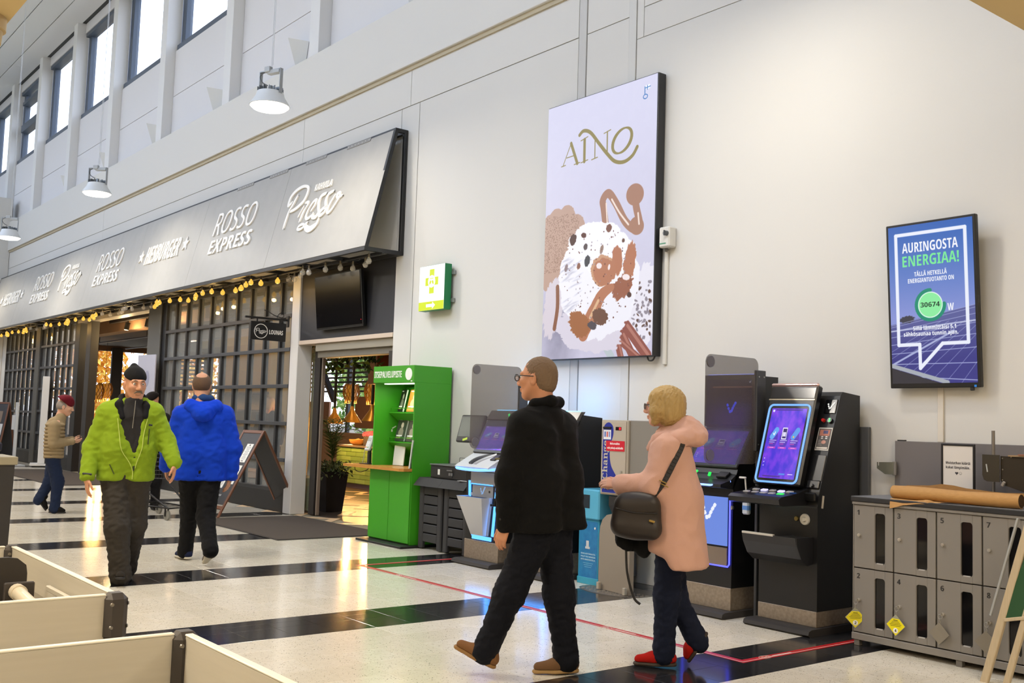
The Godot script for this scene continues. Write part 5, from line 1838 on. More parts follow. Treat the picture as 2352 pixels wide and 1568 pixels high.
	# side strip with buttons, notice and note acceptor
	var ts := Basis(Vector3.RIGHT, -0.34)
	var strip := func(y: float) -> Vector3: return Vector3(0.195, y, -0.02 - (y - 1.0) * 0.357 + 0.002)
	part(t, "emblem_plate", G.new().box(strip.call(1.62), Vector3(0.1, 0.11, 0.012), 0.003, ts), mat("0b0b0c", 0.2))
	e3 = part(t, "emblem", vee(0.042), glow("f0efe8", 0.9))
	e3.transform = Transform3D(ts, strip.call(1.62) + ts * Vector3(0, 0, 0.007))
	part(t, "red_button", G.new().cyl(strip.call(1.515) + Vector3(-0.032, 0, 0), strip.call(1.515) + Vector3(-0.032, 0, 0) + ts * Vector3(0, 0, 0.02), 0.014, 0.012, 12), mat("c2201c", 0.35))
	part(t, "green_signal", G.new().cyl(strip.call(1.515) + Vector3(0.022, 0, 0), strip.call(1.515) + Vector3(0.022, 0, 0) + ts * Vector3(0, 0, 0.015), 0.02, 0.02, 14), mat("0d130d", 0.3))
	part(t, "green_light", G.new().box(strip.call(1.515) + Vector3(0.024, 0, 0) + ts * Vector3(0, 0, 0.017), Vector3(0.01, 0.026, 0.003), 0.0, ts), glow("2dff6a", 2.0))
	var im := Image.create(64, 90, false, Image.FORMAT_RGB8)
	im.fill(Color("55514f"))
	im.fill_rect(Rect2i(6, 5, 52, 26), Color("b0715e"))
	im.fill_rect(Rect2i(24, 8, 24, 14), Color("4c4a70"))
	blob(im, Vector2(22, 38), Vector2(7, 6), Color("e6e4e0"))
	blob(im, Vector2(44, 38), Vector2(7, 6), Color("e6e4e0"))
	ink(im, [Vector2(14, 38), Vector2(52, 38)], 3.0, Color("29282b"))
	blob(im, Vector2(34, 58), Vector2(12, 8), Color("c08c7c"))
	im.fill_rect(Rect2i(4, 80, 56, 8), Color("cfc8bd"))
	for k in 4:
		im.fill_rect(Rect2i(6, 50 + k * 7, 14 + 3 * k, 2), Color("a9a39b"))
	part(t, "notice", G.new().box(strip.call(1.38), Vector3(0.115, 0.175, 0.004), 0.0, ts), mat("d6d2c8", 0.5))
	part(t, "notice_print", sheet(0.105, 0.16, strip.call(1.38) + ts * Vector3(0, 0, 0.0025), ts), paper_mat(im))
	part(t, "note_acceptor", G.new().box(strip.call(1.17), Vector3(0.11, 0.2, 0.014), 0.004, ts), black2)
	part(t, "coin_slot", G.new().box(strip.call(1.05), Vector3(0.1, 0.06, 0.03), 0.006, ts).cyl(strip.call(1.04), strip.call(1.04) + ts * Vector3(0, 0, 0.03), 0.016, 0.012, 10), mat("232326", 0.25))
	part(t, "payout_cup", G.new().box(strip.call(0.965) + Vector3(0, 0, 0.02), Vector3(0.11, 0.06, 0.03), 0.008), black2)
	part(t, "key_lock", G.new().cyl(Vector3(0.08, 0.8, 0), Vector3(0.08, 0.8, 0.012), 0.018, 0.016, 14), mat("8a7a4a", 0.35, 0.8))
	part(t, "round_lock", G.new().cyl(Vector3(0.15, 0.8, 0), Vector3(0.15, 0.8, 0.01), 0.042, 0.038, 20).cyl(Vector3(0.15, 0.8, 0.01), Vector3(0.15, 0.8, 0.02), 0.02, 0.014, 14), mat("d9d6cc", 0.3, 0.4))
	var tray := part(t, "payout_tray", drawn([Vector2(0.002, 0.49), Vector2(0.002, 0.55), Vector2(0.05, 0.56), Vector2(0.13, 0.6), Vector2(0.17, 0.64), Vector2(0.185, 0.68), Vector2(0.205, 0.68), Vector2(0.19, 0.62), Vector2(0.14, 0.53), Vector2(0.07, 0.48)], 0.47, -0.02), mat("202022", 0.4))
	part(tray, "tray_lip", G.new().box(Vector3(-0.115, 0.681, 0.195), Vector3(0.28, 0.016, 0.024), 0.003), mat("d9d3c6", 0.35, 0.3))
	part(tray, "tray_end", drawn([Vector2(0.002, 0.49), Vector2(0.002, 0.68), Vector2(0.2, 0.68), Vector2(0.19, 0.62), Vector2(0.14, 0.53), Vector2(0.07, 0.48)], 0.012, 0.215).box(Vector3(0.13, 0.672, 0.1), Vector3(0.16, 0.012, 0.19), 0.003), mat("202022", 0.4))
	part(t, "side_label", G.new().box(Vector3(0.2565, 0.93, -0.06), Vector3(0.003, 0.09, 0.02), 0.0, Basis(Vector3.RIGHT, -0.15)), mat("c9c0b0", 0.5))
	var bt := thing("hand_sanitiser", "small blue and white pump bottle hanging beside the front kiosk's desk", "bottle", Vector3(-5.0, 0.8, -6.27))
	part(bt, "body", G.new().box(Vector3(0, 0.05, 0), Vector3(0.06, 0.11, 0.04), 0.01), mat("c6ccd8", 0.35))
	part(bt, "label_band", G.new().box(Vector3(0, 0.045, 0), Vector3(0.062, 0.05, 0.042), 0.01), mat("5f8fd6", 0.4))
	part(bt, "cap", G.new().cyl(Vector3(0, 0.1, 0), Vector3(0, 0.13, 0), 0.014, 0.012, 10).box(Vector3(-0.015, 0.27, 0.03), Vector3(0.06, 0.014, 0.02), 0.004).cyl(Vector3(0, 0.13, 0), Vector3(0, 0.27, 0.02), 0.006, 0.006, 8), mat("d8d6d0", 0.4))
	# smoked plexiglass dividers on their posts
	for i in 2:
		var d := thing("privacy_screen", ["smoked plexiglass divider between the two black kiosks on the right", "smoked plexiglass divider beyond the person in the black jacket"][1 - i], "divider", Vector3([-7.93, -5.03][i], 0, -6.12), 0, "smoked dividers between the kiosks")
		var g := G.new()
		g.X = Transform3D(Basis(Vector3(0, 0, -1), Vector3(0, 1, 0), Vector3(1, 0, 0)), Vector3(-0.003, 1.575, 0))
		g.prism(rrect(0.61, 0.81, 0.06, 6), 0.006)
		var m := StandardMaterial3D.new()
		m.albedo_color = Color(Color("6b6259"), 0.5)
		m.transparency = BaseMaterial3D.TRANSPARENCY_ALPHA
		m.roughness = 0.3
		part(d, "plexiglass", g, m)
		for q: Array in [[0.25, 0.35], [0.24, -0.34]]:
			part(d, "mount_disc", G.new().cyl(Vector3(-0.006, 1.575 + q[1], q[0]), Vector3(0.006, 1.575 + q[1], q[0]), 0.042, 0.042, 20), mat("6b6864", 0.5))
		part(d, "post", G.new().box(Vector3(0.0, 1.58, -0.33), Vector3(0.03, 0.62, 0.11), 0.004).box(Vector3(0.0, 0.64, -0.32), Vector3(0.025, 1.28, 0.04), 0.004), mat("4b4c4e", 0.4, 0.4))
		for q: float in [1.32, 1.84]:
			for z: float in [-0.3, -0.36]:
				part(d, "screw", G.new().cyl(Vector3(0.015, q, z), Vector3(0.019, q, z), 0.006, 0.006, 8), mat("b9b9b6", 0.3, 0.8))

func change_corner() -> void:
	# grey boards behind the machines
	struct("trim_15", G.new().bb(Vector3(-7.48, 0.06, -6.915), Vector3(-6.76, 1.48, -6.88), 0.004), mat("8b8d92", 0.5))
	struct("trim_16", G.new().bb(Vector3(-5.15, 0.06, -6.915), Vector3(-4.36, 1.48, -6.88), 0.004), mat("55575a", 0.5))
	var t := thing("change_machine", "beige wall-hung change machine with a blue wave and a red notice", "change machine", Vector3(-6.565, 0.82, -6.4))
	var beige := mat("a89e8e", 0.45)
	part(t, "cabinet", G.new().bb(Vector3(-0.17, 0, -0.5), Vector3(0.17, 0.66, 0), 0.005), beige)
	part(t, "side_cabinet", G.new().bb(Vector3(0.17, 0.0, -0.5), Vector3(0.55, 0.66, -0.02), 0.005), mat("807b73", 0.5))
	part(t, "door", G.new().bb(Vector3(-0.158, 0.012, 0), Vector3(0.148, 0.648, 0.008), 0.003), mat("b0a696", 0.4))
	var w := curve2([Vector2(0.115, 0.05), Vector2(0.1, 0.1), Vector2(0.03, 0.18), Vector2(-0.03, 0.26), Vector2(-0.05, 0.36), Vector2(-0.04, 0.45), Vector2(-0.01, 0.53), Vector2(-0.015, 0.6), Vector2(-0.055, 0.635), Vector2(-0.1, 0.63), Vector2(-0.135, 0.59), Vector2(-0.14, 0.53)], 4)
	w.append(Vector2(-0.14, 0.02))
	w.append(Vector2(0.115, 0.02))
	var g := G.new()
	g.X = Transform3D(Basis(), Vector3(0, 0, 0.0075))
	g.prism(PackedVector2Array(w), 0.0015)
	part(t, "blue_wave", g, mat("1c2b8f", 0.4))
	letter(t, "Change", 0.062, mat("b9b2a2", 0.5), Vector3(-0.105, 0.305, 0.009), 1.0, 0.0, 0.002, true, 0.34, true, Basis(Vector3.BACK, PI / 2))
	part(t, "red_notice", G.new().box(Vector3(0.02, 0.432, 0.011), Vector3(0.23, 0.09, 0.002)), mat("c8142c", 0.45))
	letter(t, "Rahanvaihto", 0.018, mat("f3eeee", 0.5), Vector3(0.015, 0.452, 0.0125), 1.0, 0.0, 0.001, true, 0.12)
	letter(t, "vain pelaaja-asiakkaille", 0.018, mat("f3eeee", 0.5), Vector3(0.02, 0.414, 0.0125), 1.0, 0.0, 0.001, true, 0.2)
	part(t, "note_slot", G.new().box(Vector3(-0.085, 0.59, 0.012), Vector3(0.1, 0.018, 0.016), 0.003), mat("2a2a2c", 0.35, 0.5))
	var im := Image.create(48, 40, false, Image.FORMAT_RGB8)
	im.fill(Color("dfe1e6"))
	for k in 3:
		im.fill_rect(Rect2i(5 + k * 14, 8, 10, 22), [Color("5a6fb0"), Color("c05a58"), Color("7d89c0")][k])
	part(t, "label", sheet(0.095, 0.085, Vector3(-0.085, 0.53, 0.0098)), paper_mat(im))
	part(t, "display", G.new().box(Vector3(0.055, 0.585, 0.009), Vector3(0.07, 0.03, 0.004)), mat("220c0e", 0.2))
	part(t, "display_light", G.new().box(Vector3(0.075, 0.585, 0.0115), Vector3(0.024, 0.022, 0.002)), glow("e0182a", 1.5))
	part(t, "coin_tray", frame_bars(0.13, 0.1, 0.008, 0.014, Vector3(-0.04, 0.1, 0.012)), mat("8d8577", 0.35, 0.5))
	part(t, "lock", G.new().cyl(Vector3(0.1, 0.21, 0.006), Vector3(0.1, 0.21, 0.016), 0.012, 0.012, 12), mat("c6c2b8", 0.3, 0.7))
	var u := thing("coin_hopper", "dark rounded coin scoop under the change machine", "scoop", Vector3(-6.5, 0.63, -6.42))
	part(u, "scoop", drawn([Vector2(-0.3, 0.18), Vector2(0.02, 0.18), Vector2(0.02, 0.1), Vector2(-0.02, 0.03), Vector2(-0.1, 0.0), Vector2(-0.3, 0.0)], 0.24), mat("23201e", 0.5))
	var p := thing("counter_leg", "beige standing board with a rounded corner under the change machine", "board", Vector3(-6.43, 0, -6.36))
	var poly := [Vector2(-0.23, 0), Vector2(0.2, 0), Vector2(0.2, 0.66), Vector2(-0.06, 0.66), Vector2(-0.13, 0.645), Vector2(-0.19, 0.6), Vector2(-0.22, 0.54), Vector2(-0.23, 0.47)]
	g = G.new()
	g.X = Transform3D(Basis(Vector3.UP, -0.12), Vector3(0, 0.006, 0))
	g.prism(PackedVector2Array(poly), 0.05)
	part(p, "board", g, mat("8e8374", 0.55))
	part(p, "bracket", G.new().box(Vector3(-0.19, 0.04, 0.06), Vector3(0.03, 0.06, 0.03), 0.003).box(Vector3(0.17, 0.04, 0.1), Vector3(0.03, 0.06, 0.03), 0.003), mat("b9b0a0", 0.4, 0.3))
	var f := thing("tread_plate", "rounded diamond-pattern tread plate on the floor under the change machine", "tread plate", Vector3(-6.5, 0, -6.36))
	g = G.new()
	g.X = Transform3D(Basis(Vector3(1, 0, 0), Vector3(0, 0, 1), Vector3(0, 1, 0)), Vector3(0, 0.0, 0))
	var ov := PackedVector2Array()
	for i in 20:
		var a := PI * i / 19.0
		ov.append(Vector2(-cos(a) * 0.36, sin(a) * 0.18 + 0.02))
	ov.append(Vector2(0.36, -0.3))
	ov.append(Vector2(-0.36, -0.3))
	g.prism(ov, 0.003)
	part(f, "plate", g, mat("8a8682", 0.35, 0.7))
	g = G.new()
	for r in 9:
		for k in 14:
			var q := Vector3(-0.33 + k * 0.05 + (r % 2) * 0.025, 0.004, -0.09 + r * 0.03)
			if q.z < 0.02 + 0.17 * sqrt(maxf(0.0, 1.0 - pow(q.x / 0.35, 2))):
				g.box(q, Vector3(0.03, 0.003, 0.008), 0.0, Basis(Vector3.UP, 0.7 if k % 2 else -0.7))
	part(f, "tread_studs", g, mat("a8a39c", 0.3, 0.7)).set_meta("kind", "stuff")
	for i in 2:
		var b := thing("card_bin", ["light blue collection bin beside the change machine, with white print", "blue collection bin half hidden behind the woman's legs"][i], "bin", Vector3([-6.9, -6.03][i], 0, [-6.62, -6.72][i]), 0, "blue collection bins between the kiosks")
		part(b, "body", G.new().bb(Vector3(-0.135, 0.0, -0.2), Vector3(0.135, 0.58, 0.19), 0.006), mat("2f8fb4", 0.4))
		part(b, "front_print", G.new().bb(Vector3(-0.115, 0.06, 0.19), Vector3(0.115, 0.56, 0.1915)), worn("1d6ca8", "2a86ba", 0.4, 0.0, 0.03, 1.5))
		part(b, "hood", G.new().bb(Vector3(-0.15, 0.58, -0.21), Vector3(0.15, 0.85, 0.215), 0.012), mat("58aed0", 0.35))
		part(b, "foot_band", G.new().bb(Vector3(-0.14, 0.0, 0.0), Vector3(0.14, 0.06, 0.196), 0.004), mat("3b9cb8", 0.4))
		part(b, "slot", G.new().box(Vector3(-0.05, 0.74, 0.2155), Vector3(0.16, 0.12, 0.002)), mat("1c2a34", 0.5))
		part(b, "card_picture", G.new().box(Vector3(-0.01, 0.36, 0.193), Vector3(0.035, 0.055, 0.002)).box(Vector3(-0.01, 0.325, 0.1925), Vector3(0.06, 0.02, 0.001)), mat("c9ced0", 0.5))
		part(b, "button", G.new().cyl(Vector3(0.085, 0.505, 0.19), Vector3(0.085, 0.505, 0.196), 0.011, 0.011, 12), mat("cfd8da", 0.4))
		if i == 0:
			var wm := mat("b8dcec", 0.5)
			var ln := ["RAHA-AUTOMAATTI-", "PELIT VOI MAKSAA", "MYÖS MAKSUKORTILLA."]
			for k in 3:
				letter(b, ln[k], 0.013, wm, Vector3(0.0, 0.27 - k * 0.026, 0.1925), 1.0, 0.0, 0.001, true, 0.19)
			for k in 3:
				part(b, "small_print", G.new().box(Vector3(0.0, 0.187 - k * 0.017, 0.1922), Vector3(0.13 - 0.02 * k, 0.005, 0.001)), mat("6fb0d0", 0.5))

func lockers() -> void:
	var t := thing("locker_bank", "grey bank of numbered lockers with dark window strips under a black-edged top", "lockers", Vector3(-4.1, 0, -6.29))
	var grey := mat("7f7a73", 0.5)
	var N := 5
	var cw := 0.3
	var W := cw * N
	part(t, "carcass", G.new().bb(Vector3(0, 0.085, -0.58), Vector3(W, 0.955, -0.022)), mat("4e4b47", 0.6))
	part(t, "side_panel", G.new().bb(Vector3(-0.004, 0.085, -0.585), Vector3(0.004, 0.96, 0.0), 0.002), grey)
	part(t, "base_frame", G.new().bb(Vector3(-0.006, 0.04, -0.57), Vector3(W, 0.085, 0.008), 0.003), grey)
	for i in 3:
		part(t, "foot", G.new().bb(Vector3(0.01 + i * 0.72, 0, -0.04), Vector3(0.05 + i * 0.72, 0.04, 0.0), 0.002).bb(Vector3(0.01 + i * 0.72, 0, -0.55), Vector3(0.05 + i * 0.72, 0.04, -0.5)), mat("6a655e", 0.5))
	part(t, "top_band", G.new().bb(Vector3(-0.006, 0.945, -0.58), Vector3(W, 0.965, 0.01), 0.003), grey)
	part(t, "worktop", G.new().bb(Vector3(-0.012, 0.965, -0.6), Vector3(W, 0.998, 0.016), 0.004), mat("232325", 0.5))
	part(t, "worktop_surface", G.new().bb(Vector3(-0.01, 0.998, -0.6), Vector3(W, 1.0, 0.014)), mat("77787c", 0.45))
	for c in 4:
		for r in 2:
			var num := c * 2 + r + 1
			var x0 := c * cw + 0.006
			var x1 := (c + 1) * cw - 0.004
			var y0 := 0.523 if r == 0 else 0.092
			var y1 := 0.942 if r == 0 else 0.515
			var wx := x0 + 0.195
			var wy := (y0 + y1) * 0.5 - 0.005
			var g := G.new()
			# door leaf round the window: four pieces
			var hw := 0.038
			var hh := 0.168
			g.bb(Vector3(x0, y0, -0.02), Vector3(wx - hw, y1, 0), 0.002)
			g.bb(Vector3(wx + hw, y0, -0.02), Vector3(x1, y1, 0), 0.002)
			g.bb(Vector3(wx - hw, y0, -0.02), Vector3(wx + hw, wy - hh, 0))
			g.bb(Vector3(wx - hw, wy + hh, -0.02), Vector3(wx + hw, y1, 0))
			for sx: float in [-1.0, 1.0]:
				for sy: float in [-1.0, 1.0]:
					var k := Vector2(wx + sx * hw, wy + sy * hh)
					var poly := PackedVector2Array([k])
					for j in 5:
						var a := PI / 2 * j / 4.0
						poly.append(k + Vector2(-sx * 0.018 * (1 - sin(a)), -sy * 0.018 * (1 - cos(a))))
					g.X = Transform3D(Basis(), Vector3(0, 0, -0.02))
					g.prism(poly, 0.02, false)
					g.X = Transform3D()
			var d := part(t, "door", g, grey)
			part(d, "window", G.new().bb(Vector3(wx - hw, wy - hh, -0.016), Vector3(wx + hw, wy + hh, -0.012)), mat("0d0d0f", 0.08))
			part(d, "window_edge", G.new().bb(Vector3(wx - hw + 0.015, wy - hh - 0.001, -0.012), Vector3(wx + hw - 0.015, wy - hh + 0.006, -0.001)), mat("b7b4b0", 0.3))
			var lx := x0 + 0.042
			var ly := 0.74 if r == 0 else 0.305
			part(d, "lock", G.new().cyl(Vector3(lx, ly, 0), Vector3(lx, ly, 0.012), 0.0125, 0.011, 14).cyl(Vector3(lx, ly, 0.012), Vector3(lx, ly, 0.016), 0.007, 0.006, 10), mat("c9c4bb", 0.3, 0.7))
			letter(d, str(num), 0.033, mat("232323", 0.6), Vector3(x0 + 0.035, y1 - 0.05, 0.0005), 1.0, 0.0, 0.002, true)
			if r == 1:
				var nm: String = ["yellow diamond key tag turned sideways on the locker door next to the kiosk", "yellow diamond key tag facing forward on the second lower locker door", "grey-backed diamond key tag on the third lower locker door", "grey-backed diamond key tag behind the foot of the wooden stand"][c]
				var q := thing("key_tag", nm, "key tag", t.position + Vector3(lx, ly, 0.014))
				part(q, "key", G.new().box(Vector3(0, 0, 0.008), Vector3(0.004, 0.018, 0.02), 0.001), mat("b5b2ab", 0.3, 0.8))
				var ring := []
				for j in 13:
					ring.append(Vector3(-0.008 + cos(TAU * j / 12) * 0.014, -0.014 + sin(TAU * j / 12) * 0.014, 0.012))
				part(q, "ring", G.new().tube(ring, 0.0022, 6), mat("a7a49d", 0.3, 0.8))
				part(q, "chain", G.new().tube(curve3([Vector3(-0.012, -0.028, 0.012), Vector3(-0.006, -0.045, 0.012), Vector3(-0.01, -0.062, 0.01)], 4), 0.003, 6), mat("a7a49d", 0.3, 0.8))
				var yel := c < 2
				var turn := Basis(Vector3.UP, [0.75, 0.05, 0.0, 0.2][c])
				var o := Vector3(-0.012, -0.118, 0.012)
				var pl := G.new()
				pl.X = Transform3D(turn, o)
				pl.prism(PackedVector2Array([Vector2(0, 0.07), Vector2(0.067, 0.0), Vector2(0, -0.07), Vector2(-0.067, 0.0)]), 0.003)
				part(q, "tag", pl, mat("9a9a86" if yel else "80796c", 0.4))
				if yel:
					pl = G.new()
					pl.X = Transform3D(turn, o + turn * Vector3(0, 0, 0.003))
					pl.prism(PackedVector2Array([Vector2(-0.024, 0.042), Vector2(0.024, 0.042), Vector2(0.063, 0.0), Vector2(0, -0.066), Vector2(-0.063, 0.0)]), 0.001)
					part(q, "tag_face", pl, mat("e8d90f", 0.4))
					part(q, "number_disc", G.new().cyl(o + turn * Vector3(0, -0.034, 0.004), o + turn * Vector3(0, -0.034, 0.005), 0.017, 0.017, 16), mat("eeeeea", 0.5))
					letter(q, str(num), 0.018, mat("1e2a22", 0.5), o + turn * Vector3(0, -0.034, 0.0056), 1.0, 0.0, 0.001, true, 0.0, false, turn)
					for j in 5:
						part(q, "print_line", G.new().box(o + turn * Vector3(0, 0.032 - j * 0.009, 0.0043), Vector3([0.03, 0.05, 0.064, 0.08, 0.07][j], 0.004 if j == 0 else 0.0025, 0.001), 0.0, turn), mat("4a4a1a", 0.5))
	# wrapping station on and behind the lockers
	var b := thing("back_board", "grey back board fixed behind the locker top", "board", Vector3(-4.14, 1.0, -6.87))
	part(b, "board", G.new().bb(Vector3(0, 0.0, -0.03), Vector3(2.2, 0.385, 0), 0.003), mat("6f6a69", 0.55))
	part(b, "clip", G.new().bb(Vector3(0.02, 0.385, -0.02), Vector3(0.08, 0.393, 0.0)), mat("2c2b2b", 0.5))
	var br := thing("roll_bracket", "grey-green steel bracket at the left end of the back board", "bracket", Vector3(-4.14, 1.2, -6.85))
	var g2 := G.new()
	g2.X = Transform3D(Basis(Vector3.UP, 0.0), Vector3(0, 0, 0.005))
	g2.prism(PackedVector2Array([Vector2(-0.125, 0.025), Vector2(-0.118, 0.025), Vector2(-0.117, 0.0), Vector2(-0.108, 0.0), Vector2(-0.108, 0.025), Vector2(0.01, 0.03), Vector2(0.01, -0.06), Vector2(-0.06, -0.06), Vector2(-0.125, -0.02)]), 0.006)
	part(br, "arm", g2, mat("77776a", 0.4, 0.4))
	part(br, "plate", G.new().box(Vector3(0.012, -0.015, 0.0), Vector3(0.03, 0.1, 0.02), 0.003), mat("8a8681", 0.4, 0.4))
	var s := thing("framed_notice", "white notice in a black frame standing behind the brown paper roll", "notice", Vector3(-3.55, 1.0, -6.66))
	part(s, "frame", frame_bars(0.235, 0.36, 0.014, 0.014, Vector3(0, 0.2, 0)), mat("17171a", 0.4))
	part(s, "sheet", G.new().bb(Vector3(-0.108, 0.03, -0.006), Vector3(0.108, 0.37, 0.002)), mat("d5d0c9", 0.6))
	part(s, "foot", G.new().box(Vector3(0, 0.012, 0), Vector3(0.235, 0.024, 0.05), 0.004), mat("17171a", 0.4))
	var ink_m := mat("34343c", 0.6)
	letter(s, "Muistathan kääriä", 0.0165, ink_m, Vector3(0.0, 0.252, 0.0025), 1.0, 0.0, 0.001, true, 0.168)
	letter(s, "kukat lämpimään.", 0.0165, ink_m, Vector3(0.0, 0.222, 0.0025), 1.0, 0.0, 0.001, true, 0.168)
	var ht := PackedVector2Array()
	for i in 20:
		var a := TAU * i / 20
		ht.append(Vector2(16 * pow(sin(a), 3), 13 * cos(a) - 5 * cos(2 * a) - 2 * cos(3 * a) - cos(4 * a)) * 0.0007)
	var hg := G.new()
	hg.X = Transform3D(Basis(), Vector3(-0.008, 0.184, 0.002))
	hg.prism(ht, 0.001)
	part(s, "heart", hg, ink_m)
	var fc := []
	for i in 17:
		fc.append(Vector3(0.018 + cos(TAU * i / 16) * 0.009, 0.184 + sin(TAU * i / 16) * 0.009, 0.0025))
	part(s, "smiley", G.new().tube(fc, 0.0008, 4).tube([Vector3(0.014, 0.182, 0.0025), Vector3(0.018, 0.179, 0.0025), Vector3(0.022, 0.182, 0.0025)], 0.0008, 4), mat("8f8c8c", 0.6))
	var kraft := worn("a97c42", "b98d52", 0.7, 0.0, 0.04, 2.0, Vector3(1, 8, 8))
	var r := thing("paper_roll", "roll of brown wrapping paper lying along the locker top", "paper roll", Vector3(-3.5, 1.046, -6.36))
	var pr := []
	var rad := []
	for i in 9:
		var u := i / 8.0
		pr.append(Vector3(-0.34 + 0.85 * u, 0.002 * sin(u * 7.0), 0.01 * sin(u * 3.0)))
		rad.append(0.043 + 0.002 * sin(u * 9.0))
	var rg := G.new().tube(pr, rad, 22)
	part(r, "roll", rg, kraft)
	g2 = G.new()
	for i in 5:
		g2.cyl(pr[8] + Vector3(0.001, 0, 0), pr[8] + Vector3(0.002 + 0.0008 * i, 0, 0), 0.041 - i * 0.008, 0.039 - i * 0.008, 18)
	part(r, "core", g2, mat("3f2c17", 0.8))
	# loose sheet draped over the front edge with a torn corner
	var sheet_g := G.new()
	var nx := 26
	var nz := 9
	var pts := []
	for i in nx + 1:
		for j in nz + 1:
			var u := i / float(nx)
			var v := j / float(nz)
			var reach := 0.02 + 0.105 * (1.0 - u) * (0.75 + 0.25 * sin(u * 5.0))
			if u < 0.12:
				reach += 0.03 * (0.12 - u) / 0.12
			var x := -0.33 + 0.8 * u + 0.02 * v * (1.0 - u)
			var zz := 0.0 + v * reach
			var over := maxf(0.0, zz - 0.075)
			var y := -0.043 + 0.006 * sin(u * 19.0 + v * 3.0) * exp(-4.0 * absf(u - 0.2)) * v + 0.004 * v
			y += 0.012 * exp(-pow((u - 0.24 - 0.12 * v) / 0.025, 2.0)) * v
			pts.append(Vector3(x, y - over * 1.25, minf(zz, 0.08) + over * 0.35))
	for i in nx:
		for j in nz:
			var a: Vector3 = pts[i * (nz + 1) + j]
			var b3: Vector3 = pts[(i + 1) * (nz + 1) + j]
			var c3: Vector3 = pts[(i + 1) * (nz + 1) + j + 1]
			var d3: Vector3 = pts[i * (nz + 1) + j + 1]
			var nn := (d3 - a).cross(b3 - a).normalized()
			sheet_g.tri(a, b3, c3, nn)
			sheet_g.tri(a, c3, d3, nn)
	part(r, "loose_sheet", sheet_g, kraft)
	g2 = G.new()
	for i in 12:
		var u0 := i / 12.0
		var u1 := (i + 1) / 12.0
		var h0 := 0.045 + 0.03 * exp(-pow((u0 - 0.28) / 0.1, 2.0)) + 0.004 * sin(u0 * 17.0)
		var h1 := 0.045 + 0.03 * exp(-pow((u1 - 0.28) / 0.1, 2.0)) + 0.004 * sin(u1 * 17.0)
		g2.quad(Vector3(-0.3 + u0, -0.03, -0.075), Vector3(-0.3 + u1, -0.03, -0.075), Vector3(-0.3 + u1, h1, -0.09), Vector3(-0.3 + u0, h0, -0.09))
	part(r, "curled_edge", g2, worn("8a6230", "99713c", 0.75, 0.0, 0.04, 2.0, Vector3(1, 8, 8)))
	var rod := thing("holder_rod", "short grey steel rod standing behind the olive tray", "rod", Vector3(-3.34, 1.0, -6.72))
	part(rod, "rod", G.new().cyl(Vector3(0, 0, 0), Vector3(0, 0.475, 0), 0.011, 0.011, 12).cyl(Vector3(0, 0, 0), Vector3(0, 0.01, 0), 0.03, 0.03, 14), mat("88827c", 0.35, 0.6))
	var tr := thing("paper_dispenser", "dark olive steel paper dispenser at the right end of the locker top", "paper dispenser", Vector3(-3.02, 1.0, -6.62))
	var olive := mat("3b362c", 0.4, 0.3)
	g2 = G.new()
	g2.X = Transform3D(Basis(), Vector3(0, 0, 0.12))
	g2.prism(PackedVector2Array([Vector2(-0.28, 0.32), Vector2(-0.17, 0.32), Vector2(-0.17, 0.15), Vector2(-0.25, 0.15), Vector2(-0.27, 0.16), Vector2(-0.28, 0.19)]), 0.006)
	part(tr, "end_plate", g2, olive)
	g2 = G.new()
	g2.X = Transform3D(Basis(), Vector3(0, 0, 0.1))
	g2.prism(PackedVector2Array([Vector2(-0.17, 0.315), Vector2(0.6, 0.3), Vector2(0.6, 0.02), Vector2(0.1, 0.06), Vector2(-0.14, 0.13), Vector2(-0.17, 0.16)]), 0.012)
	part(tr, "front_plate", g2, mat("352f26", 0.35, 0.3))
	part(tr, "leg", G.new().bb(Vector3(0.25, 0, -0.1), Vector3(0.55, 0.3, 0.1), 0.004), olive)
	for q: Array in [[-0.155, 0.3], [-0.155, 0.23], [-0.155, 0.165], [-0.1, 0.31]]:
		part(tr, "rivet", G.new().cyl(Vector3(q[0], q[1], 0.112), Vector3(q[0], q[1], 0.117), 0.005, 0.004, 8), mat("8f8a7c", 0.35, 0.7))
	part(tr, "wing_nut", G.new().box(Vector3(-0.145, 0.14, 0.125), Vector3(0.02, 0.035, 0.016), 0.004, Basis(Vector3.BACK, -0.5)), mat("b3b0aa", 0.3, 0.7))
	part(tr, "slot", G.new().box(Vector3(-0.25, 0.235, 0.1265), Vector3(0.008, 0.05, 0.001), 0.0, Basis(Vector3.BACK, 0.15)), mat("a9aeac", 0.5))
	for i in 3:
		var ps := thing("paper_stack", ["brown papers stacked on the olive dispenser, lowest layer", "reddish papers stacked on the olive dispenser, middle layer", "white papers on top of the stack on the olive dispenser"][i], "paper", Vector3(-2.86 + 0.03 * i, 1.318 + i * 0.0085, -6.62))
		part(ps, "sheets", G.new().box(Vector3.ZERO, Vector3(0.55 - 0.06 * i, 0.008, 0.25), 0.0, Basis(Vector3.UP, 0.05 * i)), mat(["9a7f5c", "8a5c48", "c9c4b8"][i], 0.7))

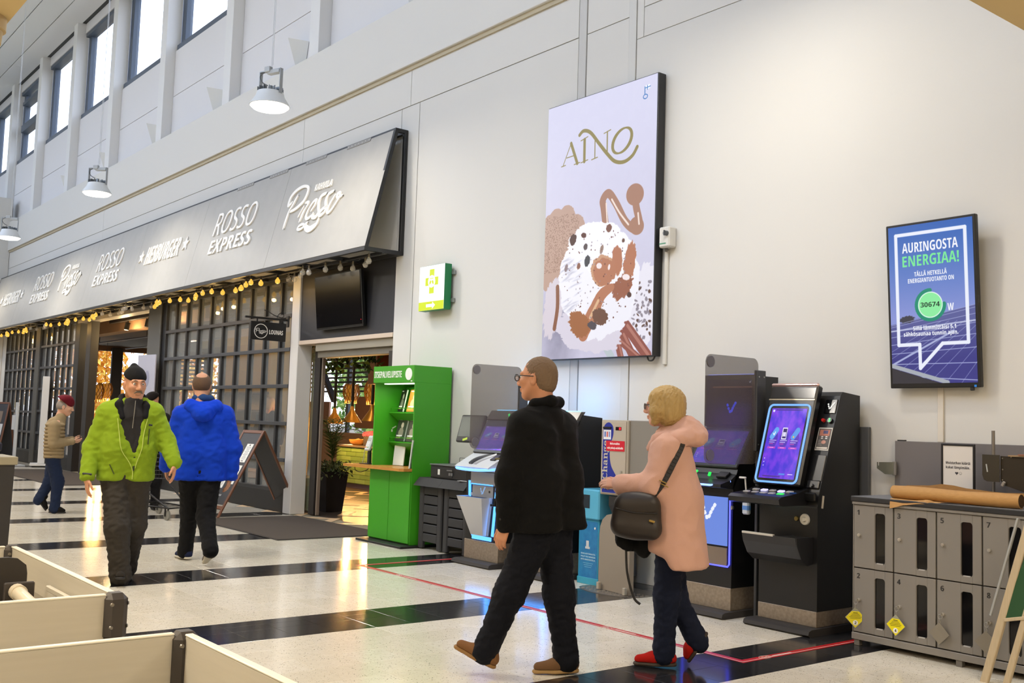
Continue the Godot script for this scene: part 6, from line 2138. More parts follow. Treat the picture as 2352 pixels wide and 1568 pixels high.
func poster() -> Image:
	var W := 480
	var H := 808
	var im := Image.create(W, H, false, Image.FORMAT_RGB8)
	var nz := noise_img(256, 0.02, 21)
	for y in H:
		for x in W:
			var v := float(y) / H
			var u := float(x) / W
			var c := Color("d5d3ea").lerp(Color("c9c6dd"), clampf(v * 1.3 - 0.2, 0, 1))
			var sh := clampf(1.0 - Vector2((u - 0.16) * 1.3, (v - 0.9) * 1.2).length() * 3.2, 0, 1)
			c = c.lerp(Color("77748c"), sh * 0.75)
			im.set_pixel(x, y, c.lerp(Color("dcdaf0"), 0.25 * nz.get_pixel(x % 256, y % 256).r))
	var P := func(a: Array) -> Array:
		var r := []
		for p: Vector2 in a:
			r.append(p * Vector2(W, H))
		return r
	var gold := Color("8f8145")
	# lettering: A I N O with its long swash
	var A := [[Vector2(0.16, 0.247), Vector2(0.235, 0.165)], [Vector2(0.235, 0.165), Vector2(0.3, 0.25)], [Vector2(0.195, 0.218), Vector2(0.275, 0.216)], [Vector2(0.145, 0.248), Vector2(0.185, 0.246)], [Vector2(0.27, 0.252), Vector2(0.325, 0.249)], [Vector2(0.365, 0.165), Vector2(0.367, 0.25)], [Vector2(0.33, 0.166), Vector2(0.395, 0.157)], [Vector2(0.335, 0.252), Vector2(0.4, 0.247)], [Vector2(0.463, 0.175), Vector2(0.465, 0.248)], [Vector2(0.435, 0.251), Vector2(0.49, 0.247)], [Vector2(0.575, 0.16), Vector2(0.577, 0.24)], [Vector2(0.545, 0.163), Vector2(0.605, 0.156)]]
	var wd := [3.0, 11.0, 3.0, 3.0, 3.0, 11.0, 3.0, 3.0, 4.0, 3.0, 5.0, 3.0]
	for i in A.size():
		ink(im, P.call(A[i]), wd[i], gold)
	ink(im, curve2(P.call([Vector2(0.315, 0.142), Vector2(0.355, 0.13), Vector2(0.42, 0.145), Vector2(0.5, 0.195), Vector2(0.58, 0.245), Vector2(0.65, 0.28), Vector2(0.73, 0.29), Vector2(0.8, 0.275), Vector2(0.84, 0.247)]), 8), 11.0, gold)
	var ring := []
	var rw := []
	for i in 41:
		var a := TAU * i / 40
		ring.append(Vector2(0.708 + 0.082 * cos(a) + 0.012 * sin(a), 0.209 - 0.044 * sin(a) - 0.006 * cos(a)) * Vector2(W, H))
		rw.append(5.0 + 7.0 * absf(cos(a + 0.2)))
	ink(im, ring, rw, gold)
	# little key with a flag
	var blue := Color("2f6fb8")
	ink(im, P.call([Vector2(0.895, 0.035), Vector2(0.895, 0.062)]), 3.0, blue)
	var kr := []
	for i in 13:
		kr.append(Vector2(0.9 + 0.018 * cos(TAU * i / 12), 0.071 + 0.008 * sin(TAU * i / 12)) * Vector2(W, H))
	ink(im, kr, 2.5, blue)
	im.fill_rect(Rect2i(int(0.9 * W), int(0.032 * H), 18, 12), Color("f4f6fb"))
	ink(im, P.call([Vector2(0.9, 0.04), Vector2(0.94, 0.038)]), 2.5, blue)
	ink(im, P.call([Vector2(0.915, 0.032), Vector2(0.915, 0.047)]), 2.5, blue)
	# sauce squiggle
	var br := Color("a97d68")
	ink(im, curve2(P.call([Vector2(0.59, 0.54), Vector2(0.56, 0.45), Vector2(0.55, 0.415), Vector2(0.6, 0.395), Vector2(0.67, 0.44), Vector2(0.75, 0.51), Vector2(0.83, 0.545), Vector2(0.875, 0.535), Vector2(0.845, 0.47), Vector2(0.83, 0.43)]), 8), 26.0, br)
	blob(im, Vector2(0.83, 0.42) * Vector2(W, H), Vector2(36, 32), br, 0.3)
	blob(im, Vector2(0.85, 0.535) * Vector2(W, H), Vector2(30, 26), br, 0.5)
	ink(im, curve2(P.call([Vector2(0.6, 0.53), Vector2(0.585, 0.46), Vector2(0.58, 0.43)]), 6), 5.0, Color("f0ddd4"))
	ink(im, curve2(P.call([Vector2(0.63, 0.42), Vector2(0.7, 0.475), Vector2(0.78, 0.525)]), 6), 6.0, Color("f0ddd4"))
	ink(im, P.call([Vector2(0.86, 0.49), Vector2(0.87, 0.53)]), 6.0, Color("f0ddd4"))
	# biscuit
	var bi := Color("bd9c8d")
	blob(im, Vector2(0.1, 0.58) * Vector2(W, H), Vector2(115, 125), bi, 0.0, 0.05, 3)
	for q: Array in [[0.11, 0.46, 40], [0.21, 0.455, 40], [0.3, 0.5, 42], [0.02, 0.49, 40]]:
		blob(im, Vector2(q[0], q[1]) * Vector2(W, H), Vector2(q[2], q[2]), bi, 0.0, 0.06, 4)
	for i in 900:
		var p := Vector2(rng.randf() * 0.33, 0.44 + rng.randf() * 0.22) * Vector2(W, H)
		if im.get_pixelv(p).is_equal_approx(bi) or absf(im.get_pixelv(p).g - bi.g) < 0.02:
			blob(im, p, Vector2(1.5, 1.2), Color("8a6a58"), 0.0, 0.0, 1, 1.0)
	# crumble and cinnamon
	blob(im, Vector2(0.9, 0.83) * Vector2(W, H), Vector2(90, 120), Color("e9e6f2"), 0.3, 0.3, 31)
	for i in 60:
		blob(im, Vector2(0.82 + rng.randf() * 0.17, 0.74 + rng.randf() * 0.2) * Vector2(W, H), Vector2(3 + rng.randf() * 5, 2 + rng.randf() * 4), Color("8f8794") if i % 3 else Color("5c4038"), rng.randf() * 3.0, 0.3, i)
	ink(im, P.call([Vector2(0.56, 0.93), Vector2(0.66, 1.0)]), 26.0, Color("b9c4cb"))
	for q: Array in [[0.68, 0.9, 0.74, 1.0, 24.0], [0.75, 0.92, 0.83, 0.99, 28.0], [0.78, 0.89, 0.96, 1.0, 34.0], [0.72, 0.94, 0.9, 1.01, 20.0]]:
		ink(im, P.call([Vector2(q[0], q[1]), Vector2(q[2], q[3])]), q[4], Color("8f5148"))
		ink(im, P.call([Vector2(q[0] + 0.012, q[1]), Vector2(q[2] + 0.012, q[3])]), q[4] * 0.3, Color("b0766a"))
	# the scoop
	blob(im, Vector2(0.1, 0.8) * Vector2(W, H), Vector2(45, 95), Color("d8cfda"), 0.2, 0.25, 8)
	blob(im, Vector2(0.43, 0.9) * Vector2(W, H), Vector2(150, 60), Color("d9d3e2"), 0.2, 0.2, 9)
	blob(im, Vector2(0.52, 0.71) * Vector2(W, H), Vector2(176, 158), Color("f3f2fb"), 0.3, 0.09, 12)
	blob(im, Vector2(0.55, 0.6) * Vector2(W, H), Vector2(150, 78), Color("f8f8ff"), 0.3, 0.15, 14)
	blob(im, Vector2(0.6, 0.84) * Vector2(W, H), Vector2(120, 70), Color("efeef8"), -0.4, 0.2, 15)
	for i in 34:
		var p := Vector2(0.19 + rng.randf() * 0.16, 0.62 + rng.randf() * 0.2) * Vector2(W, H)
		blob(im, p, Vector2(16, 2.4), Color(0.72, 0.72, 0.8, 0.5), -0.5 + rng.randf() * 0.4, 0.3, i, 3.0)
	ink(im, curve2(P.call([Vector2(0.14, 0.72), Vector2(0.145, 0.8), Vector2(0.12, 0.88)]), 6), 16.0, Color("8a5a44"))
	var ca := Color("b5775a")
	blob(im, Vector2(0.57, 0.68) * Vector2(W, H), Vector2(54, 46), Color("c9997a"), 0.2, 0.15, 41)
	blob(im, Vector2(0.58, 0.685) * Vector2(W, H), Vector2(48, 40), ca, 0.2, 0.15, 41)
	blob(im, Vector2(0.69, 0.65) * Vector2(W, H), Vector2(22, 44), ca, -0.1, 0.15, 42)
	blob(im, Vector2(0.8, 0.66) * Vector2(W, H), Vector2(24, 58), ca, 0.15, 0.25, 43)
	blob(im, Vector2(0.74, 0.75) * Vector2(W, H), Vector2(46, 32), Color("9a5f48"), -0.5, 0.25, 44)
	ink(im, curve2(P.call([Vector2(0.65, 0.745), Vector2(0.56, 0.77), Vector2(0.49, 0.83), Vector2(0.42, 0.89), Vector2(0.4, 0.91)]), 8), [20.0, 24.0, 26.0, 28.0, 30.0, 32.0, 34.0, 36.0, 36.0, 38.0, 40.0, 40.0, 42.0, 44.0, 44.0, 46.0, 48.0, 50.0, 50.0, 50.0, 48.0, 48.0, 46.0, 46.0, 46.0, 44.0, 44.0, 44.0, 44.0, 44.0, 44.0, 44.0, 44.0], ca)
	blob(im, Vector2(0.36, 0.87) * Vector2(W, H), Vector2(50, 36), Color("a0653f"), 0.5, 0.3, 46)
	ink(im, P.call([Vector2(0.53, 0.79), Vector2(0.46, 0.85)]), 10.0, Color("dcb48e"))
	for q: Array in [[0.53, 0.66, 12, 9], [0.62, 0.67, 5, 9], [0.77, 0.715, 16, 9]]:
		blob(im, Vector2(q[0], q[1]) * Vector2(W, H), Vector2(q[2], q[3]), Color("f3e6e8"), 0.2, 0.1, 5)
	for q: Array in [[0.28, 0.545, 15, 18, "4a2a22"], [0.38, 0.535, 12, 8, "5a3128"], [0.61, 0.525, 12, 12, "7d5344"], [0.4, 0.58, 9, 10, "54464a"], [0.42, 0.635, 12, 17, "3f4148"], [0.55, 0.6, 7, 14, "9a7f74"], [0.55, 0.85, 34, 24, "6d4a3c"], [0.48, 0.88, 20, 12, "4c4650"], [0.34, 0.65, 8, 10, "8a5a4a"], [0.22, 0.65, 7, 12, "8c7a80"], [0.74, 0.58, 6, 6, "6a4a40"], [0.8, 0.78, 9, 8, "4f302a"]]:
		blob(im, Vector2(q[0], q[1]) * Vector2(W, H), Vector2(q[2], q[3]), Color(q[4] as String), 0.3, 0.2, int(q[0] * 99.0))
	for i in 120:
		var a := rng.randf() * TAU
		var d := pow(rng.randf(), 0.6)
		blob(im, (Vector2(0.52, 0.7) + Vector2(cos(a) * 0.34 * d, sin(a) * 0.18 * d)) * Vector2(W, H), Vector2(1 + 2 * rng.randf(), 1 + 2 * rng.randf()), Color("6d4038") if i % 2 else Color("9d8f9a"), 0.0, 0.0, 1, 1.0)
	return im

func solar() -> Image:
	var W := 240
	var H := 430
	var im := Image.create(W, H, false, Image.FORMAT_RGB8)
	for y in H:
		for x in W:
			var v := float(y) / H
			im.set_pixel(x, y, Color("2a62b8").lerp(Color("8a96d8"), clampf(v * 1.75, 0, 1)))
	# rows of panels rising to the right
	for y in range(int(H * 0.5), H):
		for x in W:
			var u := float(x) / W
			var v := float(y) / H
			if v > 0.625 - 0.095 * u:
				var dpt := (v - 0.6) / 0.4
				var c := Color("5a5f9c").lerp(Color("3a3a86"), clampf(dpt * 1.6, 0, 1))
				im.set_pixel(x, y, c)
	blob(im, Vector2(0.2, 0.595) * Vector2(W, H), Vector2(22, 10), Color("3b3b48"), -0.1, 0.3, 5)
	var wl := Color("a9b0dc")
	for i in 9:
		var k := pow(i / 8.0, 1.7)
		var y0 := 0.63 + 0.4 * k
		ink(im, [Vector2(0, y0 * H), Vector2(W, (y0 - 0.1 + 0.17 * k) * H)], 1.2 + 1.5 * k, wl)
	for i in 12:
		var x0 := -0.7 + i * 0.19
		ink(im, [Vector2(x0 * W, H), Vector2((x0 * 0.5 + 0.95) * W, 0.62 * H)], 1.3, Color(wl, 0.7))
	ink(im, [Vector2(0, 0.665 * H), Vector2(W, 0.625 * H)], 4.0, Color("b9bfe0"))
	ink(im, [Vector2(0, 0.88 * H), Vector2(0.75 * W, 0.68 * H)], 5.0, Color("aab2dc"))
	for y in range(int(H * 0.84), H):
		for x in W:
			if float(y) / H > 0.9 + 0.17 * float(x) / W:
				im.set_pixel(x, y, Color("34323a"))
	ink(im, [Vector2(0, 0.885 * H), Vector2(0.66 * W, 0.995 * H)], 11.0, Color("a8aeb8"))
	# speech bubble
	var bub := [Vector2(0.09, 0.055), Vector2(0.91, 0.055), Vector2(0.91, 0.755), Vector2(0.615, 0.755), Vector2(0.345, 0.905), Vector2(0.345, 0.755), Vector2(0.09, 0.755), Vector2(0.09, 0.055)]
	var p := []
	for q: Vector2 in bub:
		p.append(q * Vector2(W, H))
	ink(im, p, 9.5, Color("eef2ff"))
	# gauge
	var arc := []
	for i in 33:
		var a := -PI / 2 - TAU * 0.75 * i / 32
		arc.append(Vector2(0.485 * W + cos(a) * 39, 0.512 * H + sin(a) * 39))
	ink(im, arc, 11.0, Color("0f8f72"))
	blob(im, Vector2(0.485 * W, 0.512 * H), Vector2(35, 35), Color("f2fff6"))
	blob(im, Vector2(0.485 * W, 0.512 * H), Vector2(32.5, 32.5), Color("8df0a4"))
	return im

func screens() -> void:
	# the big LED wall panel
	var t := thing("advertising_screen", "tall bright LED screen advertising ice cream, high on the white wall", "screen", Vector3(-7.305, 3.4, -6.91))
	part(t, "casing", G.new().bb(Vector3(-0.785, -1.325, 0.0), Vector3(0.79, 1.325, 0.1), 0.004), mat("242426", 0.45))
	part(t, "led_screen", sheet(1.56, 2.635, Vector3(-0.002, 0, 0.1015)), screen_mat(poster(), 1.0))
	part(t, "cable_loop", G.new().tube(curve3([Vector3(0.68, -1.32, 0.06), Vector3(0.7, -1.36, 0.06), Vector3(0.75, -1.36, 0.06), Vector3(0.78, -1.32, 0.06)], 4), 0.008, 6), mat("2a2a2a", 0.5))
	area(t.position + Vector3(0, 0, 0.13), Vector3(0, 0, 1), 1.5, 2.6, "d8d6f0", 2.2)
	var sw := thing("isolator_switch", "small off-white isolator switch on the wall at the LED screen's right edge", "switch", Vector3(-6.42, 3.16, -6.92))
	part(sw, "box", G.new().box(Vector3(0, 0, 0.05), Vector3(0.13, 0.19, 0.1), 0.012), mat("d3d0c8", 0.45))
	part(sw, "knob", G.new().cyl(Vector3(0.035, 0.03, 0.1), Vector3(0.035, 0.03, 0.13), 0.024, 0.022, 12).box(Vector3(0.035, 0.03, 0.135), Vector3(0.014, 0.05, 0.014), 0.003), mat("55585a", 0.4))
	part(sw, "label_strip", G.new().box(Vector3(-0.015, -0.06, 0.1005), Vector3(0.08, 0.012, 0.002)), mat("4a8a6a", 0.5))
	part(sw, "gland", G.new().cyl(Vector3(-0.02, -0.095, 0.04), Vector3(-0.03, -0.125, 0.035), 0.014, 0.012, 8), mat("6c6a66", 0.5))
	var cd := thing("wall_conduit", "pale conduit running down the wall beside the LED screen", "conduit", Vector3(-6.46, 2.0, -6.92))
	part(cd, "pipe", G.new().bb(Vector3(-0.02, 0, 0), Vector3(0.02, 1.05, 0.025), 0.005), mat("d8d5cc", 0.5))
	# the wall-mounted television with solar figures
	t = thing("info_television", "tall television with a blue solar energy notice, on the wall over the lockers", "television", Vector3(-3.82, 2.36, -6.92))
	var X := Basis(Vector3.BACK, 0.006) * Basis(Vector3.RIGHT, 0.05)
	var g := G.new()
	g.X = Transform3D(X, Vector3(0, 0, 0.115))
	part(t, "casing", g.box(Vector3(0, 0, -0.02), Vector3(0.675, 1.19, 0.04), 0.005), mat("121214", 0.4))
	part(t, "wall_bracket", G.new().box(Vector3(0, 0, 0.04), Vector3(0.3, 0.4, 0.08), 0.004), mat("232325", 0.5))
	part(t, "screen", sheet(0.635, 1.14, X * Vector3(0, 0.008, 0.0015) + Vector3(0, 0, 0.115), X), screen_mat(solar(), 0.95))
	g = G.new()
	g.X = Transform3D(X, Vector3(0, 0, 0.115))
	part(t, "button", g.box(Vector3(0.3, -0.585, 0.001), Vector3(0.015, 0.015, 0.004)), glow("2a8ae0", 0.8))
	g = G.new()
	g.X = Transform3D(X, Vector3(0, 0, 0.115))
	part(t, "sensor", g.box(Vector3(0.27, -0.605, -0.015), Vector3(0.025, 0.025, 0.025), 0.004).box(Vector3(0.34, 0.01, -0.01), Vector3(0.006, 0.05, 0.012)), mat("2a2a2c", 0.4))
	var wm := glow("f4f6ff", 0.95)
	var gm := glow("7df0a0", 0.9)
	var tx := func(s: String, u: float, v: float, size: float, wide: float, m: Material, lean := 0.0) -> void:
		letter(t, s, size, m, X * Vector3((u - 0.5) * 0.635, (0.5 - v) * 1.14 + 0.008, 0.003) + Vector3(0, 0, 0.115), 1.0, lean, 0.001, true, wide, false, X)
	tx.call("AURINGOSTA", 0.5, 0.145, 0.07, 0.42, wm)
	tx.call("ENERGIAA!", 0.5, 0.23, 0.077, 0.425, gm)
	tx.call("TÄLLÄ HETKELLÄ", 0.5, 0.315, 0.031, 0.245, wm)
	tx.call("ENERGIANTUOTANTO ON", 0.5, 0.355, 0.031, 0.345, wm)
	tx.call("30674", 0.485, 0.512, 0.034, 0.145, mat("123a2a", 0.5))
	tx.call("W", 0.725, 0.535, 0.05, 0.046, wm)
	tx.call("Sillä lämmittäisi 5.1", 0.53, 0.655, 0.029, 0.32, wm)
	tx.call("sähkösaunaa tunnin ajan.", 0.48, 0.69, 0.029, 0.41, wm)
	area(t.position + Vector3(0, 0, 0.15), Vector3(0, 0, 1), 0.6, 1.1, "7a8fe0", 0.5)
	cd = thing("wall_conduit", "flat pale conduit running down from the solar television to the grey board", "conduit", Vector3(-3.81, 1.385, -6.92))
	part(cd, "channel", G.new().bb(Vector3(-0.022, 0, 0), Vector3(0.022, 0.5, 0.015), 0.003), mat("d6cfc2", 0.5))
	# the lit pharmacy sign
	t = thing("pharmacy_sign", "lit box sign with a yellow-green cross and an arrow, green sides", "sign", Vector3(-10.12, 3.0, -6.78))
	part(t, "case", G.new().bb(Vector3(-0.265, -0.27, -0.1), Vector3(0.265, 0.27, -0.002), 0.003), mat("0d7a44", 0.4))
	part(t, "sign_face", G.new().bb(Vector3(-0.262, -0.267, -0.002), Vector3(0.262, 0.267, 0.0)), glow("ffffff", 1.15))
	var lime := glow("dff000", 0.95)
	part(t, "cross_sign", G.new().box(Vector3(0.0, 0.075, 0.001), Vector3(0.095, 0.29, 0.002)).box(Vector3(-0.0905, 0.075, 0.001), Vector3(0.086, 0.095, 0.002)).box(Vector3(0.0905, 0.075, 0.001), Vector3(0.086, 0.095, 0.002)), lime)
	part(t, "round_sign", G.new().cyl(Vector3(0, 0.075, 0.0), Vector3(0, 0.075, 0.004), 0.075, 0.075, 24), glow("ffffff", 1.1))
	var lf := G.new()
	for s: float in [-1.0, 1.0]:
		lf.X = Transform3D(Basis(Vector3.BACK, s * 0.55), Vector3(s * 0.028, 0.06, 0.004))
		lf.prism(PackedVector2Array([Vector2(0, -0.03), Vector2(0.017, 0.0), Vector2(0.012, 0.028), Vector2(-0.012, 0.028), Vector2(-0.017, 0.0)]), 0.001)
	lf.X = Transform3D()
	lf.box(Vector3(0, 0.11, 0.0045), Vector3(0.075, 0.008, 0.001))
	part(t, "leaf_sign", lf, lime)
	part(t, "arrow_band_sign", G.new().bb(Vector3(-0.262, -0.267, 0.0), Vector3(0.262, -0.165, 0.002)), lime)
	var ar := G.new()
	ar.X = Transform3D(Basis(), Vector3(0, -0.213, 0.002))
	ar.prism(PackedVector2Array([Vector2(-0.1, -0.018), Vector2(0.03, -0.018), Vector2(0.03, -0.042), Vector2(0.09, 0.0), Vector2(0.03, 0.042), Vector2(0.03, 0.018), Vector2(-0.1, 0.018)]), 0.002)
	part(t, "arrow_sign", ar, glow("ffffff", 1.1))
	part(t, "bracket", G.new().box(Vector3(0.285, 0.17, -0.12), Vector3(0.04, 0.05, 0.03), 0.003).box(Vector3(0.285, -0.16, -0.12), Vector3(0.04, 0.05, 0.03), 0.003).box(Vector3(0.18, 0.17, -0.12), Vector3(0.17, 0.03, 0.05)).box(Vector3(0.18, -0.16, -0.12), Vector3(0.17, 0.03, 0.05)), mat("8f938f", 0.4, 0.5))
	area(t.position + Vector3(0, 0, 0.03), Vector3(0, 0, 1), 0.5, 0.5, "f6ffc8", 0.6)
	# red floor tape
	var red := mat("b3181f", 0.4)
	var wt := mat("d8c4bd", 0.5)
	var tape := thing("floor_tape", "red floor tape marking out the kiosk area, with a thin white line", "floor tape", Vector3(-7.5, 0, -5.2))
	var o := tape.position
	for q: Array in [[Vector3(-8.85, 0.0003, -5.23), Vector3(-4.13, 0.0012, -5.17)], [Vector3(-8.85, 0.0003, -6.5), Vector3(-8.79, 0.0012, -5.23)], [Vector3(-4.19, 0.0003, -6.55), Vector3(-4.13, 0.0012, -5.23)]]:
		part(tape, "strip", G.new().bb(q[0] - o, q[1] - o), red)
	for q: Array in [[Vector3(-8.83, 0.0012, -5.187), Vector3(-4.145, 0.0016, -5.181)], [Vector3(-8.836, 0.0012, -6.5), Vector3(-8.83, 0.0016, -5.181)], [Vector3(-4.151, 0.0012, -6.55), Vector3(-4.145, 0.0016, -5.181)]]:
		part(tape, "white_line", G.new().bb(q[0] - o, q[1] - o), wt)
	var lay := Basis(Vector3.RIGHT, -PI / 2)
	for q: Array in [[Vector3(-5.15, 0.0015, -5.2), 0.0], [Vector3(-4.16, 0.0015, -5.62), PI / 2], [Vector3(-7.9, 0.0015, -5.2), 0.0]]:
		var turn := Basis(Vector3.UP, q[1])
		var rr := []
		for i in 17:
			var a := TAU * i / 16
			rr.append(q[0] - o + turn * Vector3(cos(a) * 0.05 - 0.2, 0.0005, sin(a) * 0.03))
		part(tape, "ring_mark", G.new().tube(rr, 0.0015, 4), wt)
		part(tape, "script_mark", G.new().tube(curve3([q[0] - o + turn * Vector3(-0.235, 0.0005, 0.01), q[0] - o + turn * Vector3(-0.215, 0.0005, -0.015), q[0] - o + turn * Vector3(-0.2, 0.0005, 0.012), q[0] - o + turn * Vector3(-0.18, 0.0005, -0.01), q[0] - o + turn * Vector3(-0.165, 0.0005, 0.008)], 4), 0.0015, 4), wt)
		part(tape, "print_line", G.new().box(q[0] - o + turn * Vector3(-0.03, 0, 0.0), Vector3(0.2, 0.0006, 0.012), 0.0, turn), wt)

func checkout() -> void:
	var alu := worn("c9c4b6", "cfcabd", 0.4, 0.1, 0.02, 1.0, Vector3(0.4, 8, 0.4))
	var dark := mat("3d3835", 0.5)
	var lip := mat("efecdf", 0.3, 0.1)
	var screw := mat("8e8a84", 0.35, 0.8)
	# two packing bays with aluminium sides; the nearer one first
	for i in 2:
		var t := thing("packing_bay", ["aluminium-sided packing bay nearest the camera, only its corner in view", "aluminium-sided packing bay with a white roller, beyond the nearest one"][i], "checkout", Vector3([-2.67, -3.33][i], 0, [-1.055, -1.085][i]))
		var L := [1.6, 1.32][i] as float     # length along x away from the corner (nearer one goes to +x)
		var sx := [1.0, -1.0][i] as float
		var h := 0.85
		var low := [0.45, 0.71][i] as float
		var post := func(x: float, z: float, tall: float) -> void:
			var g := G.new()
			var pr := PackedVector2Array()
			for k in 10:
				var a := PI / 2 * k / 9.0
				pr.append(Vector2(cos(a), sin(a)) * 0.036)
			pr.append(Vector2(-0.006, 0.036))
			pr.append(Vector2(-0.006, -0.006))
			pr.append(Vector2(0.036, -0.006))
			g.box(Vector3(x, (h + low) * 0.5 - 0.002, z), Vector3(0.07, h - low + 0.01, 0.07), 0.018)
			part(t, "corner_post", g, dark)
			for sy: float in [h - 0.03, low + 0.04, h - 0.24]:
				if sy < low:
					continue
				part(t, "screw", G.new().cyl(Vector3(x + 0.034, sy, z + 0.018), Vector3(x + 0.038, sy, z + 0.018), 0.007, 0.005, 8), screw)
				part(t, "screw", G.new().cyl(Vector3(x + 0.018, sy, z - 0.034), Vector3(x + 0.018, sy, z - 0.038), 0.007, 0.005, 8), screw)
		post.call(0.0, 0.0, h)
		# end panel running towards the till side, and the long side panel facing the wall
		part(t, "end_panel", G.new().bb(Vector3(-0.009, low, 0.03), Vector3(0.009, h - 0.006, 0.62), 0.002), alu)
		part(t, "end_panel_lip", G.new().bb(Vector3(-0.011, h - 0.006, 0.03), Vector3(0.011, h, 0.62), 0.002), lip)
		part(t, "side_panel", G.new().bb(Vector3(sx * 0.03, low, -0.009), Vector3(sx * L, h - 0.006, 0.009), 0.002), alu)
		part(t, "side_panel_lip", G.new().bb(Vector3(sx * 0.03, h - 0.006, -0.011), Vector3(sx * L, h, 0.011), 0.002), lip)
		if i == 0:
			part(t, "cabinet", G.new().bb(Vector3(0.0, 0.0, 0.04), Vector3(L, 0.44, 0.62), 0.004), mat("8a8478", 0.5))
			part(t, "bumper", G.new().bb(Vector3(-0.03, 0.38, -0.03), Vector3(L, 0.45, 0.62), 0.012), mat("26231f", 0.5))
		else:
			post.call(-L, 0.0, h)
			part(t, "far_panel", G.new().bb(Vector3(-L - 0.009, low, 0.03), Vector3(-L + 0.009, h - 0.006, 0.62), 0.002), alu)
			part(t, "far_panel_lip", G.new().bb(Vector3(-L - 0.011, h - 0.006, 0.03), Vector3(-L + 0.011, h, 0.62), 0.002), lip)
			part(t, "bumper", G.new().bb(Vector3(-0.05, 0.62, -0.04), Vector3(0.03, 0.71, 0.62), 0.025), mat("1d1a17", 0.35))
			part(t, "bumper_end", G.new().box(Vector3(0.0, 0.665, 0.0), Vector3(0.1, 0.11, 0.1), 0.035), mat("57504b", 0.4))
			part(t, "cabinet", G.new().bb(Vector3(-L, 0.0, 0.03), Vector3(-0.03, 0.62, 0.62), 0.004), mat("7d776c", 0.5))
			part(t, "bay_floor", G.new().bb(Vector3(-L, 0.71, 0.01), Vector3(-0.01, 0.722, 0.62)), mat("8f887a", 0.3, 0.3))
			part(t, "roller", G.new().cyl(Vector3(-0.62, 0.775, 0.14), Vector3(-0.05, 0.755, 0.17), 0.024, 0.024, 16).cyl(Vector3(-0.62, 0.775, 0.14), Vector3(-0.58, 0.7745, 0.1405), 0.028, 0.028, 16), mat("d8cfba", 0.35))
			part(t, "roller_bracket", G.new().box(Vector3(-0.635, 0.765, 0.13), Vector3(0.02, 0.08, 0.1), 0.004), dark)
			part(t, "guide_rail", G.new().bb(Vector3(-0.62, 0.77, 0.03), Vector3(-0.04, 0.79, 0.045), 0.003), alu)
			var pg := G.new()
			pg.X = Transform3D(Basis(Vector3(0, 0, 1), Vector3(0, 1, 0), Vector3(-1, 0, 0)), Vector3(-0.72, 0.722, 0.06))
			pg.prism(PackedVector2Array([Vector2(0, 0), Vector2(0.55, 0), Vector2(0.55, 0.16), Vector2(0.09, 0.16), Vector2(0.06, 0.155), Vector2(0.03, 0.13), Vector2(0.025, 0.1), Vector2(0.025, 0.055), Vector2(0, 0.055)]), 0.012)
			part(t, "divider_plate", pg, mat("34302d", 0.5))
	# the dark end of the next till, at the left edge
	var k := thing("till_end", "dark end panel of the next checkout at the left edge, with a pale top band", "checkout", Vector3(-5.62, 0, -1.26))
	part(k, "panel", drawn([Vector2(0.02, 0), Vector2(0.0, 1.14), Vector2(0.6, 1.14), Vector2(0.6, 0)], 0.3, 0.0), mat("2f2e30", 0.55))
	part(k, "top_band", G.new().bb(Vector3(-0.16, 1.14, -0.012), Vector3(0.16, 1.18, 0.6), 0.004), mat("99937f", 0.5))
	var dv := thing("barcode_scanner", "dark till device with a pale lid and a red glow, at the left edge", "scanner", Vector3(-5.6, 1.18, -1.1))
	part(dv, "body", G.new().box(Vector3(0, 0.045, 0.0), Vector3(0.2, 0.09, 0.22), 0.03), mat("1b1615", 0.25))
	part(dv, "lid", G.new().box(Vector3(0, 0.1, 0.02), Vector3(0.19, 0.03, 0.18), 0.012), mat("8f8468", 0.4))
	part(dv, "red_light", G.new().box(Vector3(0.101, 0.035, -0.05), Vector3(0.003, 0.012, 0.06), 0.0, Basis(Vector3.RIGHT, 0.15)), glow("e0241c", 1.2))
	# wooden easel with a green board at the right edge
	var e := thing("easel_sign", "pale wooden stand with a green board in front of the lockers", "stand", Vector3(-3.0, 0, -6.05))
	var wood := worn("b3a284", "c0ae90", 0.6, 0.0, 0.03, 2.0, Vector3(6, 0.5, 6))
	var g := G.new()
	g.box(Vector3(0.075, 0.5, 0.0), Vector3(0.045, 1.12, 0.03), 0.004, Basis(Vector3.BACK, -0.275))
	part(e, "leg", g, wood)
	g = G.new()
	g.box(Vector3(0.2, 0.5, 0.0), Vector3(0.035, 1.05, 0.03), 0.004, Basis(Vector3.BACK, -0.275))
	part(e, "leg", g, wood)
	g = G.new()
	g.box(Vector3(0.06, 0.68, 0.012), Vector3(0.012, 0.6, 0.02), 0.002, Basis(Vector3.BACK, -0.275))
	part(e, "edge_strip", g, mat("a9acac", 0.4, 0.3))
	g = G.new()
	g.X = Transform3D(Basis(), Vector3(0.0, 0, 0.0))
	g.prism(PackedVector2Array([Vector2(0.045, 0.36), Vector2(0.12, 0.4), Vector2(0.5, 0.5), Vector2(0.7, 1.0), Vector2(0.26, 1.0)]), 0.012)
	part(e, "board", g, mat("1f4a28", 0.5))
	g = G.new()
	g.box(Vector3(0.3, 0.44, 0.006), Vector3(0.5, 0.02, 0.03), 0.003, Basis(Vector3.BACK, 0.25))
	part(e, "ledge", g, wood)

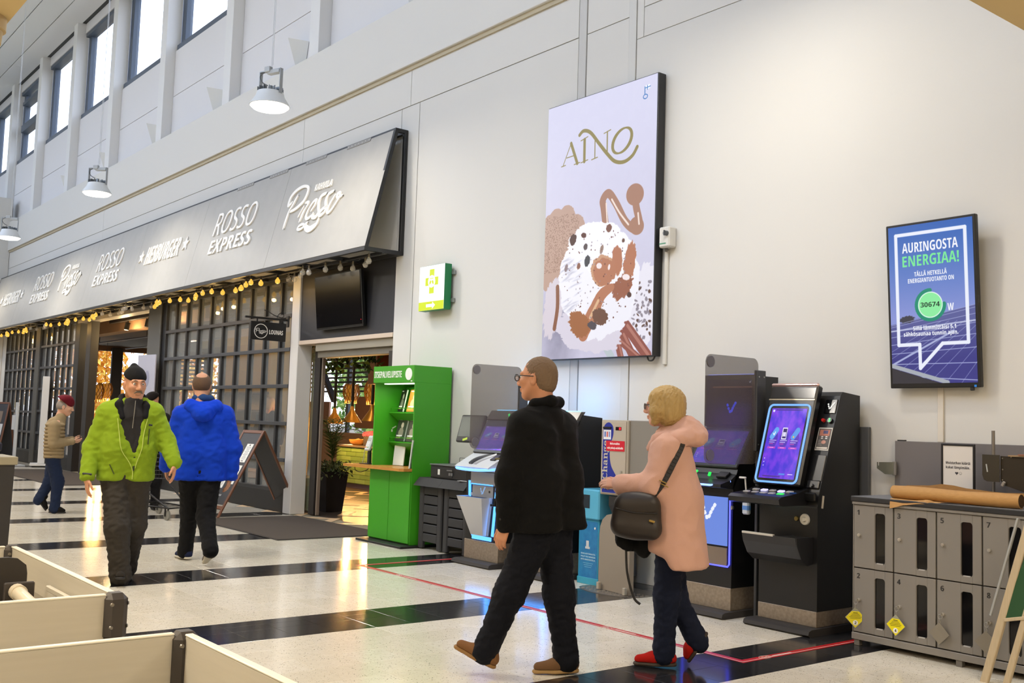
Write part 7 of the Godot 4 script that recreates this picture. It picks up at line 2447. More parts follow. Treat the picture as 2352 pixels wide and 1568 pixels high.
func a_board(label: String, at: Vector3, turn: float, h: float, w: float, spread: float) -> Node3D:
	var t := thing("chalkboard_sign", label, "chalkboard sign", at, turn)
	var wood := mat("6e4630", 0.55)
	var slate := mat("353538", 0.6)
	for s: float in [-1.0, 1.0]:
		var ang := atan2(spread, h) * s
		var b := Basis(Vector3.RIGHT, -ang) if true else Basis()
		var o := Vector3(0, h * 0.5, s * spread * 0.5)
		var L := h / cos(ang)
		for q: float in [-1.0, 1.0]:
			part(t, "stile", G.new().box(o + b * Vector3(q * (w / 2 - 0.02), 0, 0), Vector3(0.04, L, 0.025), 0.004, b), wood)
		part(t, "rail", G.new().box(o + b * Vector3(0, L / 2 - 0.025, 0), Vector3(w - 0.08, 0.05, 0.025), 0.004, b), wood)
		part(t, "rail", G.new().box(o + b * Vector3(0, -L / 2 + 0.15, 0), Vector3(w - 0.08, 0.05, 0.025), 0.004, b), wood)
		part(t, "slate", G.new().box(o + b * Vector3(0, 0.075, 0), Vector3(w - 0.08, L - 0.25, 0.01), 0.0, b), slate)
	return t

func menu_sheet(seed_n: int) -> Image:
	var im := Image.create(40, 100, false, Image.FORMAT_RGB8)
	im.fill(Color("e2e2de"))
	var r := RandomNumberGenerator.new()
	r.seed = seed_n
	im.fill_rect(Rect2i(16, 4, 8, 7), Color("3a3a3c"))
	for k in 12:
		var w := r.randi_range(14, 30)
		im.fill_rect(Rect2i(20 - w / 2, 16 + k * 6, w, 2), Color("77777a"))
	im.fill_rect(Rect2i(14, 90, 12, 5), Color("4a4a4c"))
	return im

func entrance_things() -> void:
	var t := a_board("brown-framed chalkboard with four white menu sheets beside the white post", Vector3(-14.0, 0, -6.4), 0.2, 1.2, 0.5, 0.7)
	var ang := atan2(0.7, 1.2)
	var b := Basis(Vector3.RIGHT, -ang)
	var o := Vector3(0, 0.6, 0.35) + b * Vector3(0, 0, 0.008)
	for q: Array in [[-0.1, 0.25, 1], [0.1, 0.32, 2], [-0.1, -0.1, 3], [0.1, -0.03, 4]]:
		part(t, "menu_sheet", sheet(0.15, 0.3, o + b * Vector3(q[0], q[1], 0.0), b), paper_mat(menu_sheet(q[2])))
	part(t, "chalk_smudge", G.new().box(o + b * Vector3(0.0, -0.36, 0.0), Vector3(0.1, 0.03, 0.001), 0.0, b), mat("8d8f90", 0.9))
	t = a_board("brown-framed chalkboard with pinned sheets at the far left, behind the white post stand", Vector3(-28.9, 0, -6.1), 0.9, 1.55, 0.75, 0.5)
	ang = atan2(0.5, 1.55)
	b = Basis(Vector3.RIGHT, -ang)
	o = Vector3(0, 0.775, 0.25) + b * Vector3(0, 0, 0.008)
	for q: Array in [[-0.17, 0.3, 5, "55575a"], [0.14, 0.42, 6, "7a6a5c"], [0.2, 0.08, 7, "cfd0d0"], [0.15, -0.3, 8, "5a5d60"]]:
		part(t, "pinned_sheet", G.new().box(o + b * Vector3(q[0], q[1], 0.0), Vector3(0.22, 0.3, 0.004), 0.0, b), mat(q[3], 0.6))
	# white info totem and its thinner neighbour
	t = thing("info_totem", "white freestanding totem with a grey upper panel, left of the woman in the beret", "totem", Vector3(-26.9, 0, -6.78), -0.25)
	part(t, "base", G.new().box(Vector3(0, 0.06, 0), Vector3(0.62, 0.05, 0.5), 0.01), mat("d8d6d2", 0.5))
	for s: float in [-1.0, 1.0]:
		part(t, "castor", G.new().cyl(Vector3(s * 0.24 - 0.02, 0.02, 0.18), Vector3(s * 0.24 + 0.02, 0.02, 0.18), 0.02, 0.02, 12).cyl(Vector3(s * 0.24 - 0.02, 0.02, -0.18), Vector3(s * 0.24 + 0.02, 0.02, -0.18), 0.02, 0.02, 12), mat("232323", 0.6))
	part(t, "column", G.new().bb(Vector3(-0.26, 0.085, -0.08), Vector3(0.26, 2.2, 0.08), 0.008), mat("dcdad6", 0.45))
	part(t, "upper_panel", G.new().bb(Vector3(-0.235, 1.0, 0.08), Vector3(0.235, 2.12, 0.086)), mat("5a6068", 0.3))
	t = thing("post_stand", "thin white post stand with a small sheet at the far left", "stand", Vector3(-27.5, 0, -6.3))
	part(t, "post", G.new().box(Vector3(0, 0.78, 0), Vector3(0.1, 1.54, 0.06), 0.006), mat("c9cbcb", 0.5))
	part(t, "foot", G.new().box(Vector3(0, 0.012, 0), Vector3(0.6, 0.024, 0.4), 0.006), mat("c2c4c4", 0.5))
	part(t, "sheet_panel", G.new().box(Vector3(-0.25, 1.05, 0.0), Vector3(0.4, 0.36, 0.01), 0.0), mat("d6d6d4", 0.6))
	# tall banner leaning at the grey pier
	t = thing("banner_panel", "tall pale grey banner panel standing against the dark pier", "banner", Vector3(-19.62, 0, -6.72), 0.15)
	part(t, "panel", G.new().bb(Vector3(-0.34, 0.03, -0.012), Vector3(0.34, 2.5, 0.012), 0.003), mat("a9a9b6", 0.5))
	part(t, "foot", G.new().box(Vector3(0, 0.02, 0), Vector3(0.7, 0.04, 0.3), 0.006), mat("5c5c62", 0.5))
	part(t, "smudge_print", G.new().ell(Vector3(0.05, 2.05, 0.012), Vector3(0.09, 0.16, 0.002), 12), mat("8f90a2", 0.5))
	# entrance mats
	for i in 2:
		var m := thing("entrance_mat", ["dark brown entrance mat in front of the café door", "dark brown entrance mat far left, in front of the wide opening"][i], "mat", Vector3([-12.25, -23.0][i], 0, [-6.13, -6.1][i]))
		part(m, "pile", G.new().box(Vector3(0, 0.006, 0), Vector3([2.55, 5.4][i], 0.012, [1.5, 1.45][i]), 0.004), worn("3f3732", "4d443d", 0.95, 0.0, 0.4, 3.0))
		part(m, "edging", frame_bars([2.6, 5.45][i], [1.55, 1.5][i], 0.04, 0.008, Vector3(0, 0.005, 0), Basis(Vector3.RIGHT, -PI / 2)), mat("2b2725", 0.8))

func head(s: Soft, c: Vector3, b: Basis, k: float, man := true) -> void:
	s.X = Transform3D(b, c)
	var V := func(x: float, y: float, z: float) -> Vector3: return Vector3(x, y, z) * k
	s.ell(V.call(0, 0.032, -0.018), V.call(0.074, 0.084, 0.094), 0.02 * k)
	s.ell(V.call(0, -0.03, 0.02), V.call(0.062, 0.085, 0.07), 0.03 * k)
	s.ell(V.call(0, -0.098, 0.058), V.call(0.026, 0.02, 0.024), 0.035 * k)
	for q: float in [-1.0, 1.0]:
		s.cap(V.call(q * 0.052, -0.045, 0.0), V.call(q * 0.024, -0.098, 0.05), 0.02 * k, 0.018 * k, 0.03 * k)
		s.ell(V.call(q * 0.038, -0.024, 0.066), V.call(0.02, 0.018, 0.018), 0.03 * k)
		s.cap(V.call(q * 0.012, 0.024, 0.09), V.call(q * 0.042, 0.024, 0.074), 0.009 * k, 0.008 * k, 0.018 * k)
	s.cap(V.call(0, 0.014, 0.09), V.call(0, -0.03, 0.11), 0.008 * k, 0.0135 * k, 0.016 * k)
	for q: float in [-1.0, 1.0]:
		s.ell(V.call(q * 0.012, -0.037, 0.1), V.call(0.009, 0.008, 0.01), 0.01 * k)
		s.cut_ell(V.call(q * 0.032, 0.004, 0.094), V.call(0.017, 0.011, 0.015), 0.012 * k)
		s.ell(V.call(q * 0.078, -0.012, -0.012), V.call(0.011, 0.031, 0.02), 0.008 * k)
		s.cut_ell(V.call(q * 0.09, -0.01, -0.008), V.call(0.008, 0.018, 0.01), 0.006 * k)
	s.ell(V.call(0, -0.061, 0.09), V.call(0.024, 0.006, 0.01), 0.008 * k)
	s.ell(V.call(0, -0.073, 0.088), V.call(0.02, 0.007, 0.01), 0.008 * k)
	s.cut_cap(V.call(-0.022, -0.067, 0.1), V.call(0.022, -0.067, 0.1), 0.0025 * k, 0.0025 * k, 0.004 * k)
	s.cap(V.call(0, -0.05, -0.03), V.call(0, -0.17, -0.045), (0.056 if man else 0.047) * k, (0.06 if man else 0.05) * k, 0.03 * k)
	s.X = Transform3D()

func eyes(t: Node3D, c: Vector3, b: Basis, k: float) -> void:
	var w := G.new()
	var d := G.new()
	for q: float in [-1.0, 1.0]:
		var p := c + b * (Vector3(q * 0.0315, 0.004, 0.0765) * k)
		w.ell(p, Vector3.ONE * 0.0115 * k, 10)
		d.ell(p + b * (Vector3(0, 0, 0.0085) * k), Vector3(0.0055, 0.0055, 0.0045) * k, 8)
	part(t, "eyes", w, mat("d8d2c8", 0.3))
	part(t, "irises", d, mat("2e2a26", 0.2))
	var lid := Soft.new()
	lid.X = Transform3D(b, c)

func hand(s: Soft, wrist: Vector3, dir: Vector3, palm: Vector3, thumb: Vector3, curl: float, k := 1.0) -> void:
	dir = dir.normalized()
	palm = (palm - dir * palm.dot(dir)).normalized()
	var side := dir.cross(palm).normalized()
	if side.dot(thumb) < 0.0:
		side = -side
	var len := [0.068, 0.076, 0.07, 0.054]
	for i in 4:
		var off := side * (0.027 - i * 0.018) * k
		var kn := wrist + dir * (0.082 - 0.004 * absf(i - 1.2)) * k + off
		s.cap(wrist + off * 0.65, kn, 0.014 * k, 0.0115 * k, 0.014 * k)
		var d := dir
		var p := kn
		var L: float = len[i] * k
		for j in 3:
			d = d.rotated(side, 0.0)
			d = (d + palm * curl * (0.5 + 0.25 * j)).normalized()
			var q: Vector3 = p + d * L * [0.44, 0.31, 0.25][j]
			s.cap(p, q, [0.0098, 0.009, 0.008][j] * k, [0.009, 0.008, 0.007][j] * k, 0.004 * k)
			p = q
	var b := wrist + side * 0.02 * k + dir * 0.012 * k
	var m := b + (side * 0.75 + dir * 0.9 + palm * 0.35).normalized() * 0.045 * k
	s.cap(b, m, 0.015 * k, 0.011 * k, 0.012 * k)
	var e := m + (side * 0.3 + dir + palm * 0.3).normalized() * 0.033 * k
	s.cap(m, e, 0.0105 * k, 0.009 * k, 0.006 * k)
	s.cap(e, e + (dir + palm * 0.35).normalized() * 0.026 * k, 0.009 * k, 0.0075 * k, 0.006 * k)
	s.cap(wrist - dir * 0.06 * k, wrist + dir * 0.01 * k, 0.026 * k, 0.024 * k, 0.016 * k)

func shoe(t: Node3D, heel: Vector3, toe: Vector3, upper: String, sole: String, cell := 0.008) -> void:
	# heel and toe lie on the sole's centre line
	var d := (toe - heel).normalized()
	var n := (Vector3.UP - d * d.y).normalized()
	var s := Soft.new()
	s.cap(heel + n * 0.035, heel + d * 0.1 + n * 0.035, 0.034, 0.038, 0.03)
	s.cap(heel + d * 0.1 + n * 0.03, toe - d * 0.03 + n * 0.024, 0.04, 0.03, 0.03)
	s.cap(heel + d * 0.01 + n * 0.04, heel + d * 0.03 + n * 0.095, 0.036, 0.04, 0.03)
	s.keep(heel + n * 0.012, -n)
	part(t, "shoe", s.build(cell), cloth(upper, 0.1))
	s = Soft.new()
	s.cap(heel, heel + d * 0.1, 0.038, 0.042, 0.03).cap(heel + d * 0.1, toe - d * 0.025, 0.042, 0.033, 0.03)
	s.keep(heel + n * 0.014, n).keep(heel - n * 0.008, -n)
	part(t, "sole", s.build(cell), mat(sole, 0.7))

# how far towards the camera a soft surface reaches at x, y
func front(s: Soft, x: float, y: float, r := 0.014) -> float:
	var z := -9.0
	for p in s.v:
		if absf(p.x - x) < r and absf(p.y - y) < r and p.z > z:
			z = p.z
	return z

func on_front(s: Soft, pts: Array, lift := 0.003) -> Array:
	var r := []
	for p: Vector2 in pts:
		r.append(Vector3(p.x, p.y, front(s, p.x, p.y) + lift))
	return r

# skeleton: every joint in the figure's own axes (x to the picture's right, z towards the camera)
func flesh(t: Node3D, J: Dictionary, skin: String, cell: float, man: bool, hands: Array) -> void:
	var s := Soft.new()
	s.chain([J.neck, (J.sh[0] + J.sh[1]) * 0.5 - Vector3(0, 0.1, 0), (J.hip[0] + J.hip[1]) * 0.5], [0.055, 0.07, 0.06], 0.03)
	for i in 2:
		s.cap(J.neck - Vector3(0, 0.03, 0), J.sh[i], 0.055, 0.05, 0.04)
		s.chain([J.sh[i], J.el[i], J.wr[i]], [0.05, 0.038, 0.026], 0.03)
		s.chain([J.hip[i], J.kn[i], J.an[i]], [0.06, 0.045, 0.03], 0.02)
	s.build(0.03)
	head(s, J.head, J.face, J.k, man)
	s.build(cell)
	for h: Array in hands:
		hand(s, h[0], h[1], h[2], h[3], h[4], h[5] if h.size() > 5 else 1.0)
		s.build(cell * 1.15)
	var m := StandardMaterial3D.new()
	m.albedo_color = Color(skin)
	m.roughness = 0.55
	m.subsurf_scatter_enabled = true
	m.subsurf_scatter_strength = 0.08
	part(t, "body", s, m)

func trousers(t: Node3D, J: Dictionary, hex: String, rad: Array, cell: float, fold := 0.006) -> void:
	var s := Soft.new()
	var top: Vector3 = (J.hip[0] + J.hip[1]) * 0.5
	s.cap(J.hip[0] + Vector3(0, 0.06, 0), J.hip[1] + Vector3(0, 0.06, 0), rad[0] * 1.02, rad[0] * 1.02, 0.05)
	for i in 2:
		var an: Vector3 = J.an[i] - (J.an[i] - J.kn[i]).normalized() * 0.0
		s.chain([J.hip[i], J.kn[i], an], [rad[0], rad[1], rad[2]], 0.045)
	for i in 2:
		var dn: Vector3 = (J.an[i] - J.kn[i]).normalized()
		s.cap(J.an[i], J.an[i] + dn * 0.045, rad[2], rad[2] * 1.08, 0.02)
	s.build(cell).folds(fold, Vector3(9, 14, 9), 4)
	part(t, "trousers", s, cloth(hex, 0.12))

func fig(label: String, base: Vector3, away: Vector2) -> Node3D:
	return thing("person", label, "person", base, atan2(-away.x, -away.y), "")

func people() -> void:
	man_green()
	man_blue()
	woman_beige()
	man_black()
	woman_pink()
	cart_and_pusher()
	cafe_guest()

func man_green() -> void:
	var t := fig("person in a lime green jacket, dark trousers and black knit hat walking towards the camera", Vector3(-8.676, 0, -2.883), Vector2(-0.949, -0.315))
	var J := {neck = Vector3(-0.02, 1.47, -0.11), head = Vector3(0.0, 1.648, -0.09), face = Basis(Vector3.UP, 0.32) * Basis(Vector3.RIGHT, 0.05), k = 1.1,
		sh = [Vector3(-0.2, 1.4, -0.12), Vector3(0.155, 1.41, -0.12)], el = [Vector3(-0.305, 1.1, -0.12), Vector3(0.275, 1.17, -0.1)], wr = [Vector3(-0.325, 0.875, -0.01), Vector3(0.35, 1.0, 0.02)],
		hip = [Vector3(-0.11, 0.84, -0.11), Vector3(0.065, 0.84, -0.12)], kn = [Vector3(-0.07, 0.46, -0.0), Vector3(0.06, 0.47, -0.14)], an = [Vector3(-0.03, 0.11, 0.0), Vector3(0.02, 0.12, -0.33)]}
	flesh(t, J, "c08a6a", 0.0042, true, [[J.wr[0] + Vector3(0, -0.02, 0.01), Vector3(0.1, -1, 0.25), Vector3(0.9, 0, -0.2), Vector3(0.1, 0, 1), 0.35], [J.wr[1] + Vector3(0.0, -0.02, 0.01), Vector3(-0.05, -1, 0.3), Vector3(-0.9, 0, -0.1), Vector3(-0.1, 0, 1), 0.3]])
	eyes(t, J.head, J.face, J.k)
	var s := Soft.new()
	s.X = Transform3D(J.face, J.head)
	for q: float in [-1.0, 1.0]:
		s.chain([Vector3(0, -0.058, 0.112), Vector3(q * 0.018, -0.06, 0.108), Vector3(q * 0.034, -0.073, 0.098)], [0.008, 0.008, 0.004], 0.006)
	part(t, "moustache", s.build(0.004), mat("6f6153", 0.9))
	for q: float in [-1.0, 1.0]:
		s = Soft.new()
		s.X = Transform3D(J.face, J.head)
		s.chain([Vector3(q * 0.016, 0.029, 0.107), Vector3(q * 0.034, 0.033, 0.1), Vector3(q * 0.05, 0.026, 0.085)], [0.0045, 0.005, 0.003], 0.004)
		part(t, "eyebrow", s.build(0.0035), mat("5f5246", 0.9))
	# knit hat
	s = Soft.new()
	s.X = Transform3D(J.face, J.head)
	s.ell(Vector3(0, 0.05, -0.022), Vector3(0.094, 0.105, 0.113), 0.02).cap(Vector3(0, 0.14, -0.05), Vector3(0, 0.15, -0.06), 0.03, 0.03, 0.03)
	s.keep(Vector3(0, 0.052, 0.0), Vector3(0, -1, -0.42))
	part(t, "knit_hat", s.build(0.009), cloth("141415", 0.2))
	# pullover under the open jacket
	s = Soft.new()
	s.chain([Vector3(-0.09, 1.36, -0.11), Vector3(-0.1, 0.95, -0.1)], [0.115, 0.115], 0.06).chain([Vector3(0.05, 1.36, -0.11), Vector3(0.06, 0.95, -0.1)], [0.115, 0.115], 0.06)
	s.chain([Vector3(-0.005, 1.4, -0.1), Vector3(0.0, 1.53, -0.075)], [0.09, 0.072], 0.05)
	s.keep(Vector3(0.02, 1.525, -0.05), Vector3(0, 1, -0.3))
	part(t, "pullover", s.build(0.014).folds(0.004, Vector3(12, 8, 12), 9), cloth("2b2a2b"))
	part(t, "pullover_zip", G.new().tube([Vector3(0.012, 1.51, 0.012), Vector3(0.008, 1.42, 0.02), Vector3(0.0, 1.28, 0.026)], 0.0035, 6), mat("8d8a80", 0.4, 0.5))
	# jacket
	s = Soft.new()
	for q: float in [-1.0, 1.0]:
		s.chain([Vector3(-0.022 + q * 0.085, 1.35, -0.12), Vector3(-0.025 + q * 0.085, 1.1, -0.11), Vector3(-0.03 + q * 0.095, 0.86, -0.11)], [0.128, 0.135, 0.13], 0.06)
	s.chain([J.sh[0], Vector3(-0.09, 1.44, -0.13), Vector3(0.045, 1.45, -0.13), J.sh[1]], [0.08, 0.085, 0.085, 0.08], 0.05)
	for i in 2:
		s.chain([J.sh[i], J.el[i], J.wr[i]], [0.085, 0.072, 0.058], 0.035)
	s.cut_cap(Vector3(-0.005, 1.56, 0.02), Vector3(0.0, 1.22, 0.06), 0.115, 0.075, 0.02)
	s.cut_cap(Vector3(0.0, 1.24, 0.06), Vector3(0.03, 0.97, 0.06), 0.075, 0.04, 0.02)
	s.keep(Vector3(0, 0.845, 0), Vector3(0, -1, 0))
	for i in 2:
		var d: Vector3 = (J.wr[i] - J.el[i]).normalized()
		s.keep(J.wr[i] + d * 0.02 + Vector3(0, 0, 0), d) if false else s
	s.build(0.0125).folds(0.007, Vector3(8, 11, 8), 3)
	part(t, "jacket", s, cloth("7f9a1f"))
	var jk := s
	# collar, black inside, standing round the neck
	s = Soft.new()
	s.chain([Vector3(-0.085, 1.37, 0.0), Vector3(-0.115, 1.47, -0.05), Vector3(-0.09, 1.53, -0.14), Vector3(-0.015, 1.545, -0.18), Vector3(0.06, 1.535, -0.14), Vector3(0.095, 1.46, -0.05), Vector3(0.095, 1.38, 0.0)], [0.024, 0.034, 0.034, 0.032, 0.034, 0.034, 0.024], 0.02)
	part(t, "collar", s.build(0.009), cloth("141417", 0.2))
	var edge := mat("b7c85a", 0.6)
	part(t, "zip_edge", G.new().tube(on_front(jk, curve2([Vector2(-0.12, 1.36), Vector2(-0.098, 1.22), Vector2(-0.075, 1.1), Vector2(-0.01, 1.0), Vector2(0.02, 0.93), Vector2(0.022, 0.86)], 3)), 0.004, 6), edge)
	part(t, "zip_edge", G.new().tube(on_front(jk, curve2([Vector2(0.115, 1.36), Vector2(0.09, 1.22), Vector2(0.085, 1.12), Vector2(0.05, 1.0), Vector2(0.04, 0.95)], 3)), 0.004, 6), edge)
	part(t, "zip_pull", G.new().box(Vector3(0.028, 0.95, front(jk, 0.028, 0.95) + 0.004), Vector3(0.009, 0.04, 0.006)), mat("1f1f1f", 0.5))
	part(t, "chest_pocket", G.new().tube(on_front(jk, [Vector2(0.135, 1.28), Vector2(0.132, 1.22), Vector2(0.128, 1.15)]), 0.004, 6), mat("2a2f16", 0.7))
	part(t, "chest_badge", G.new().box(Vector3(0.14, 1.31, front(jk, 0.14, 1.31) + 0.002), Vector3(0.032, 0.015, 0.006), 0.002, Basis(Vector3.BACK, -0.1)), mat("1f2228", 0.5))
	part(t, "side_pocket", G.new().tube(on_front(jk, [Vector2(-0.16, 0.98), Vector2(-0.14, 0.94), Vector2(-0.12, 0.9)]), 0.004, 6), mat("3a4416", 0.7))
	part(t, "cuff_strap", G.new().box(J.wr[0] + Vector3(0.0, 0.025, 0.035), Vector3(0.075, 0.018, 0.05), 0.006, Basis(Vector3.BACK, -0.1)), mat("2a2d26", 0.6))
	trousers(t, J, "38342f", [0.108, 0.092, 0.078], 0.013, 0.009)
	shoe(t, Vector3(-0.03, 0.04, -0.06), Vector3(-0.02, 0.075, 0.19), "2b2723", "1d1a18")
	shoe(t, Vector3(0.02, 0.02, -0.43), Vector3(0.045, 0.012, -0.17), "2b2723", "1d1a18", 0.011)

func man_blue() -> void:
	var t := fig("person in a bright blue hooded jacket and black trousers seen from behind", Vector3(-9.633, 0, -3.879), Vector2(-0.928, -0.373))
	var J := {neck = Vector3(-0.025, 1.5, 0.0), head = Vector3(-0.035, 1.69, -0.02), face = Basis(Vector3.UP, PI - 0.12) * Basis(Vector3.RIGHT, 0.1), k = 1.05,
		sh = [Vector3(-0.2, 1.4, 0.0), Vector3(0.185, 1.41, 0.0)], el = [Vector3(-0.305, 1.07, -0.06), Vector3(0.29, 1.09, 0.0)], wr = [Vector3(-0.33, 0.9, -0.2), Vector3(0.28, 0.83, 0.0)],
		hip = [Vector3(-0.1, 0.8, 0.0), Vector3(0.085, 0.8, 0.0)], kn = [Vector3(-0.085, 0.46, -0.12), Vector3(0.065, 0.44, 0.06)], an = [Vector3(-0.105, 0.12, -0.22), Vector3(0.115, 0.19, 0.3)]}
	flesh(t, J, "bd8a6c", 0.0055, true, [[J.wr[0] + Vector3(0, -0.02, 0), Vector3(0.1, -0.9, -0.3), Vector3(1, 0, 0), Vector3(0, 0.1, -1), 0.5], [J.wr[1] + Vector3(-0.005, -0.02, 0), Vector3(-0.25, -1, 0.1), Vector3(-0.8, 0, -0.3), Vector3(-0.2, 0, -1), 0.45]])
	eyes(t, J.head, J.face, J.k)
	var s := Soft.new()
	s.X = Transform3D(J.face, J.head)
	s.ell(Vector3(0, 0.02, -0.028), Vector3(0.087, 0.1, 0.103), 0.02)
	s.cut_ell(Vector3(0, 0.1, -0.08), Vector3(0.05, 0.045, 0.05), 0.02).keep(Vector3(0, -0.065, -0.03), Vector3(0, -1, 0.5)).keep(Vector3(0, 0, 0.035), Vector3(0, -0.5, 1))
	for q: float in [-1.0, 1.0]:
		s.cut_ell(Vector3(q * 0.09, -0.03, 0.0), Vector3(0.03, 0.05, 0.04), 0.01)
	part(t, "hair", s.build(0.008).folds(0.002, Vector3(60, 60, 60), 2), mat("5c4634", 0.9))
	s = Soft.new()
	for q: float in [-1.0, 1.0]:
		s.chain([Vector3(-0.01 + q * 0.09, 1.35, 0.0), Vector3(-0.005 + q * 0.1, 1.05, 0.0), Vector3(-0.005 + q * 0.115, 0.78, 0.0)], [0.132, 0.14, 0.135], 0.07)
	s.chain([J.sh[0], Vector3(-0.08, 1.45, 0.01), Vector3(0.06, 1.45, 0.01), J.sh[1]], [0.085, 0.09, 0.09, 0.085], 0.05)
	for i in 2:
		s.chain([J.sh[i], J.el[i], J.wr[i]], [0.088, 0.076, 0.06], 0.035)
	s.keep(Vector3(0, 0.785, 0), Vector3(0, -1, 0))
	part(t, "jacket", s.build(0.014).folds(0.008, Vector3(7, 9, 7), 13), cloth("0a39b8"))
	s = Soft.new()
	s.chain([Vector3(-0.13, 1.5, -0.05), Vector3(-0.125, 1.49, 0.07), Vector3(-0.015, 1.42, 0.14), Vector3(0.1, 1.49, 0.07), Vector3(0.1, 1.5, -0.05)], [0.045, 0.055, 0.065, 0.055, 0.045], 0.05)
	s.ell(Vector3(-0.012, 1.47, 0.07), Vector3(0.14, 0.07, 0.075), 0.03).ell(Vector3(-0.012, 1.4, 0.12), Vector3(0.1, 0.05, 0.045), 0.03)
	part(t, "hood", s.build(0.012).folds(0.005, Vector3(10, 10, 10), 5), cloth("0a3cc4"))
	s = Soft.new()
	s.chain([Vector3(-0.1, 1.56, -0.03), Vector3(-0.085, 1.565, 0.045), Vector3(-0.02, 1.57, 0.075), Vector3(0.05, 1.565, 0.045), Vector3(0.065, 1.56, -0.03)], [0.028, 0.032, 0.034, 0.032, 0.028], 0.02)
	part(t, "collar", s.build(0.009), cloth("24406e", 0.2))
	trousers(t, J, "121214", [0.105, 0.082, 0.066], 0.014)
	shoe(t, Vector3(-0.075, 0.018, -0.19), Vector3(-0.19, 0.012, -0.4), "1d2440", "c9c3b4")
	shoe(t, Vector3(0.15, 0.15, 0.35), Vector3(0.075, 0.02, 0.19), "6d6862", "b9b2a2")

func woman_beige() -> void:
	var t := fig("person in a dark red beret and quilted beige jacket looking at a phone, far left", Vector3(-14.971, 0, -4.009), Vector2(-0.966, -0.259))
	var J := {neck = Vector3(-0.03, 1.28, 0.0), head = Vector3(0.03, 1.455, 0.0), face = Basis(Vector3.UP, PI / 2 - 0.1) * Basis(Vector3.RIGHT, 0.18), k = 1.0,
		sh = [Vector3(-0.09, 1.19, 0.14), Vector3(-0.09, 1.19, -0.14)], el = [Vector3(-0.09, 0.94, 0.18), Vector3(-0.06, 0.95, -0.17)], wr = [Vector3(0.14, 0.98, 0.08), Vector3(0.14, 1.0, -0.07)],
		hip = [Vector3(-0.08, 0.72, 0.07), Vector3(-0.08, 0.72, -0.07)], kn = [Vector3(0.0, 0.43, 0.06), Vector3(-0.1, 0.43, -0.06)], an = [Vector3(-0.02, 0.11, 0.06), Vector3(-0.21, 0.21, -0.06)]}
	flesh(t, J, "c99a80", 0.006, false, [[J.wr[0] + Vector3(0.015, 0, 0), Vector3(1, 0.1, -0.3), Vector3(0, 0.7, -0.7), Vector3(0, 1, 0.1), 0.6, 0.9], [J.wr[1] + Vector3(0.015, 0, 0), Vector3(1, 0.1, 0.3), Vector3(0, 0.7, 0.7), Vector3(0, 1, -0.1), 0.6, 0.9]])
	eyes(t, J.head, J.face, J.k)
	var s := Soft.new()
	s.X = Transform3D(J.face, J.head)
	s.ell(Vector3(0.0, 0.075, -0.055), Vector3(0.115, 0.075, 0.13), 0.03, Basis(Vector3.RIGHT, -0.4)).cap(Vector3(0, 0.06, 0.02), Vector3(0, 0.02, -0.08), 0.085, 0.09, 0.03)
	s.keep(Vector3(0, 0.045, 0.0), Vector3(0, -1, -0.55))
	part(t, "beret", s.build(0.01).folds(0.003, Vector3(40, 40, 40), 3), cloth("5e0f1c"))
	s = Soft.new()
	s.X = Transform3D(J.face, J.head)
	s.ell(Vector3(0, 0.01, -0.03), Vector3(0.083, 0.09, 0.09), 0.02).keep(Vector3(0, -0.05, 0), Vector3(0, -1, 0)).keep(Vector3(0, 0, 0.03), Vector3(0, 0, 1))
	part(t, "hair", s.build(0.01), mat("8a8078", 0.9))
	# quilted jacket: rings of padding
	s = Soft.new()
	for i in 10:
		var u := i / 9.0
		var y := 1.2 - 0.43 * u
		var x := -0.085 + 0.01 * u
		for q: float in [-1.0, 1.0]:
			s.ell(Vector3(x, y, q * 0.07), Vector3(0.128 + 0.012 * sin(u * 3.0), 0.034, 0.115), 0.012)
	s.chain([Vector3(-0.08, 1.2, 0.0), Vector3(-0.075, 0.77, 0.0)], [0.115, 0.125], 0.03)
	for i in 2:
		for j in 9:
			var u := j / 8.0
			var p: Vector3 = J.sh[i].lerp(J.el[i], u * 2.0) if u < 0.5 else J.el[i].lerp(J.wr[i], u * 2.0 - 1.0)
			s.ell(p, Vector3.ONE * (0.076 - 0.026 * u), 0.018)
	s.cap(Vector3(-0.03, 1.24, 0), Vector3(-0.015, 1.31, 0), 0.075, 0.07, 0.03)
	s.keep(Vector3(0, 0.745, 0), Vector3(0.05, -1, 0))
	part(t, "quilted_jacket", s.build(0.012), cloth("8f7d5f"))
	trousers(t, J, "1c2740", [0.09, 0.075, 0.06], 0.015)
	shoe(t, Vector3(-0.06, 0.018, 0.06), Vector3(0.12, 0.012, 0.07), "181615", "141212", 0.011)
	shoe(t, Vector3(-0.245, 0.19, -0.06), Vector3(-0.13, 0.03, -0.06), "181615", "141212", 0.011)
	var ph := thing("mobile_phone", "dark mobile phone in the hands of the person in the red beret", "phone", t.to_global(Vector3(0.225, 1.03, 0.0)) if t.is_inside_tree() else Vector3.ZERO)
	ph.rotation.y = t.rotation.y
	part(ph, "phone_body", G.new().box(Vector3.ZERO, Vector3(0.13, 0.009, 0.066), 0.003, Basis(Vector3.BACK, 0.35)), mat("1b1b1f", 0.3))
	part(ph, "screen", G.new().box(Basis(Vector3.BACK, 0.35) * Vector3(0, 0.005, 0), Vector3(0.12, 0.002, 0.06), 0.0, Basis(Vector3.BACK, 0.35)), mat("2a2c34", 0.1))

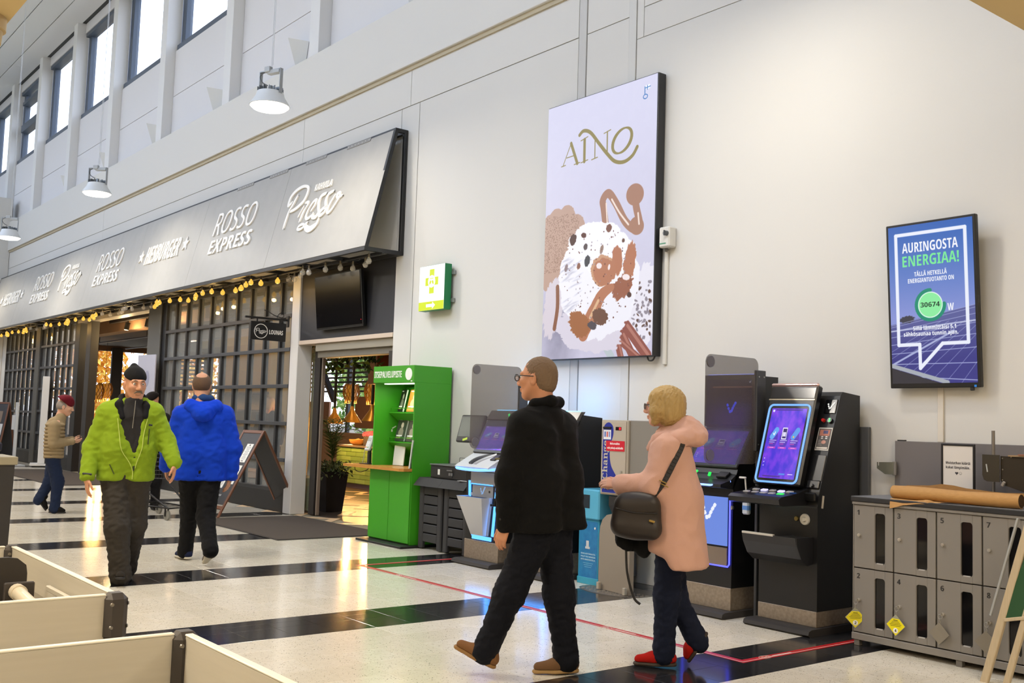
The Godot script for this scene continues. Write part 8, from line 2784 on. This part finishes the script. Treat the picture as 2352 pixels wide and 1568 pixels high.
func man_black() -> void:
	var t := fig("person in a black jacket, dark jeans and tan shoes walking left past the kiosks", Vector3(-4.475, 0, -3.972), Vector2(-0.748, -0.664))
	var J := {neck = Vector3(-0.12, 1.5, 0.0), head = Vector3(-0.178, 1.688, 0.0), face = Basis(Vector3.UP, -PI / 2 - 0.42), k = 1.06,
		sh = [Vector3(-0.24, 1.41, 0.14), Vector3(-0.03, 1.41, -0.14)], el = [Vector3(-0.315, 1.13, 0.17), Vector3(0.02, 1.12, -0.24)], wr = [Vector3(-0.325, 0.86, 0.13), Vector3(0.03, 0.88, -0.2)],
		hip = [Vector3(-0.165, 0.8, 0.06), Vector3(-0.06, 0.8, -0.06)], kn = [Vector3(-0.295, 0.46, 0.06), Vector3(-0.015, 0.44, -0.06)], an = [Vector3(-0.41, 0.17, 0.05), Vector3(0.03, 0.12, -0.06)]}
	flesh(t, J, "c48a68", 0.0042, true, [[J.wr[0] + Vector3(0, -0.015, 0), Vector3(-0.35, -1, 0.05), Vector3(0.5, -0.1, -0.8), Vector3(-0.8, 0, -0.3), 0.75], [J.wr[1] + Vector3(0, -0.015, 0), Vector3(-0.2, -1, 0), Vector3(-0.4, 0, 0.8), Vector3(-0.8, 0, 0.3), 0.6]])
	eyes(t, J.head, J.face, J.k)
	var s := Soft.new()
	s.X = Transform3D(J.face, J.head)
	s.ell(Vector3(0, 0.034, -0.022), Vector3(0.0795, 0.091, 0.1), 0.02).ell(Vector3(0, -0.02, -0.05), Vector3(0.07, 0.08, 0.07), 0.03)
	s.keep(Vector3(0, 0.045, 0.05), Vector3(0, -0.62, 1), 0.02).keep(Vector3(0, -0.085, -0.06), Vector3(0, -1, 0.25))
	for q: float in [-1.0, 1.0]:
		s.cut_ell(Vector3(q * 0.095, -0.03, 0.005), Vector3(0.03, 0.05, 0.035), 0.012)
	part(t, "hair", s.build(0.006).folds(0.003, Vector3(70, 25, 70), 2), mat("75604c", 0.9))
	glasses(t, J, "101216")
	s = Soft.new()
	var lat := Vector3(-0.6, 0, 0.8)
	for q: float in [-1.0, 1.0]:
		s.chain([Vector3(-0.125, 1.35, 0) + lat * q * 0.09, Vector3(-0.105, 1.1, 0) + lat * q * 0.1, Vector3(-0.09, 0.84, 0) + lat * q * 0.1], [0.132, 0.142, 0.142], 0.06)
	s.chain([J.sh[0], Vector3(-0.13, 1.46, 0.02), J.sh[1]], [0.085, 0.09, 0.085], 0.05)
	for i in 2:
		s.chain([J.sh[i], J.el[i], J.wr[i]], [0.088, 0.074, 0.058], 0.035)
	s.cap(Vector3(0.02, 0.98, -0.02), Vector3(0.045, 0.84, -0.02), 0.08, 0.085, 0.05)
	s.keep(Vector3(0, 0.825, 0), Vector3(0.06, -1, 0))
	part(t, "jacket", s.build(0.011).folds(0.005, Vector3(5, 7, 5), 23), cloth("0c0c0d", 0.15))
	s = Soft.new()
	s.chain([Vector3(-0.225, 1.5, 0.0), Vector3(-0.185, 1.535, 0.075), Vector3(-0.09, 1.555, 0.08), Vector3(-0.05, 1.55, 0.0), Vector3(-0.1, 1.54, -0.08), Vector3(-0.2, 1.51, -0.06)], [0.022, 0.03, 0.032, 0.032, 0.03, 0.022], 0.02)
	part(t, "collar", s.build(0.009), cloth("0a0a0b", 0.15))
	part(t, "sleeve_tab", G.new().box(Vector3(-0.382, 1.22, 0.175), Vector3(0.03, 0.012, 0.02), 0.003), mat("6d6a4c", 0.5))
	part(t, "cuff_tab", G.new().box(Vector3(-0.34, 0.885, 0.185), Vector3(0.04, 0.014, 0.008), 0.003), mat("1d1d1e", 0.5))
	part(t, "yoke_seam", G.new().tube(curve3([Vector3(-0.235, 1.33, 0.215), Vector3(-0.16, 1.335, 0.195), Vector3(-0.05, 1.32, 0.12)], 4), 0.003, 5), mat("060606", 0.8))
	trousers(t, J, "12141c", [0.107, 0.083, 0.066], 0.011, 0.007)
	shoe(t, Vector3(-0.395, 0.055, 0.05), Vector3(-0.6, 0.145, 0.03), "7a5636", "8f6a3a")
	shoe(t, Vector3(0.075, 0.018, -0.06), Vector3(-0.15, 0.012, -0.02), "6d5138", "a08050")

func glasses(t: Node3D, J: Dictionary, hex: String) -> void:
	var g := G.new()
	var b: Basis = J.face
	var k: float = J.k
	var P := func(x: float, y: float, z: float) -> Vector3: return J.head + b * (Vector3(x, y, z) * k)
	for q: float in [-1.0, 1.0]:
		var r := []
		for i in 17:
			var a := TAU * i / 16
			r.append(P.call(q * 0.033 + cos(a) * 0.026, 0.0 + sin(a) * 0.018, 0.108))
		g.tube(r, 0.0028 * k, 6)
		g.tube([P.call(q * 0.059, 0.008, 0.106), P.call(q * 0.08, 0.01, 0.05), P.call(q * 0.085, 0.006, -0.02)], 0.003 * k, 6)
	g.tube([P.call(-0.008, 0.004, 0.11), P.call(0.008, 0.004, 0.11)], 0.003 * k, 6)
	part(t, "glasses_frame", g, mat(hex, 0.3))
	var l := G.new()
	for q: float in [-1.0, 1.0]:
		l.cyl(P.call(q * 0.033, 0, 0.107), P.call(q * 0.033, 0, 0.109), 0.02 * k, 0.02 * k, 14)
	part(t, "lenses", l, glass("dfeaf2", 0.1))

func woman_pink() -> void:
	var t := fig("person with a blond bob in a long pale pink coat and red shoes walking left", Vector3(-4.356, 0, -4.666), Vector2(-0.682, -0.731))
	var J := {neck = Vector3(0.045, 1.4, 0.0), head = Vector3(-0.012, 1.552, 0.0), face = Basis(Vector3.UP, -PI / 2 - 0.15), k = 0.97,
		sh = [Vector3(0.02, 1.29, 0.15), Vector3(0.06, 1.3, -0.15)], el = [Vector3(-0.05, 1.07, 0.2), Vector3(0.0, 1.06, -0.2)], wr = [Vector3(-0.245, 1.075, 0.14), Vector3(-0.22, 1.06, -0.1)],
		hip = [Vector3(0.05, 0.78, 0.06), Vector3(0.06, 0.78, -0.06)], kn = [Vector3(0.035, 0.43, 0.05), Vector3(0.075, 0.42, -0.05)], an = [Vector3(0.024, 0.12, 0.05), Vector3(0.205, 0.18, -0.06)]}
	flesh(t, J, "cb9880", 0.0045, false, [[J.wr[0] + Vector3(-0.015, 0, 0), Vector3(-1, 0.1, -0.2), Vector3(0, -0.6, -0.8), Vector3(0, 1, -0.2), 0.6, 0.92], [J.wr[1] + Vector3(-0.015, 0, 0), Vector3(-1, 0.1, 0.3), Vector3(0, -0.6, 0.8), Vector3(0, 1, 0.2), 0.6, 0.92]])
	eyes(t, J.head, J.face, J.k)
	var s := Soft.new()
	s.X = Transform3D(J.face, J.head)
	s.ell(Vector3(0, 0.03, -0.025), Vector3(0.1, 0.1, 0.115), 0.03)
	s.ell(Vector3(0, -0.045, -0.05), Vector3(0.098, 0.085, 0.085), 0.04)
	for q: float in [-1.0, 1.0]:
		s.chain([Vector3(q * 0.07, 0.06, 0.03), Vector3(q * 0.083, -0.03, 0.025), Vector3(q * 0.07, -0.095, 0.035)], [0.035, 0.032, 0.02], 0.03)
	s.cut_ell(Vector3(0, -0.06, 0.075), Vector3(0.062, 0.1, 0.08), 0.02).keep(Vector3(0, 0.0, 0.082), Vector3(0, 0.0, 1))
	part(t, "hair", s.build(0.0065).folds(0.006, Vector3(60, 9, 60), 8), worn("9c7f4a", "c2a56c", 0.6, 0.0, 0.2, 6.0, Vector3(6, 0.6, 6)))
	glasses(t, J, "2a2426")
	s = Soft.new()
	for q: float in [-1.0, 1.0]:
		s.chain([Vector3(0.045, 1.25, q * 0.075), Vector3(0.065, 1.0, q * 0.085), Vector3(0.085, 0.62, q * 0.1)], [0.128, 0.16, 0.19], 0.06)
	s.chain([J.sh[0], Vector3(0.05, 1.35, 0.0), J.sh[1]], [0.085, 0.095, 0.085], 0.05)
	for i in 2:
		s.chain([J.sh[i], J.el[i], J.wr[i]], [0.092, 0.085, 0.06], 0.035)
	s.keep(Vector3(0.08, 0.6, 0), Vector3(0.05, -1, 0))
	s.cut_ell(Vector3(-0.05, 0.54, 0.1), Vector3(0.13, 0.15, 0.4), 0.04)
	part(t, "coat", s.build(0.0115).folds(0.006, Vector3(6, 5, 6), 33), cloth("c79d8c"))
	s = Soft.new()
	s.ell(Vector3(0.09, 1.375, 0.0), Vector3(0.145, 0.075, 0.15), 0.03, Basis(Vector3.BACK, 0.25)).ell(Vector3(0.13, 1.43, 0.0), Vector3(0.085, 0.07, 0.1), 0.05)
	s.chain([Vector3(-0.09, 1.3, 0.05), Vector3(-0.03, 1.35, 0.12), Vector3(0.1, 1.36, 0.15), Vector3(0.2, 1.37, 0.08), Vector3(0.22, 1.38, 0.0)], [0.02, 0.035, 0.04, 0.04, 0.045], 0.04)
	s.cut_ell(Vector3(-0.0, 1.5, 0.0), Vector3(0.1, 0.1, 0.085), 0.02)
	part(t, "hood", s.build(0.011).folds(0.006, Vector3(9, 9, 9), 37), cloth("c99f8f"))
	part(t, "sleeve_badge", G.new().box(Vector3(-0.03, 1.23, 0.243), Vector3(0.028, 0.038, 0.01), 0.004, Basis(Vector3.BACK, -0.2)), mat("4b4650", 0.5))
	trousers(t, J, "151b2e", [0.09, 0.072, 0.06], 0.011)
	shoe(t, Vector3(0.065, 0.02, 0.05), Vector3(-0.15, 0.014, 0.05), "a3160f", "3a2f26")
	shoe(t, Vector3(0.265, 0.17, -0.06), Vector3(0.175, 0.022, -0.06), "a3160f", "3a2f26")
	# shoulder bag, held at the hip
	var b := thing("shoulder_bag", "dark brown shoulder bag with a gold clasp on the hip of the person in pink", "bag", t.position, t.rotation.y)
	s = Soft.new()
	s.chain([Vector3(-0.22, 0.98, 0.27), Vector3(-0.07, 0.98, 0.29)], [0.05, 0.05], 0.04).chain([Vector3(-0.24, 0.84, 0.27), Vector3(-0.06, 0.83, 0.29)], [0.058, 0.058], 0.06).ell(Vector3(-0.15, 0.91, 0.28), Vector3(0.14, 0.13, 0.055), 0.05)
	part(b, "bag_body", s.build(0.01), mat("241c18", 0.5))
	part(b, "flap_edge", G.new().tube(curve3([Vector3(-0.27, 0.95, 0.325), Vector3(-0.16, 0.93, 0.345), Vector3(-0.03, 0.93, 0.335)], 4), 0.004, 6), mat("17110e", 0.5))
	part(b, "clasp", G.new().box(Vector3(-0.06, 0.885, 0.348), Vector3(0.035, 0.014, 0.01), 0.003, Basis(Vector3.BACK, -0.25)), mat("b89a56", 0.3, 0.7))
	var st := curve3([Vector3(-0.07, 1.0, 0.28), Vector3(0.0, 1.1, 0.282), Vector3(0.06, 1.22, 0.252), Vector3(0.11, 1.33, 0.19), Vector3(0.12, 1.4, 0.08)], 6)
	var bg := G.new()
	for i in st.size() - 1:
		var a: Vector3 = st[i]
		var c: Vector3 = st[i + 1]
		bg.box((a + c) * 0.5, Vector3(0.032, a.distance_to(c) * 1.1, 0.01), 0.003, bg.side(a, c) * Basis(Vector3.UP, 0.9))
	part(b, "strap", bg, mat("1d1714", 0.6))
	part(b, "buckle", G.new().box(Vector3(0.0, 1.11, 0.292), Vector3(0.05, 0.007, 0.008), 0.002, Basis(Vector3.BACK, -0.4)).box(Vector3(0.008, 1.09, 0.292), Vector3(0.05, 0.007, 0.008), 0.002, Basis(Vector3.BACK, -0.4)), mat("b89a56", 0.3, 0.7))
	var d := thing("black_pouch", "black cloth bag with a dangling strap held in front by the person in pink", "bag", t.position, t.rotation.y)
	s = Soft.new()
	s.chain([Vector3(-0.24, 0.95, 0.14), Vector3(-0.22, 0.72, 0.14)], [0.05, 0.05], 0.04).chain([Vector3(-0.12, 0.95, 0.14), Vector3(-0.11, 0.7, 0.14)], [0.05, 0.05], 0.04)
	s.keep(Vector3(-0.2, 0.69, 0.1), Vector3(-0.4, -1, 0))
	part(d, "bag_body", s.build(0.012).folds(0.006, Vector3(12, 9, 12), 3), cloth("0b0b0c", 0.1))
	part(d, "loose_strap", G.new().tube(curve3([Vector3(-0.21, 0.7, 0.16), Vector3(-0.2, 0.56, 0.16), Vector3(-0.16, 0.42, 0.15), Vector3(-0.12, 0.38, 0.15)], 5), 0.008, 6), mat("1d1c1d", 0.6))
	part(d, "handle", G.new().tube(curve3([Vector3(-0.22, 0.98, 0.14), Vector3(-0.26, 1.05, 0.13), Vector3(-0.3, 1.075, 0.12)], 5), 0.01, 6), cloth("0b0b0c", 0.1))

func cart_and_pusher() -> void:
	var t := thing("shopping_cart", "black wire shopping cart with grey castors behind the person in green", "shopping cart", Vector3(-14.0, 0, -5.1), 0.2)
	var wire := mat("232325", 0.4, 0.5)
	var g := G.new()
	# chassis
	g.tube([Vector3(-0.48, 0.16, -0.26), Vector3(0.48, 0.16, -0.17), Vector3(0.48, 0.16, 0.17), Vector3(-0.48, 0.16, 0.26), Vector3(-0.48, 0.16, -0.26)], 0.012, 8)
	for i in 6:
		g.tube([Vector3(-0.38 + i * 0.16, 0.16, -0.24 + 0.014 * i), Vector3(-0.38 + i * 0.16, 0.16, 0.24 - 0.014 * i)], 0.005, 6)
	for q: float in [-1.0, 1.0]:
		g.tube(curve3([Vector3(0.45, 0.16, q * 0.17), Vector3(0.1, 0.3, q * 0.2), Vector3(-0.3, 0.52, q * 0.24), Vector3(-0.5, 0.95, q * 0.27)], 5), 0.013, 8)
	part(t, "chassis", g, wire)
	g = G.new()
	for i in 8:
		var u := i / 7.0
		var y := 0.5 + 0.42 * u
		g.tube([Vector3(-0.42, y, -0.27), Vector3(0.46 + 0.05 * u, y + 0.05 * (1 - u), -0.19), Vector3(0.46 + 0.05 * u, y + 0.05 * (1 - u), 0.19), Vector3(-0.42, y, 0.27)], 0.005, 5)
	for i in 14:
		var x := -0.42 + i * 0.068
		for q: float in [-1.0, 1.0]:
			g.tube([Vector3(x, 0.5 + 0.05 * i / 13.0, q * (0.26 - 0.005 * i)), Vector3(x, 0.94, q * (0.27 - 0.005 * i))], 0.004, 5)
	for i in 7:
		g.tube([Vector3(-0.42, 0.5, -0.24 + i * 0.08), Vector3(0.48, 0.55, -0.17 + i * 0.057)], 0.005, 5)
	part(t, "basket", g, wire)
	part(t, "push_bar", G.new().cyl(Vector3(-0.52, 0.98, -0.28), Vector3(-0.52, 0.98, 0.28), 0.018, 0.018, 12), mat("2c2c30", 0.5))
	for q: Array in [[-0.44, -0.24], [-0.44, 0.24], [0.42, -0.16], [0.42, 0.16]]:
		var o := Vector3(q[0], 0.065, q[1])
		var c := part(t, "castor", G.new().cyl(o - Vector3(0, 0, 0.014), o + Vector3(0, 0, 0.014), 0.064, 0.064, 20).cyl(o - Vector3(0, 0, 0.018), o + Vector3(0, 0, 0.018), 0.02, 0.02, 12), mat("7c7a72", 0.6))
		part(c, "fork", G.new().box(o + Vector3(-0.015, 0.04, 0.022), Vector3(0.03, 0.11, 0.005)).box(o + Vector3(-0.015, 0.04, -0.022), Vector3(0.03, 0.11, 0.005)).box(o + Vector3(-0.015, 0.095, 0), Vector3(0.035, 0.01, 0.05)), wire)
	var p := fig("person in a dark cap and dark coat, mostly hidden behind the person in green", Vector3(-15.1, 0, -5.3), Vector2(-0.943, -0.331))
	var J := {neck = Vector3(0.0, 1.42, 0.0), head = Vector3(-0.02, 1.575, 0.02), face = Basis(Vector3.UP, -0.9) * Basis(Vector3.RIGHT, 0.35), k = 1.0,
		sh = [Vector3(-0.17, 1.32, 0.0), Vector3(0.17, 1.32, 0.0)], el = [Vector3(-0.22, 1.05, 0.05), Vector3(0.24, 1.05, 0.05)], wr = [Vector3(-0.1, 0.98, 0.25), Vector3(0.18, 1.0, 0.25)],
		hip = [Vector3(-0.09, 0.76, 0.0), Vector3(0.09, 0.76, 0.0)], kn = [Vector3(-0.09, 0.42, 0.04), Vector3(0.1, 0.42, 0.0)], an = [Vector3(-0.09, 0.1, 0.0), Vector3(0.1, 0.1, -0.06)]}
	flesh(p, J, "c08c72", 0.008, true, [[J.wr[0], Vector3(0.2, 0, 1), Vector3(0, -1, 0), Vector3(1, 0, 0), 0.6], [J.wr[1], Vector3(-0.1, 0, 1), Vector3(0, -1, 0), Vector3(-1, 0, 0), 0.6]])
	eyes(p, J.head, J.face, J.k)
	var s := Soft.new()
	s.X = Transform3D(J.face, J.head)
	s.ell(Vector3(0, 0.045, -0.02), Vector3(0.093, 0.095, 0.112), 0.02).ell(Vector3(0, 0.05, 0.1), Vector3(0.07, 0.012, 0.06), 0.02)
	s.keep(Vector3(0, 0.035, 0.0), Vector3(0, -1, -0.25))
	part(p, "cap", s.build(0.011), cloth("17110f", 0.2))
	s = Soft.new()
	for q: float in [-1.0, 1.0]:
		s.chain([Vector3(q * 0.08, 1.27, 0), Vector3(q * 0.09, 0.66, 0)], [0.12, 0.13], 0.06)
	s.chain([J.sh[0], Vector3(0, 1.37, 0), J.sh[1]], [0.08, 0.085, 0.08], 0.05)
	for i in 2:
		s.chain([J.sh[i], J.el[i], J.wr[i]], [0.08, 0.07, 0.055], 0.035)
	s.keep(Vector3(0, 0.66, 0), Vector3(0, -1, 0))
	part(p, "coat", s.build(0.018).folds(0.006, Vector3(7, 8, 7), 3), cloth("1a1a1d"))
	trousers(p, J, "17171a", [0.095, 0.075, 0.06], 0.018)
	for q: float in [-0.09, 0.1]:
		shoe(p, Vector3(q, 0.018, -0.06 if q < 0.0 else -0.12), Vector3(q, 0.012, 0.18 if q < 0.0 else 0.12), "17130f", "100e0c", 0.012)

func cafe_guest() -> void:
	var p := fig("pale-haired person in a dark coat inside the café, seen through the window grid", Vector3(-19.0, 0, -9.0), Vector2(-0.9, -0.43))
	var J := {neck = Vector3(0.0, 1.5, 0.0), head = Vector3(0.0, 1.66, 0.02), face = Basis(Vector3.UP, 2.2), k = 1.05,
		sh = [Vector3(-0.18, 1.4, 0.0), Vector3(0.18, 1.4, 0.0)], el = [Vector3(-0.24, 1.12, 0.05), Vector3(0.24, 1.12, 0.05)], wr = [Vector3(-0.2, 0.9, 0.1), Vector3(0.22, 0.9, 0.1)],
		hip = [Vector3(-0.09, 0.8, 0.0), Vector3(0.09, 0.8, 0.0)], kn = [Vector3(-0.09, 0.44, 0.04), Vector3(0.1, 0.44, 0.0)], an = [Vector3(-0.09, 0.1, 0.0), Vector3(0.1, 0.1, -0.06)]}
	flesh(p, J, "c89a80", 0.01, false, [[J.wr[0], Vector3(0.1, -1, 0), Vector3(1, 0, 0), Vector3(0, 0, 1), 0.4], [J.wr[1], Vector3(-0.1, -1, 0), Vector3(-1, 0, 0), Vector3(0, 0, 1), 0.4]])
	eyes(p, J.head, J.face, J.k)
	var s := Soft.new()
	s.X = Transform3D(J.face, J.head)
	s.ell(Vector3(0, 0.03, -0.025), Vector3(0.095, 0.1, 0.112), 0.03).ell(Vector3(0, -0.04, -0.05), Vector3(0.09, 0.09, 0.08), 0.04).keep(Vector3(0, 0.0, 0.06), Vector3(0, 0.0, 1))
	part(p, "hair", s.build(0.012).folds(0.005, Vector3(40, 12, 40), 8), mat("c2ab8e", 0.8))
	s = Soft.new()
	for q: float in [-1.0, 1.0]:
		s.chain([Vector3(q * 0.085, 1.35, 0), Vector3(q * 0.1, 0.7, 0)], [0.125, 0.14], 0.06)
	s.chain([J.sh[0], Vector3(0, 1.44, 0), J.sh[1]], [0.08, 0.085, 0.08], 0.05)
	for i in 2:
		s.chain([J.sh[i], J.el[i], J.wr[i]], [0.08, 0.07, 0.055], 0.035)
	s.keep(Vector3(0, 0.7, 0), Vector3(0, -1, 0))
	part(p, "coat", s.build(0.02).folds(0.006, Vector3(7, 8, 7), 3), cloth("2f261f"))
	trousers(p, J, "1d1a1a", [0.095, 0.075, 0.06], 0.02)
	for q: float in [-0.09, 0.1]:
		shoe(p, Vector3(q, 0.018, -0.06 if q < 0.0 else -0.12), Vector3(q, 0.012, 0.18 if q < 0.0 else 0.12), "17130f", "100e0c", 0.014)
